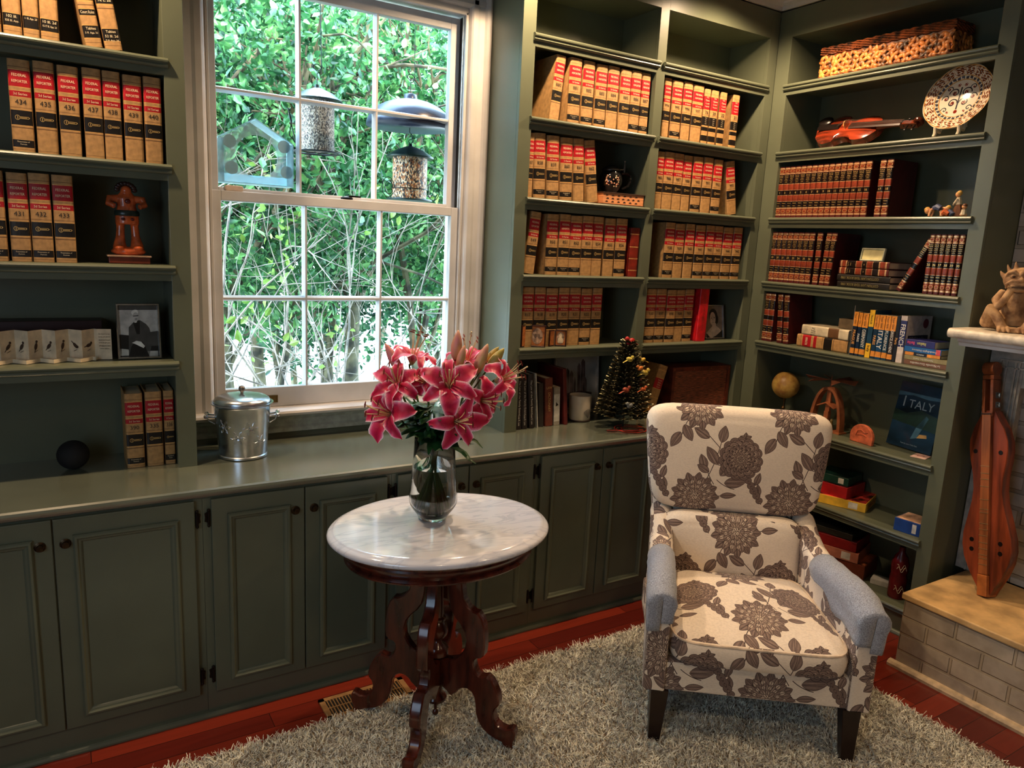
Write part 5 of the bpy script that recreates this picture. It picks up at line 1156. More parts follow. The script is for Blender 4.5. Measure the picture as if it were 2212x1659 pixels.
bird('red_bird', .0,-.01,.418,1.5,(176,36,34),1); bird('yellow_bird', -.055,-.075,.345,1.1,(214,196,90),-1); bird('yellow_bird', .058,-.06,.275,1.3,(206,180,80),-1); bird('yellow_bird', .065,-.03,.33,1.1,(196,160,60),1)
bird('orange_bird', .015,-.075,.30,1.0,(206,120,50),1); bird('orange_bird', .02,-.10,.205,1.0,(196,96,50),-1); bird('russet_bird', -.075,-.09,.205,1.2,(150,66,44),-1); bird('grey_bird', -.06,-.11,.135,1.1,(120,124,120),1); bird('yellow_bird', .085,-.08,.10,1.1,(216,150,60),-1)
# black frame, woman portrait, suitcase
MB_ = MB().box(0,.02,0,.16,0,.17); o = MB_.build('thin_case', mat('black_case', (24,24,24), .35), bevel=.001); o.location = (2.488,.30,1.557); tag(o, 'thin black case at the left end of the fourth shelf, corner bay', 'case')
t = frame('framed_photograph', 'silver framed portrait of a smiling dark-haired woman, beside the red book', (3.035,.315,1.2285), rad(0), rad(-9), .145, .185, .008, SILV)
m = MB(); W_, H_, off = .129, .169, .008; SP = [mat('sepia_%d' % v, (v, int(v*.90), int(v*.80)), .35) for v in (36,84,136,204,236)]
F([(0,0),(1,0),(1,1),(0,1)],0,2); F([(0,.0),(.0,.12),(.3,.30),(.42,.36),(.62,.38),(.86,.26),(1,.14),(1,0)],1,3); F([(.0,.0),(.26,.0),(.12,.10),(0,.16)],2,0); F([(.40,.0),(.60,.05),(.80,.14),(1,.24),(1,0)],2,0); F([(.40,.34),(.60,.30),(.62,.46),(.40,.44)],2,3)
F(elp(.46,.70,.25,.22),3,0); F(elp(.66,.58,.11,.15),3,0); F(elp(.43,.60,.17,.215,24,.05),4,3); F([(.25,.70),(.32,.80),(.50,.82),(.62,.74),(.60,.82),(.46,.90),(.30,.86)],5,0); F(elp(.36,.62,.035,.012),6,0); F(elp(.52,.63,.035,.012),6,0); F(elp(.44,.485,.07,.020),6,0); F(elp(.44,.487,.055,.009),7,4); F([(.43,.60),(.46,.545),(.40,.545)],6,2)
m.build('photograph', SP, t, world=False)
SC = mat('woven_brown_case', (120,62,38), .6, nz=(3,.3), stretch=(10,10,140), bump=(60,.4)); SCL = mat('brown_case_leather', (96,40,24), .4, nz=(20,.15))
t = thing('suitcase', 'old brown woven suitcase with leather edges at the end of the worktop', 'suitcase', (2.94,.36,.8435), rad(-3))
MB().box(-.19,.19,-.07,.08,.002,.238).build('body', SC, t, bevel=.008, world=False)
m = MB()
for x in (-.205,.185): m.box(x,x+.02,-.075,.085,0,.243)
m.box(-.1845,.1845,-.074,-.071,.22,.242).box(-.1845,.1845,-.074,-.071,0,.02).box(-.1845,.1845,-.075,.085,.2385,.243).build('leather_edges', SCL, t, bevel=.003, world=False)
m = MB()
for x in (-.195,-.06,.06,.195):
    for z in (.012,.231): m.ell((x,-.0765,z), (.003,.0015,.003), n=8, m=4)
m.build('rivets', mat('brass_rivet', (170,120,60), .3, .8), t, smooth=True, world=False)
# ------------------------------------------------------------------ right-hand bookcase
HY = mat('woven_hyacinth', (192,118,56), .45, nz=(30,.3)); HY2 = mat('dark_wicker_rim', (120,62,30), .45, nz=(30,.3))
t = thing('basket', 'long rectangular woven basket on the top shelf of the right-hand bookcase', 'basket', (3.335,-.305,2.5475), rad(-90))
hx, hy, H = .318, .075, .145
m = MB(); m.box(-hx,hx,-hy,hy,.002,.012).box(-hx,-hx+.006,-hy,hy,.012,H-.02).box(hx-.006,hx,-hy,hy,.012,H-.02).box(-hx+.006,hx-.006,-hy,-hy+.006,.012,H-.02).box(-hx+.006,hx-.006,hy-.006,hy,.012,H-.02); m.build('liner', HY2, t, world=False)
m = MB(); r = random.Random(6)
def wall(ax, L, sgn, cst, rows=5):
    for i in range(rows):
        n = int(L/.019)
        for k in range(n):
            u = -L/2+(k+.5)*L/n+r.uniform(-.006,.006); z = .022+.0185*i+r.uniform(-.005,.005); rot = (.75 if (i+k) % 2 else -.75)+r.uniform(-.5,.5)
            c = (u, cst+sgn*.004, z) if ax == 0 else (cst+sgn*.004, u, z); R_ = Matrix.Rotation(rot, 3, 'Y' if ax == 0 else 'X'); d = (.0185,.0055,.0095) if ax == 0 else (.0055,.0185,.0095); m.ell(c, d, n=7, m=5, R=R_)
wall(0, 2*hx, -1, -hy); wall(0, 2*hx, 1, hy, 3); wall(1, 2*hy, -1, -hx); wall(1, 2*hy, 1, hx); m.build('woven_sides', HY, t, smooth=True, world=False)
m = MB(); 
for z0, rr_ in ((H-.025,.0028),(H-.017,.0028),(H-.009,.003),(H,.0035),(.008,.003),(.015,.0025)):
    for ph in (0, PI):
        P_ = []; per = [(-hx,-hy),(hx,-hy),(hx,hy),(-hx,hy)]
        for i in range(4):
            a, b = per[i], per[(i+1)%4]; n = 40 if i % 2 == 0 else 12
            for k in range(n):
                q = k/n; x, y = a[0]+(b[0]-a[0])*q, a[1]+(b[1]-a[1])*q; w = k*1.1+ph+z0*300; nx, ny = ((0,-1),(1,0),(0,1),(-1,0))[i]; P_.append((x+nx*(.006+.004*math.sin(w)), y+ny*(.006+.004*math.sin(w)), z0+.004*math.cos(w)))
        m.tube(P_, rr_, 5, loop=True)
m.build('twisted_rim', HY2, t, smooth=True, world=False)
# violin
VR = mat('red_brown_varnish', (140,52,28), .18, nz=(5,.2), stretch=(1,8,8), coat=.6); EBO = mat('ebony', (22,16,14), .3); MPL = mat('pale_maple_bridge', (214,160,96), .4); NK = mat('varnished_neck', (110,48,26), .25)
def vout(n=64):
    P_ = []
    for k in range(n):
        t_ = 2*PI*k/n; pass
    key_ = [(0,0),(.03,.06),(.07,.095),(.10,.104),(.13,.097),(.145,.090),(.155,.072),(.185,.057),(.215,.060),(.235,.072),(.245,.080),(.275,.084),(.305,.078),(.335,.055),(.352,.025),(.355,.0)]
    return [(a, b) for a, b in key_] + [(a, -b) for a, b in reversed(key_[1:-1])]
vt = thing('violin', 'red brown violin lying tilted against the back of its shelf, scroll outward', 'violin')
X_ = Vector((-.05,-1,-.055)).normalized(); N_ = Vector((-.72,.04,.69)); N_ = (N_-X_*N_.dot(X_)).normalized(); Y_ = N_.cross(X_)
vt.matrix_world = Matrix.Translation((3.36,.055,2.315)) @ Matrix((X_, Y_, N_)).transposed().to_4x4(); M_ = vt.matrix_world.copy(); vt.location = M_.to_translation(); vt.rotation_euler = M_.to_euler()
vo = vout(); vm_ = MB(); rs = []
for sc_, z in ((.85,-.022),(.99,-.018),(1.0,-.016),(.975,-.013),(.975,.012),(1.0,.015),(1.0,.018),(.96,.021),(.7,.029),(.35,.032)): rs.append([(.1775+(a-.1775)*(sc_ if sc_ > .9 else sc_), b*sc_, z) for a, b in vo])
vm_.rings(rs); vm_.build('body', VR, vt, smooth=True, world=False, angle=35)
m = MB(); m.prism([(-.021,.036),(.021,.036),(.012,.040),(-.012,.040)], 0, .20, .475); m.build('fingerboard', mat('brown_black_fingerboard', (58,34,26), .35), vt, world=False)
m = MB(); m.tube([(.35,0,.018),(.40,0,.024),(.47,0,.027)], [.018,.013,.012], 10); m.prism([(-.012,.008),(.012,.008),(.012,.034),(-.012,.034)], 0, .465, .55)
for q in range(2): m.tube([(.55+.022*math.sin(a)*(1-a/9), 0, .016+.022*(1-a/9)*(1-math.cos(a))-.0) for a in [k*.5 for k in range(14)]], .010, 8)
m.build('neck_and_scroll', NK, vt, smooth=True, world=False, angle=40)
m = MB(); m.prism([(-.021,.032),(-.017,.040),(-.019,.050),(-.010,.062),(0,.064),(.010,.061),(.019,.048),(.017,.040),(.021,.032)], 0, .180, .184); m.build('bridge', MPL, vt, world=False)
m = MB(); m.prism([(-.020,.034),(.020,.034),(.011,.042),(-.011,.042)], 0, .02, .145); m.ell((.03,.045,.035), (.04,.032,.012)); m.build('tailpiece_and_chinrest', EBO, vt, smooth=True, world=False)
m = MB()
for y in (-.008,-.003,.003,.008): m.tube([(.13,y,.041),(.182,y*1.4,.0635),(.475,y,.042),(.54,y,.03)], .0006, 4)
m.build('strings', PEW, vt, world=False)
for i, (x, s) in enumerate(((.485,1),(.505,-1),(.522,1),(.54,-1))):
    m = MB(); m.tube([(x,-s*.016,.022),(x,s*.016,.022),(x,s*.034,.022)], [.003,.003,.0035], 6); m.ell((x,s*.038,.022), (.009,.006,.004)); m.build('peg', EBO, vt, smooth=True, world=False)
m = MB()
for s in (-1,1): m.tube([(.16,s*.036,.0265),(.165,s*.041,.0262),(.18,s*.040,.0264),(.195,s*.034,.0268),(.205,s*.036,.0265)], .0016, 5)
m.build('sound_holes', EBO, vt, world=False)
# plate on an easel
def plate_img(S=512):
    y, x = np.mgrid[0:S,0:S]/S*2-1; R_ = np.hypot(x, y); th = np.arctan2(y, x); A = np.zeros((S,S,3), np.float32); A[:] = (.90,.86,.76)
    rr = np.random.default_rng(2)
    def put(mask, c, a=1): A[mask] = A[mask]*(1-a)+np.array(c)*a
    brn = (.36,.14,.06); blu = (.12,.13,.20); red = (.50,.12,.06); org = (.72,.36,.12)
    nz_ = np.sin(th*26+np.sin(R_*40)*2)*np.sin(R_*46+np.sin(th*9)*2); put((R_ > .72) & (R_ < .97) & (nz_ > .12), brn, .85); nz3 = np.sin(th*40+R_*30)*np.sin(R_*70-th*6); put((R_ > .74) & (R_ < .95) & (nz3 > .55), org, .8)
    put((R_ > .60+.02*np.sin(th*16)) & (R_ < .68+.02*np.sin(th*16)) & (np.sin(th*32) > -.6), blu, .8)
    def sp(cx, cy, s, turns, c, w, fl=1):
        for t in np.linspace(0, turns*2*PI, 160):
            r_ = s*(1-t/(turns*2*PI+.6)); px, py = cx+fl*r_*math.cos(t), cy+r_*math.sin(t); m_ = (x-px)**2+(y-py)**2 < w*w; put(m_, c)
    for fl in (-1,1):
        sp(fl*.17,.18,.16,1.2,blu,.016,fl); sp(fl*.17,-.14,.15,1.3,blu,.016,-fl); sp(fl*.40,.02,.12,1.1,blu,.014,fl); sp(fl*.36,.32,.10,1,blu,.012,-fl); sp(fl*.36,-.34,.10,1,blu,.012,fl)
        for cx, cy, s in ((.17,.18,.06),(.17,-.14,.06),(.40,.02,.05),(.10,.42,.05),(.25,-.42,.04),(.36,.32,.035)): put(((x-fl*cx)**2+(y-cy)**2 < s*s) & (np.sin(x*90)*np.sin(y*90) > -.3), red)
    put((np.abs(x) < .02) & (np.abs(y) < .35), blu); put((x**2+(y+.42)**2 < .003), red)
    for R0_ in (.98,.70,.585): put(np.abs(R_-R0_) < .012, (.78,.56,.26))
    px = np.ones((S,S,4), np.float32); px[..., :3] = A; im = bpy.data.images.new('plate_decor', S, S); im.pixels.foreach_set(px.ravel()); im.update(); return im
pmt = bpy.data.materials.new('painted_plate'); pmt.use_nodes = True; nt = pmt.node_tree; ti = nt.nodes.new('ShaderNodeTexImage'); ti.image = plate_img(); uvn = nt.nodes.new('ShaderNodeUVMap'); nt.links.new(uvn.outputs[0], ti.inputs[0]); nt.links.new(ti.outputs[0], nt.nodes['Principled BSDF'].inputs['Base Color']); nt.nodes['Principled BSDF'].inputs['Roughness'].default_value = .12; nt.nodes['Principled BSDF'].inputs['Coat Weight'].default_value = .5
pl = thing('plate', 'scalloped china plate with brown and blue scrollwork, standing on an easel', 'plate', (3.318,-.655,2.385))
n = 96; m = MB(); Rm = Matrix.Rotation(-PI/2,4,'Z') @ Matrix.Rotation(rad(-16),4,'X') @ MX; prof = [(0,0),(.078,0),(.090,.006),(.135,.017),(.1385,.0185),(.135,.0145),(.090,.002),(.078,-.004),(0,-.004)]
rs = []
for q, z in prof: rs.append([(max(q,.0005)*(1+(.022*abs(math.sin(4*2*PI*j/n)) if q > .1 else 0))*math.cos(2*PI*j/n), max(q,.0005)*(1+(.022*abs(math.sin(4*2*PI*j/n)) if q > .1 else 0))*math.sin(2*PI*j/n), z) for j in range(n)])
m.rings(rs); flatuv = [(v[0]/.28+.5, v[1]/.28+.5) for v in m.v]; m.xf(Rm); o = m.build('dish', pmt, pl, smooth=True, world=False, angle=60)
ul = o.data.uv_layers.new(name='UVMap')
for l in o.data.loops: ul.data[l.index].uv = flatuv[l.vertex_index]
es = thing('plate_easel', 'white wooden easel holding the painted plate', 'stand', (3.30,-.655,2.2175)); WHE = mat('white_easel', (222,206,176), .5)
for y in (-.05,.05):
    m = MB(); m.tube([(-.045,y,.006),(-.035,y,.022),(-.040,y,.045),(-.030,y,.050),(-.022,y,.034),(-.006,y,.030),(.03,y,.10),(.058,y,.18)], [.007,.008,.007,.006,.007,.008,.006,.005], 8); m.tube([(-.045,y,.006),(.06,y,.006)], .006, 8); m.build('arm', WHE, es, smooth=True, world=False)
MB().tube([(.02,-.05,.05),(.02,.05,.05)], .005, 8).build('crossbar', WHE, es, smooth=True, world=False)
# small ceramic figures
SKN = mat('figurine_skin', (226,164,112), .35); HRY = mat('figurine_blond', (206,160,80), .4); BLU = mat('figurine_blue', (70,80,110), .4); RST = mat('figurine_rust', (196,96,50), .4); CRMF = mat('figurine_cream', (206,190,160), .4); BRF = mat('figurine_brown', (96,60,40), .4)
def child(lab, loc, parts_):
    t = thing('ceramic_figurine', lab, 'figurine', loc, group='small ceramic children on the third shelf')
    for nm, mt_, shp in parts_:
        m = MB()
        for s in shp:
            if len(s) == 2: m.ell(s[0], s[1], n=12, m=8)
            else: m.tube(s[0], s[1], 8)
        m.build(nm, mt_, t, smooth=True, world=False)
child('crawling ceramic baby in blue overalls at the shelf edge', (3.245,-.648,1.8865), (
    ('body', SKN, [((0,.012,.026),(.013,.013,.014)), ([(0,0,.026),(0,-.012,.034)],[.006,.009],0), ([(-.010,-.008,.032),(-.012,-.004,.016),(-.012,-.002,.003)],[.006,.005,.005],0), ([(.008,-.008,.032),(.012,-.004,.016),(.012,0,.003)],[.006,.005,.005],0), ([(0,-.045,.026),(.0,-.050,.012),(0,-.048,.004)],[.008,.007,.006],0)]),
    ('hair', HRY, [((0,.015,.031),(.0125,.012,.012))]), ('overalls', BLU, [([(0,-.010,.036),(0,-.026,.042),(0,-.042,.034)],[.010,.014,.013],0)])))
child('seated ceramic child bent over an orange slope', (3.25,-.712,1.8865), (
    ('slope', RST, [([(0,.018,.008),(0,.004,.022),(0,-.014,.012)],[.010,.016,.012],0)]), ('body', SKN, [((0,-.004,.036),(.010,.012,.010)), ([(0,-.002,.034),(0,.020,.040)],[.006,.003],0)]), ('hair', HRY, [((0,-.008,.040),(.010,.010,.009))]), ('clothes', BLU, [([(0,-.012,.026),(0,-.028,.014),(0,-.018,.005)],[.009,.010,.006],0)])))
child('ceramic woman seated upright behind the children, looking down', (3.275,-.745,1.8865), (
    ('dress', BRF, [([(0,-.006,.002),(0,-.004,.03),(0,-.002,.052)],[.026,.022,.012],0)]), ('blouse', CRMF, [([(0,-.002,.05),(0,0,.068),(0,.002,.082)],[.012,.013,.008],0), ([(-.010,0,.075),(-.012,.010,.058),(0,.020,.052)],[.006,.005,.004],0)]), ('head', SKN, [((0,.006,.095),(.010,.011,.012))]), ('hair', HRY, [((0,.001,.100),(.011,.011,.011))])))
child('small ceramic child sitting at the far end of the third shelf', (3.25,-.785,1.8865), (
    ('body', SKN, [((0,0,.042),(.010,.010,.011)), ([(-.004,.010,.006),(-.002,0,.010),(.004,-.012,.006)],[.006,.008,.006],0)]), ('clothes', CRMF, [([(0,0,.008),(0,0,.030)],[.013,.009],0)]), ('hair', BRF, [((0,-.001,.046),(.0102,.0102,.009))])))
# framed card on the stack
t = frame('photo_card', 'small pale green framed card standing on the lying encyclopedia volumes', (3.262,-.392,ZS[1]+.1275), -PI/2, rad(-10), .118, .062, .008, mat('pale_green_frame', (182,186,160), .4), 'card')
MB().box(-.052,.052,.001,.0035,.007,.055).build('card', mat('yellowed_card', (206,196,140), .5, nz=(12,.1)), t, world=False)
# globe, candle pyramid, terracotta, book on Italy, pink card
t = thing('globe', 'small antique yellow globe showing just above the armchair back', 'globe', (3.325,.045,.8215))
MB().ell((0,0,.185), (.072,.072,.072), n=36, m=22).build('sphere', mat('antique_globe', (196,158,80), .4, nz=(26,.3,(150,104,50))), t, smooth=True, world=False, angle=0)
m = MB(); m.lathe([(.0,0),(.05,0),(.052,.006),(.03,.014),(.010,.02),(.008,.05),(.012,.06),(.006,.07)], n=24); m.tube([(0,.079*math.sin(a),.185+.079*math.cos(a)) for a in [rad(k) for k in range(20,200,12)]], .003, 6); m.tube([(0,.0,.07),(0,0,.112)], .004, 6); m.build('stand', mat('bronze_stand', (90,64,34), .4, .7), t, smooth=True, world=False)
PW = mat('plain_pine_wood', (176,104,66), .5, nz=(10,.12)); t = thing('candle_pyramid', 'wooden pointed-arch candle pyramid with a four-blade fan on top', 'ornament', (3.325,-.225,.8215), rad(-90))
m = MB(); arc = lambda s, k: (s*(.0+.092*math.cos(rad(k))**.9), .002+.225*math.sin(rad(k)))
for s in (-1,1):
    rs = []
    for k in range(0,91,9):
        x, z = arc(s, min(k,89.9)); x2, z2 = x*.82, z*.93+.002; rs.append([(x,-.02,z),(x,.02,z),(x2,.02,z2),(x2,-.02,z2)])
    m.rings(rs)
m.build('arch', PW, t, world=False); m = MB().box(-.10,.10,-.03,.03,.0,.008).box(-.012,.012,-.012,.012,.008,.10).box(-.012,.012,-.006,.006,.10,.215); m.build('base_and_post', PW, t, world=False)
m = MB(); m.prism([(-.05,.125),(0,.150),(.05,.125),(.05,.120),(0,.144),(-.05,.120)], 1, -.025,.025); m.build('roof', PW, t, world=False)
m = MB(); m.tube([(0,0,.22),(0,0,.285)], [.004,.002], 6); 
for k in range(6):
    a = k*PI/3+.25; d = Vector((math.cos(a), math.sin(a), 0)); s_ = Vector((-d.y, d.x, 0)); p0 = d*.012+VZ*.262; p1 = d*.125+VZ*.262
    m.add([tuple(v) for v in (p0-s_*.004, p0+s_*.004, p1+s_*.020+VZ*.010, p1-s_*.020-VZ*.010, p0-s_*.004+VZ*.0015, p0+s_*.004+VZ*.0015, p1+s_*.020+VZ*.0115, p1-s_*.020-VZ*.0085)], [(0,1,2,3),(4,7,6,5),(0,3,7,4),(1,5,6,2),(2,6,7,3)])
m.build('fan', mat('brown_fan_blades', (120,70,48), .5), t, world=False)
m = MB()
for x in (-.03,.03): m.lathe([(.012,.008),(.010,.03),(.006,.05),(.008,.055),(.004,.065)], (x,0,0), 10)
m.build('carved_figures', mat('dim_gold_figures', (130,110,60), .5), t, smooth=True, world=False)
t = thing('terracotta_plaque', 'half-round terracotta plaque with a raised drawing', 'ornament', (3.262,-.470,.8215), rad(-96)); P_ = [(-.062,0)] + [(.064*math.cos(a), .030+.062*math.sin(a)) for a in [rad(180-k*12) for k in range(-1,17)]] + [(.062,0)]
MB().prism(P_, 1, -.009, .009).build('plaque', mat('terracotta', (204,104,68), .6, nz=(40,.08)), t, bevel=.003, world=False)
m = MB(); m.tube([(-.03,-.010,.035),(-.02,-.010,.06),(0,-.010,.065),(.02,-.010,.055),(.035,-.010,.06)], .002, 5); m.tube([(-.02,-.010,.04),(.01,-.010,.045),(.03,-.010,.04)], .002, 5); m.build('relief', MATS['terracotta'], t, smooth=True, world=False)
t = thing('book', 'large dark blue ITALY picture book standing with its cover to the room', 'book', (3.36,-.640,.8265)); t.rotation_euler = (Matrix.Rotation(rad(-98),4,'Z') @ Matrix.Rotation(rad(-10),4,'X')).to_euler()
MB().box(-.118,.118,0,.022,.001,.310).build('cover', mat('blue_black_photo_cover', (18,34,44), .2, nz=(4,.5,(34,66,92)), stretch=(1,1,2), coat=.5), t, bevel=.001, world=False); MB().box(-.114,.1165,.002,.020,.3102,.3106).build('page_block', PAG, t, world=False)
m = MB(); m.text('I', TM(-.078,.218,-.0006), .050, .03, 0); m.text('TALY', TM(.012,.212,-.0006), .038, .14, 0); m.text('Text by Laura Della Casa', TM(0,.022,-.0006), .008, .16, 0); m.build('lettering', mat('pale_title', (150,170,176), .5), t, world=False)
m = MB()
for pts, mi in (([(-.118,.12),(.118,.10),(.118,.17),(.02,.19),(-.05,.165),(-.118,.175)],0),([(.0,.05),(.03,.06),(.065,.16),(.05,.17),(.015,.11)],1),([(-.118,.24),(-.04,.252),(.04,.244),(.118,.25),(.118,.262),(-.118,.262)],1),([(.03,.06),(.08,.07),(.075,.085),(.04,.08)],2)): m.add([(x,-.0004,z) for x, z in pts], [tuple(range(len(pts)))], mi)
m.build('cover_picture', [mat('cover_green', (26,50,40), .3), mat('cover_pale_blue', (70,110,130), .3), mat('cover_warm_light', (190,150,90), .3)], t, world=False)
o = MB().box(-.045,.045,-.032,.032,0,.001).build('printed_card', mat('pink_white_card', (226,190,176), .5)); o.location = (3.31,-.735,.822); o.rotation_euler = (0,0,rad(12)); tag(o, 'pink and white printed card lying before the ITALY book', 'card')
m = MB(); m.lathe([(.012,.0012),(.016,.0012)], n=20, cap=False); m.build('red_mark', mat('red_print', (190,60,50), .5), o, world=False)
# games and boxes
def gbox(name, lab, loc, rz, w, d, h, c, band=None, txt=None, top=None, cat='box', lab_c=None, tsz=.5):
    t = thing(name, lab, cat, loc, rz); MB().box(-w/2,w/2,-d/2,d/2,0,h).build('carton', mat('carton_%d_%d_%d' % c, c, .4, nz=(20,.06)), t, bevel=.0015, world=False)
    if top: MB().box(-w/2+.004,w/2-.004,-d/2+.004,d/2-.004,h,h+.0012).build('lid_picture', mat('lid_%d_%d_%d' % top, top, .4, nz=(14,.35)), t, world=False)
    if txt:
        m = MB(); m.text(txt, Matrix.Translation((0,-d/2-.0008,h/2)) @ MX, h*tsz, w*.8, 0, .01); m.build('lettering', lab_c or CRM, t, world=False)
    if band: m = MB().box(w/2-w*.30,w/2-w*.14,-d/2-.0006,-d/2+.001,h*.15,h*.85); m.build('label', WHC, t, world=False)
    return t
g = gbox('board_game', 'yellow game box lettered OPERATION at the bottom of the fourth-lowest stack', (3.375,-.345,.4725), rad(-70), .27, .25, .045, (232,184,60), True, None, (190,60,50))
m = MB(); m.text('OPERATION', Matrix.Translation((.1358,0,.022)) @ Matrix.Rotation(PI/2,4,'Z') @ MX, .024, .2, 0, .01); m.build('lettering', mat('red_brown_title', (150,40,36), .5), g, world=False)
gbox('board_game', 'red boxed game lying on the yellow game box', (3.35,-.315,.5185), rad(-82), .20, .19, .058, (176,30,34), None, None, (90,20,24))
gbox('board_game', 'green boxed game with a small portrait on its end, topmost of its stack', (3.355,-.315,.5785), rad(-78), .17, .17, .040, (22,60,48), True, None, (16,44,38))
gbox('card_game', 'small blue game box at the outer end of the second shelf', (3.30,-.755,.4725), rad(-84), .115, .13, .060, (34,70,140), True, None, (206,150,120))
gbox('board_game', 'brown box at the bottom of the lowest game stack', (3.37,-.40,.1305), rad(-75), .26, .2, .075, (110,50,32), None, None, (176,100,66))
gbox('board_game', 'red and white box with a bar label in the lowest game stack', (3.36,-.355,.208), rad(-72), .27, .22, .052, (190,120,96), True, None, (130,26,26))
gbox('board_game', 'red box with pale crest in the lowest game stack', (3.355,-.345,.262), rad(-74), .27, .21, .052, (130,22,24), None, None, (80,14,16))
gbox('board_game', 'dark green box topmost of the lowest game stack', (3.36,-.33,.316), rad(-78), .26, .2, .030, (38,40,34))
gbox('card_game', 'small white card box lying on the lowest shelf', (3.37,-.615,.1305), rad(-70), .10, .07, .026, (200,196,186))
t = thing('drink_bottle', 'dark red bottle with white looping script on the lowest shelf', 'bottle', (3.30,-.725,.1305)); MB().lathe([(0,0),(.036,0),(.038,.01),(.038,.10),(.034,.12),(.038,.135),(.038,.17),(.030,.20),(.014,.225),(.013,.25),(0,.25)], n=28).build('body', mat('dark_red_gloss', (96,20,24), .25), t, smooth=True, world=False)
m = MB()
for z in (.045,.15):
    for q in (0, 1): m.tube([((.0388)*math.cos(a_), (.0388)*math.sin(a_), z+.013*math.sin(k*.9+q)+.012*q) for k, a_ in enumerate([rad(-170+6*j) for j in range(12)])], .0011, 4)
m.build('white_script', CRM, t, world=False)
# ------------------------------------------------------------------ gargoyle on the mantel
STN = mat('sandstone_cast', (196,156,110), .75, nz=(30,.2,(128,92,62)), bump=(120,.5))
t = thing('gargoyle', 'crouching sand-coloured gargoyle with spiked head resting its chin on its hands', 'figurine', (3.215,-1.06,1.4365), rad(-62)); m = MB()
m.tube([(0,.05,.02),(0,.052,.07),(0,.035,.13),(0,.015,.165)], [.055,.055,.045,.03], 16); m.ell((0,.0,.205), (.058,.048,.048), n=22, m=14); m.ell((0,-.036,.188), (.040,.026,.017)); m.ell((0,-.036,.166), (.036,.022,.010)); m.ell((0,-.058,.204), (.010,.012,.010)); m.ell((0,-.044,.225), (.010,.012,.016))
for s in (-1,1):
    m.tube([(s*.008,-.046,.222),(s*.024,-.046,.236),(s*.042,-.034,.230),(s*.050,-.020,.214)], [.005,.0065,.006,.004], 8); m.tube([(s*.010,-.058,.200),(s*.028,-.052,.200),(s*.046,-.036,.186),(s*.044,-.030,.168)], [.005,.006,.006,.004], 8); m.ell((s*.026,-.040,.216), (.011,.008,.009)); m.ell((s*.009,-.056,.195), (.006,.006,.005)); m.tube([(s*.020,-.010,.243),(s*.022,-.008,.258),(s*.024,-.006,.274)], [.011,.007,.002], 8); m.tube([(s*.040,-.004,.238),(s*.046,0,.250),(s*.050,.002,.262)], [.009,.005,.002], 8); m.tube([(s*.045,.0,.205),(s*.062,.006,.222),(s*.07,.01,.236)], [.012,.008,.002], 8)
    m.tube([(s*.045,.03,.15),(s*.066,.005,.12),(s*.060,-.035,.095),(s*.042,-.045,.13),(s*.028,-.040,.162)], [.020,.019,.016,.014,.013], 12)
    m.tube([(s*.04,.05,.03),(s*.085,.0,.035),(s*.080,-.045,.085),(s*.058,-.052,.055),(s*.036,-.062,.018)], [.030,.030,.024,.019,.017], 12)
    for k in (-1,0,1): m.tube([(s*.034+k*.012,-.062,.018),(s*.032+k*.016,-.088,.010),(s*.032+k*.017,-.100,.004)], [.010,.009,.003], 8)
    for k in range(3): m.tube([(s*(.020+.008*k),-.045,.168),(s*(.020+.009*k),-.056,.180)], [.005,.004], 6)
m.tube([(0,-.05,.012),(0,-.085,.010)], [.03,.03], 10, flat=.35); remesh(m.build('body', STN, t, smooth=True, world=False), .0024)
m = MB()
for s in (-1,1): m.ell((s*.026,-.0475,.2155), (.006,.003,.0045), n=8, m=6)
m.tube([(-.034,-.050,.176),(-.014,-.060,.1765),(.014,-.060,.1765),(.034,-.050,.176)], .0035, 6); m.build('eyes_and_mouth_line', mat('dark_brown_face_marks', (60,40,28), .8), t, smooth=True, world=False)  # eyes and mouth line drawn in dark brown
# ------------------------------------------------------------------ dulcimer on the hearth
DW = mat('dulcimer_red_wood', (128,58,32), .3, nz=(4,.15), stretch=(8,8,1), coat=.2); DF = mat('dulcimer_fretboard', (150,86,46), .35, nz=(5,.12), stretch=(8,8,1)); DH = mat('dulcimer_end_block', (170,98,48), .35)
A_, B_ = Vector((3.245,-1.135,.334)), Vector((3.372,-.945,1.285)); Z_ = (B_-A_).normalized(); Y_ = Vector((1,-.18,0)); Y_ = (Y_-Z_*Y_.dot(Z_)).normalized(); X_ = Y_.cross(Z_)
t = thing('dulcimer', 'hourglass-shaped red wood dulcimer leaning upright on the hearth', 'dulcimer'); M_ = Matrix.Translation(A_) @ Matrix((X_, Y_, Z_)).transposed().to_4x4(); t.location = A_; t.rotation_euler = M_.to_euler()
hw = [(0,.018),(.03,.035),(.09,.072),(.15,.098),(.20,.107),(.25,.104),(.32,.086),(.39,.068),(.44,.062),(.50,.066),(.56,.078),(.61,.084),(.65,.082),(.70,.066),(.745,.040),(.775,.026)]
o_ = [(w_, l) for l, w_ in hw] + [(-w_, l) for l, w_ in reversed(hw)]
MB().rings([[(x*f, y, z) for x, z in o_] for f, y in ((.97,-.024),(1,-.021),(.98,-.018),(.98,.018),(1,.021),(.97,.024))]).build('body', DW, t, world=False, smooth=True, angle=30)
MB().box(-.019,.019,-.040,-.0245,.09,.76).build('fretboard', DF, t, bevel=.001, world=False)
MB().box(-.021,.021,-.044,-.0245,.0,.088).box(-.021,.021,-.030,.020,-.002,.012).build('end_block', DH, t, bevel=.003, world=False)
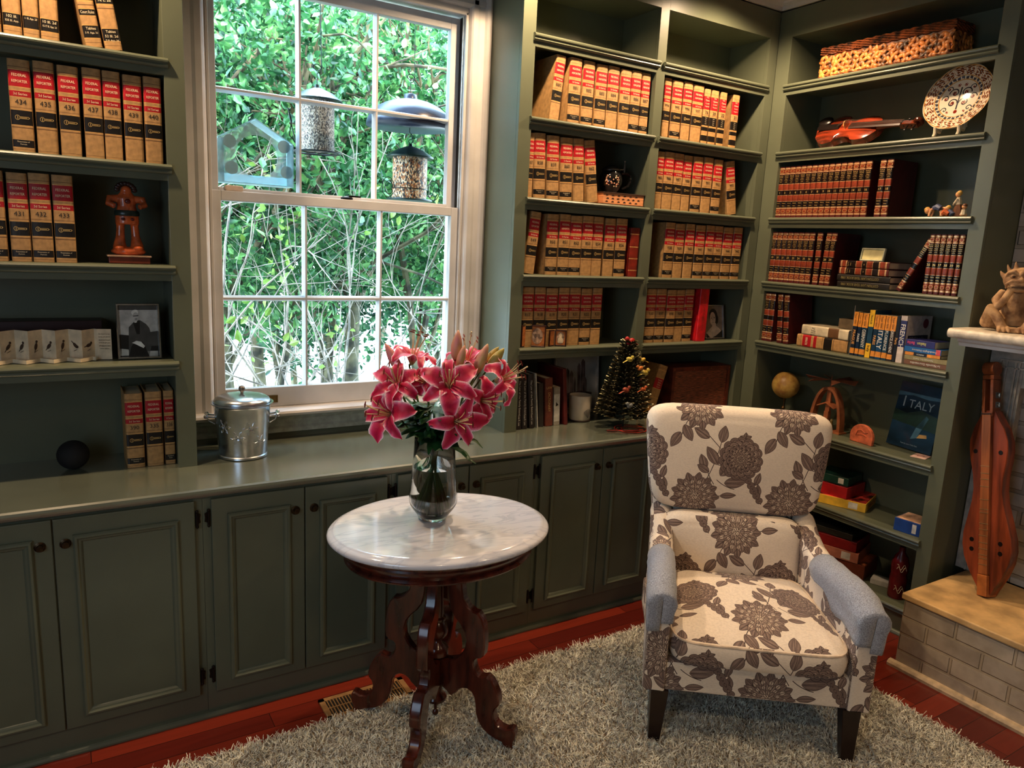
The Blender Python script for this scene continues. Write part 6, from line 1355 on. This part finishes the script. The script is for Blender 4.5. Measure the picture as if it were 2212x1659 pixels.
m = MB(); m.box(-.024,-.011,-.036,.012,.765,.905).box(.011,.024,-.036,.012,.765,.905).box(-.024,.024,.000,.014,.765,.905).box(-.024,.024,-.034,.014,.906,.925); m.tube([(-.024,-.012,.952),(.024,-.012,.952)], .030, 14); m.box(-.022,.022,-.036,.010,.75,.766); m.build('peg_head', mat('dulcimer_head', (140,76,42), .35), t, bevel=.002, world=False)
m = MB()
for i, z in enumerate((.13,.155,.17,.195,.22,.25,.275,.30,.345,.36,.40,.455,.485,.51,.54)): m.box(-.0192,.0192,-.0412,-.0398,z-.0012,z+.0012)
m.build('frets', mat('brass_fret', (206,170,120), .3, .7), t, world=False)
m = MB()
for x, z in ((-.055,.60),(.055,.60),(-.062,.225),(-.062,.185),(.062,.225),(.062,.185)): m.xf(Matrix.Identity(4), len(m.v)); st_ = len(m.v); m.lathe([(.0095,0),(.0095,.0008)], n=16); m.xf(Matrix.Translation((x,-.0244,z)) @ Matrix.Rotation(PI/2,4,'X'), st_)
m.build('sound_holes', EBO, t, world=False)
for k, (x, z) in enumerate(((-1,.79),(-1,.825),(-1,.86),(1,.80),(1,.84))):
    m = MB(); m.tube([(x*.020,-.012,z),(x*.034,-.012,z)], .0025, 6); m.cbox((x*.037,-.012,z), (.005,.007,.014)); m.box(min(x*.0245,x*.027),max(x*.0245,x*.027),-.020,.006,z-.012,z+.012); m.build('tuning_peg', PEW, t, world=False)
MB().box(-.0195,.0195,-.042,-.036,.758,.7615).build('nut', EBO, t, world=False)
SKY, SUN, CAN, CAN2, FILL, DAYR, EXPO = 2.9, 3.0, 58, 34, 4, 13, .74
# ------------------------------------------------------------------ outside: holly, bare shrub, ground, feeders
rng = np.random.default_rng(5)
def leaf_mat(name, a, b, c):
    m = bpy.data.materials.new(name); m.use_nodes = True; nt = m.node_tree; N = nt.nodes; B = N['Principled BSDF']
    tc = N.new('ShaderNodeTexCoord'); n = N.new('ShaderNodeTexNoise'); n.inputs['Scale'].default_value = 9; n.inputs['Detail'].default_value = 3
    r = N.new('ShaderNodeValToRGB'); e = r.color_ramp.elements; e[0].position = .36; e[0].color = L3(a); e[1].position = .62; e[1].color = L3(c)
    x = e.new(.5); x.color = L3(b)
    nt.links.new(tc.outputs['Object'], n.inputs['Vector']); nt.links.new(n.outputs['Fac'], r.inputs[0]); nt.links.new(r.outputs[0], B.inputs['Base Color'])
    B.inputs['Roughness'].default_value = .35
    tl = N.new('ShaderNodeBsdfTranslucent'); nt.links.new(r.outputs[0], tl.inputs[0]); mx = N.new('ShaderNodeMixShader'); mx.inputs[0].default_value = .3
    nt.links.new(B.outputs[0], mx.inputs[1]); nt.links.new(tl.outputs[0], mx.inputs[2]); nt.links.new(mx.outputs[0], N['Material Output'].inputs[0])
    return m
LM = [leaf_mat('holly_leaf', (18,62,34), (60,118,66), (118,172,98)), leaf_mat('holly_leaf_dark', (18,56,36), (44,96,62), (86,140,90))]
def leaves(cen, size, spread):
    """folded two-quad leaves at each centre in small rosettes"""
    n = len(cen); k = 5
    C = np.repeat(cen, k, 0) + rng.normal(0, spread, (n*k, 3)); N = len(C)
    d = rng.normal(0, 1, (N,3)); d[:,2] += .35; d /= np.linalg.norm(d, axis=1)[:,None]
    r = rng.normal(0, 1, (N,3)); s = np.cross(d, r); s /= np.linalg.norm(s, axis=1)[:,None]; up = np.cross(s, d)
    L = (size*rng.uniform(.6, 1.3, N))[:,None]; w = L*.28
    tip = C+d*L; mid1 = C+d*L*.35-up*L*.02; mid2 = C+d*L*.7-up*L*.03
    a1 = mid1+s*w+up*L*.10; b1 = mid1-s*w+up*L*.10; a2 = mid2+s*w*.75+up*L*.06; b2 = mid2-s*w*.75+up*L*.06
    V = np.stack([C, a1, mid1, b1, a2, mid2, b2, tip], 1).reshape(-1,3)
    q = np.array([[0,1,2,2],[0,2,3,3],[1,4,5,2],[2,5,6,3],[4,7,5,5],[5,7,6,6]])
    F4 = np.array([[1,4,5,2],[2,5,6,3],[0,1,2,3],[4,7,6,5]])
    F = (F4[None]+8*np.arange(N)[:,None,None]).reshape(-1,4)
    return V, F
bark = mat('grey_green_bark', (84,78,56), .8, nz=(12,.25), bump=(30,.5)); pale = mat('pale_bare_twig', (176,162,148), .7, nz=(15,.15))
LIM = [(-1,1),(-1,1),(-1,4)]
def twig(mb, p, d, L, r, depth, wob=.22):
    pts = [p]; n = 6; dd = d.copy()
    for i in range(n):
        dd = dd + rng.normal(0, wob*.5, 3); dd /= np.linalg.norm(dd); pts.append(np.array([min(max(c_, a_), b_) for c_, (a_, b_) in zip(pts[-1]+dd*L/n, LIM)]))
    mb.tube(pts, [r*(1-.6*i/n) for i in range(n+1)], 6)
    if depth > 0:
        for i in range(2+depth):
            j = rng.integers(2, n+1); nd = dd + rng.normal(0, .7, 3); nd /= np.linalg.norm(nd)
            twig(mb, pts[j], nd, L*rng.uniform(.5,.75), r*.5, depth-1, wob)
def bush(name, label, c, rx, ry, z0, z1, ncl, size, lm, stems, group=None):
    t = thing(name, label, 'bush', (c[0], c[1], -.5), group=group)
    u = rng.normal(0, 1, (ncl,3)); u /= np.linalg.norm(u, axis=1)[:,None]; R = rng.uniform(.45, 1.0, ncl)**.6
    cen = u*R[:,None]*np.array([rx, ry, (z1-z0)/2]) + np.array([0, 0, (z0+z1)/2+.5])
    V, F = leaves(cen, size, .035)
    tag(np_mesh('foliage', V, F, lm, t), kind=None)
    mb = MB(); LIM[:] = [(-rx,rx),(-ry,ry),(0,z1+.4)]
    for i in range(stems):
        a = rng.uniform(0, 2*PI); p = np.array([math.cos(a)*rx*.45*(i+1)/stems, math.sin(a)*ry*.4, 0.0]); d = np.array([rng.normal(0,.12), rng.normal(0,.12), 1.0]); d /= np.linalg.norm(d)
        twig(mb, p, d, z1-z0+.9, .035, 2, .12)
    mb.build('stems', bark, t, smooth=True, world=False)
    return t
bush('holly_bush', 'tall glossy holly bush filling the left panes of the window', (1.0,2.1), .95, .8, 1.0, 3.45, 3300, .055, LM[0], 4)
bush('holly_bush', 'tall glossy holly bush behind the hanging seed feeders', (2.35,2.5), 1.0, .8, 1.1, 3.75, 3400, .055, LM[0], 4)
bush('holly_bush', 'darker holly bush low behind the bare twigs, middle of the lower sash', (1.7,3.3), 1.1, .8, .55, 3.6, 3200, .06, LM[1], 4)
bush('holly_bush', 'pale green bush at the right edge of the lower right panes', (3.3,3.4), 1.1, .9, .5, 2.9, 2600, .06, LM[0], 3)
bush('holly_bush', 'distant green shrub mass seen left through the lower panes', (.2,3.2), 1.1, .9, .7, 3.9, 3000, .06, LM[1], 3)
bush('holly_bush', 'tall far trees showing above the bushes in the top panes', (2.6,5.6), 2.3, 1.0, 1.4, 4.7, 3600, .10, LM[1], 3)
# trees: trunk in the lower middle panes and trunks at the left
for nm, x, y, r, lab in (('tree_trunk', 1.62, 2.1, .055, 'grey green forked trunk in the lower middle pane'), ('tree_trunk', .86, 2.3, .06, 'pale trunk in the lower left pane, nearest the sash stile'),
        ('tree_trunk', 1.22, 3.0, .05, 'thin straight trunk left of the forked trunk'), ('tree_trunk', .72, 3.1, .05, 'slender dark trunk at the far left of the lower left pane')):
    t = thing(nm, lab, 'tree', (x, y, -.5), group=None); mb = MB(); LIM[:] = [(-.6,.6),(-.35,.35),(0,3.2)]
    pts = [(0,0,0),(.02,0,.8),(-.01,.02,1.3),(.0,0,1.75)]
    mb.tube(pts, [r*1.2, r, r*.95, r*.8], 10)
    for s in (-1, 1): twig(mb, np.array([0,0,1.7]), np.array([s*.42, .1*s, .9]), 1.7, r*.55, 2, .15)
    mb.build('trunk', bark, t, smooth=True, world=False)
# bare shrub right outside the glass
bs = thing('bare_shrub', 'leafless shrub with pale branching twigs just outside the lower panes', 'shrub', (1.2, 1.15, -.5)); mb = MB(); LIM[:] = [(-.8,.9),(-.38,.4),(0,2.9)]
rng = np.random.default_rng(11)
for i in range(24):
    p = np.array([rng.uniform(-.7,.8), rng.uniform(-.12,.3), .9]); d = np.array([rng.normal(0,.75), rng.normal(0,.12), 1.0]); d /= np.linalg.norm(d)
    twig(mb, p, d, rng.uniform(1.0,1.5), rng.uniform(.005,.012), 2, .22)
mb.build('twigs', pale, bs, smooth=True, world=False)
V, F = leaves(np.array([[rng.uniform(-.7,.8), rng.uniform(-.1,.3), rng.uniform(1.5,2.5)] for _ in range(26)]), .05, .04)
np_mesh('leaves', V, F, leaf_mat('young_leaf', (100,140,50), (136,170,76), (160,185,96)), bs)
gr = MB().box(-12, 14, .75, 40, -.6, -.5); tag(gr.build('ground_outside', mat('dry_leaf_ground', (176,168,156), .9, nz=(6,.15))), kind='structure')
rd = MB().box(-12, 14, 9, 16, -.5, -.49); tag(rd.build('street_outside', mat('pale_concrete', (226,228,228), .8)), kind='structure')
rng = np.random.default_rng(5)
# ---- feeders
DG = mat('dark_green_enamel', (16,42,38), .35, .3); WIRE = mat('feeder_wire', (28,30,32), .4, .7)
def seed_mat(name, cols, sc_):
    m = bpy.data.materials.new(name); m.use_nodes = True; nt = m.node_tree; N = nt.nodes; B = N['Principled BSDF']
    tc = N.new('ShaderNodeTexCoord'); v = N.new('ShaderNodeTexVoronoi'); v.inputs['Scale'].default_value = sc_
    mp = N.new('ShaderNodeMapping'); mp.inputs['Rotation'].default_value = (.5,.7,.3); mp.inputs['Scale'].default_value = (1,1,.5)
    r = N.new('ShaderNodeValToRGB'); r.color_ramp.interpolation = 'CONSTANT'; e = r.color_ramp.elements; e[0].color = L3(cols[0]); e[1].color = L3(cols[-1]); e[1].position = 1-1/len(cols)
    for i, c in enumerate(cols[1:-1]): x = e.new((i+1)/len(cols)); x.color = L3(c)
    s = N.new('ShaderNodeSeparateColor')
    nt.links.new(tc.outputs['Object'], mp.inputs[0]); nt.links.new(mp.outputs[0], v.inputs['Vector']); nt.links.new(v.outputs['Color'], s.inputs[0]); nt.links.new(s.outputs[0], r.inputs[0]); nt.links.new(r.outputs[0], B.inputs['Base Color'])
    bp = N.new('ShaderNodeBump'); bp.inputs['Distance'].default_value = .004; bp.invert = True; nt.links.new(v.outputs['Distance'], bp.inputs['Height']); nt.links.new(bp.outputs[0], B.inputs['Normal'])
    B.inputs['Roughness'].default_value = .6
    return m
SG = seed_mat('small_seed_mix', [(60,52,48),(150,132,110),(190,172,150),(92,80,70),(214,200,180)], 330)
SO = seed_mat('sunflower_mix', [(20,16,16),(186,120,60),(220,190,150),(36,28,26),(236,214,180),(150,88,40)], 230)
def hook(mb, x, y, z, L):
    mb.tube([(x,y,z),(x,y,z+.05)], .002, 6)
    mb.tube([(x+.018*math.cos(a), y, z+.066+.018*math.sin(a)) for a in [rad(t) for t in range(-90, 200, 25)]], .002, 6)
    mb.tube([(x-.02,y,z+.08),(x-.02,y,z+.07),(x,y,z+.055),(x+.02,y,z+.07),(x+.018,y,z+.13),(x,y,z+L)], .002, 6)
fd = thing('bird_feeder', 'seed feeder with a plain green disc cap, hanging by the middle panes', 'bird feeder', (.992,.8,2.035), group='bird feeders outside the window')
MB().lathe([(.105,.212),(.108,.216),(.07,.245),(.03,.262),(.012,.268),(.01,.28)], n=28).build('cap', DG, fd, smooth=True, world=False)
MB().lathe([(.073,.006),(.073,.216)], n=28).build('seed_tube', SG, fd, smooth=True, world=False)
m = MB()
for r in (.102,.09,.078): m.tube([(r*math.cos(2*PI*i/24), r*math.sin(2*PI*i/24), 0) for i in range(24)], .0028, 5, loop=True)
for a in range(6): m.tube([(0,0,-.002),(.1*math.cos(a*PI/3),.1*math.sin(a*PI/3),0)], .002, 5)
m.build('tray', WIRE, fd, smooth=True, world=False)
m = MB(); hook(m, 0, 0, .28, 1.0)
m.tube([(-.085,0,.02),(-.12,0,.06),(-.11,0,.12),(-.125,0,.17),(-.11,0,.1),(-.09,0,.02)], .0025, 5); m.build('hanger', WIRE, fd, smooth=True, world=False)
dm = thing('baffle_dome', 'dark slate dome baffle hanging over the lower seed feeder', 'feeder dome', (1.425,.8,2.19))
MB().lathe([(.2*math.sin(rad(a)), .125*math.cos(rad(a))+.0) for a in range(90,0,-9)]+[(.03,.128),(.028,.146),(.012,.15)], n=40).build('dome', mat('slate_blue_plastic', (52,58,80), .3, nz=(20,.05)), dm, smooth=True, world=False, angle=0)
m = MB(); hook(m, 0, 0, .15, 1.1); m.tube([(0,0,.125),(0,0,-.02),(.012,0,-.03),(.012,0,-.05),(0,0,-.055)], .002, 6); m.build('hanger', WIRE, dm, smooth=True, world=False)
f2 = thing('bird_feeder', 'seed feeder under the slate dome, filled with dark and orange seed', 'bird feeder', (1.43,.8,1.865), group='bird feeders outside the window')
MB().lathe([(.108,.190),(.11,.196),(.07,.222),(.03,.238),(.012,.243),(.008,.255)], n=28).build('cap', DG, f2, smooth=True, world=False)
MB().lathe([(.080,.004),(.080,.2)], n=28).build('seed_tube', SO, f2, smooth=True, world=False)
MB().lathe([(.105,-.004),(.108,0),(.105,.004),(.02,.004)], n=28).build('tray', DG, f2, smooth=True, world=False)
m = MB(); m.tube([(.083*math.cos(2*PI*i/24), .083*math.sin(2*PI*i/24), .05) for i in range(24)], .0022, 5, loop=True)
for s in (-1,1):
    m.tube([(s*(.085+.03*(1-math.cos(t))), -.02, .05+.045*math.sin(t)) for t in [rad(a) for a in range(0,360,30)]], .002, 5)
    m.tube([(s*(.083+.02*(1-math.cos(t))), .0, .05+.03*math.sin(t)) for t in [rad(a) for a in range(0,360,30)]], .002, 5)
m.tube([(0,0,.25),(.01,0,.265),(0,0,.28),(-.01,0,.265),(0,0,.25)], .002, 5); m.build('perch_ring', WIRE, f2, smooth=True, world=False)
hf = thing('window_feeder', 'clear acrylic house shaped feeder stuck to the upper sash by suction cups', 'window feeder', (.665*KW,.64,1.68+.185*KW)); hf.scale = (KW,KW,KW)
AC = mat('clear_acrylic', (225,242,245), .08, trans=.0, alpha=.32, nz=(20,.02)); AE = mat('acrylic_edge', (196,226,230), .2, alpha=.75, nz=(20,.03))
pent = [(-.135,0),(.135,.004),(.14,.155),(0,.235),(-.135,.155)]
cir = [(.005+.078*math.cos(2*PI*i/40), .10+.078*math.sin(2*PI*i/40)) for i in range(40)]
def onpent(a):
    d = (math.cos(a), math.sin(a)); best = 9
    for i in range(5):
        p, q_ = pent[i], pent[(i+1)%5]; ex, ez = q_[0]-p[0], q_[1]-p[1]; px, pz = p[0]-.005, p[1]-.10
        den = d[0]*ez-d[1]*ex
        if abs(den) < 1e-9: continue
        t = (px*ez-pz*ex)/den; u = (px*d[1]-pz*d[0])/den
        if t > 0 and -1e-6 <= u <= 1+1e-6: best = min(best, t)
    return (.005+d[0]*best, .10+d[1]*best)
m = MB(); outer = [onpent(2*PI*i/40) for i in range(40)]
m.rings([[(x,0,z) for x, z in outer],[(x,0,z) for x, z in cir],[(x,.004,z) for x, z in cir],[(x,.004,z) for x, z in outer]], cap=False, loop=True)
m.build('front_plate', AC, hf, world=False)
m = MB()
for (a, b) in ((pent[3],pent[2]),(pent[4],pent[3])):
    dx, dz = b[0]-a[0], b[1]-a[1]; l_ = math.hypot(dx,dz); nx, nz_ = -dz/l_*.004, dx/l_*.004
    m.rings([[(a[0],y,a[1]),(b[0],y,b[1]),(b[0]+nx,y,b[1]+nz_),(a[0]+nx,y,a[1]+nz_)] for y in (-.006,.09)])
m.box(-.14,-.136,0,.09,0,.155).box(.14,.144,0,.09,0,.155).box(-.14,.144,0,.09,-.004,0).box(-.14,.144,.086,.09,0,.035)
m.box(-.14,-.115,-.002,.0,0,.155).box(.118,.144,-.002,0,0,.155)
m.build('roof_and_sides', AE, hf, world=False)
for (x, z) in ((-.095,.145),(.105,.145),(-.09,.05),(.115,.05)):
    m = MB(); m.lathe([(.024,-.008),(.02,-.004),(.008,0),(.008,.006),(.004,.01)], n=18); m.xf(Matrix.Translation((x,-.004,z)) @ Matrix.Rotation(-PI/2,4,'X')); m.build('suction_cup', AE, hf, smooth=True, world=False)
# ------------------------------------------------------------------ light
w = bpy.data.worlds.new('world'); sc.world = w; w.use_nodes = True; nt = w.node_tree; bg = nt.nodes['Background']
sk = nt.nodes.new('ShaderNodeTexSky'); sk.sky_type = 'NISHITA'; sk.sun_disc = False; sk.sun_elevation = rad(38); sk.sun_rotation = rad(200); sk.air_density = 1.5; sk.dust_density = 2.5
mx = nt.nodes.new('ShaderNodeMix'); mx.data_type = 'RGBA'; mx.inputs['Factor'].default_value = .5; mx.inputs['B'].default_value = (3.1,4.8,6.6,1)
nt.links.new(sk.outputs[0], mx.inputs['A']); nt.links.new(mx.outputs['Result'], bg.inputs[0]); bg.inputs[1].default_value = SKY
def lamp(name, typ, loc, energy, color, size=.1, target=None, **k):
    l = bpy.data.lights.new(name, typ); l.energy = energy; l.color = color
    o = bpy.data.objects.new(name, l); col.objects.link(o); o.location = loc
    if typ in ('SPOT','POINT'): l.shadow_soft_size = size
    if typ == 'AREA': l.size = size
    if typ == 'SUN': l.angle = size
    for a, b in k.items(): setattr(l, a, b)
    if target is not None: o.rotation_euler = (Vector(target)-Vector(loc)).to_track_quat('-Z','Y').to_euler()
    return o
lamp('sun', 'SUN', (4,8,9), SUN, (1,.97,.9), rad(4), (1.5,1,0))
WARM = (1,.70,.43)
CANS = [(-.15,-.06,2.93),(1.70,-.06,2.93),(2.75,-.08,2.93)]
for i, c in enumerate(CANS):
    lamp('can_light', 'SPOT', c, CAN, WARM, .035, (c[0], c[1]+.12, 0), spot_size=rad(150), spot_blend=.6)
for c in ((.5,-2.9,2.93),(2.3,-2.4,2.93)):
    lamp('ceiling_light', 'SPOT', c, CAN2, WARM, .12, (c[0], c[1], 0), spot_size=rad(150), spot_blend=.8)
lamp('warm_fill', 'POINT', (-1.0,-3.2,1.7), FILL, WARM, .15)  # unseen warm fill added behind the camera to lift the room
lamp('room_daylight', 'AREA', (-1.45,-2.2,1.5), DAYR, (.55,.76,1), 1.3, (2,-1,.6), shape='SQUARE')
sc.view_settings.view_transform = 'Standard'; sc.view_settings.look = 'None'; sc.view_settings.gamma = 1; sc.view_settings.exposure = EXPO
try: sc.view_settings.use_curve_mapping = False
except Exception: pass
sc.cycles.max_bounces = 8; sc.cycles.diffuse_bounces = 3; sc.cycles.glossy_bounces = 4; sc.cycles.transmission_bounces = 8; sc.cycles.transparent_max_bounces = 16
sc.cycles.caustics_reflective = False; sc.cycles.caustics_refractive = False; sc.cycles.use_denoising = True
sc.cycles.sample_clamp_indirect = 6; sc.cycles.use_adaptive_sampling = True; sc.cycles.adaptive_threshold = .02
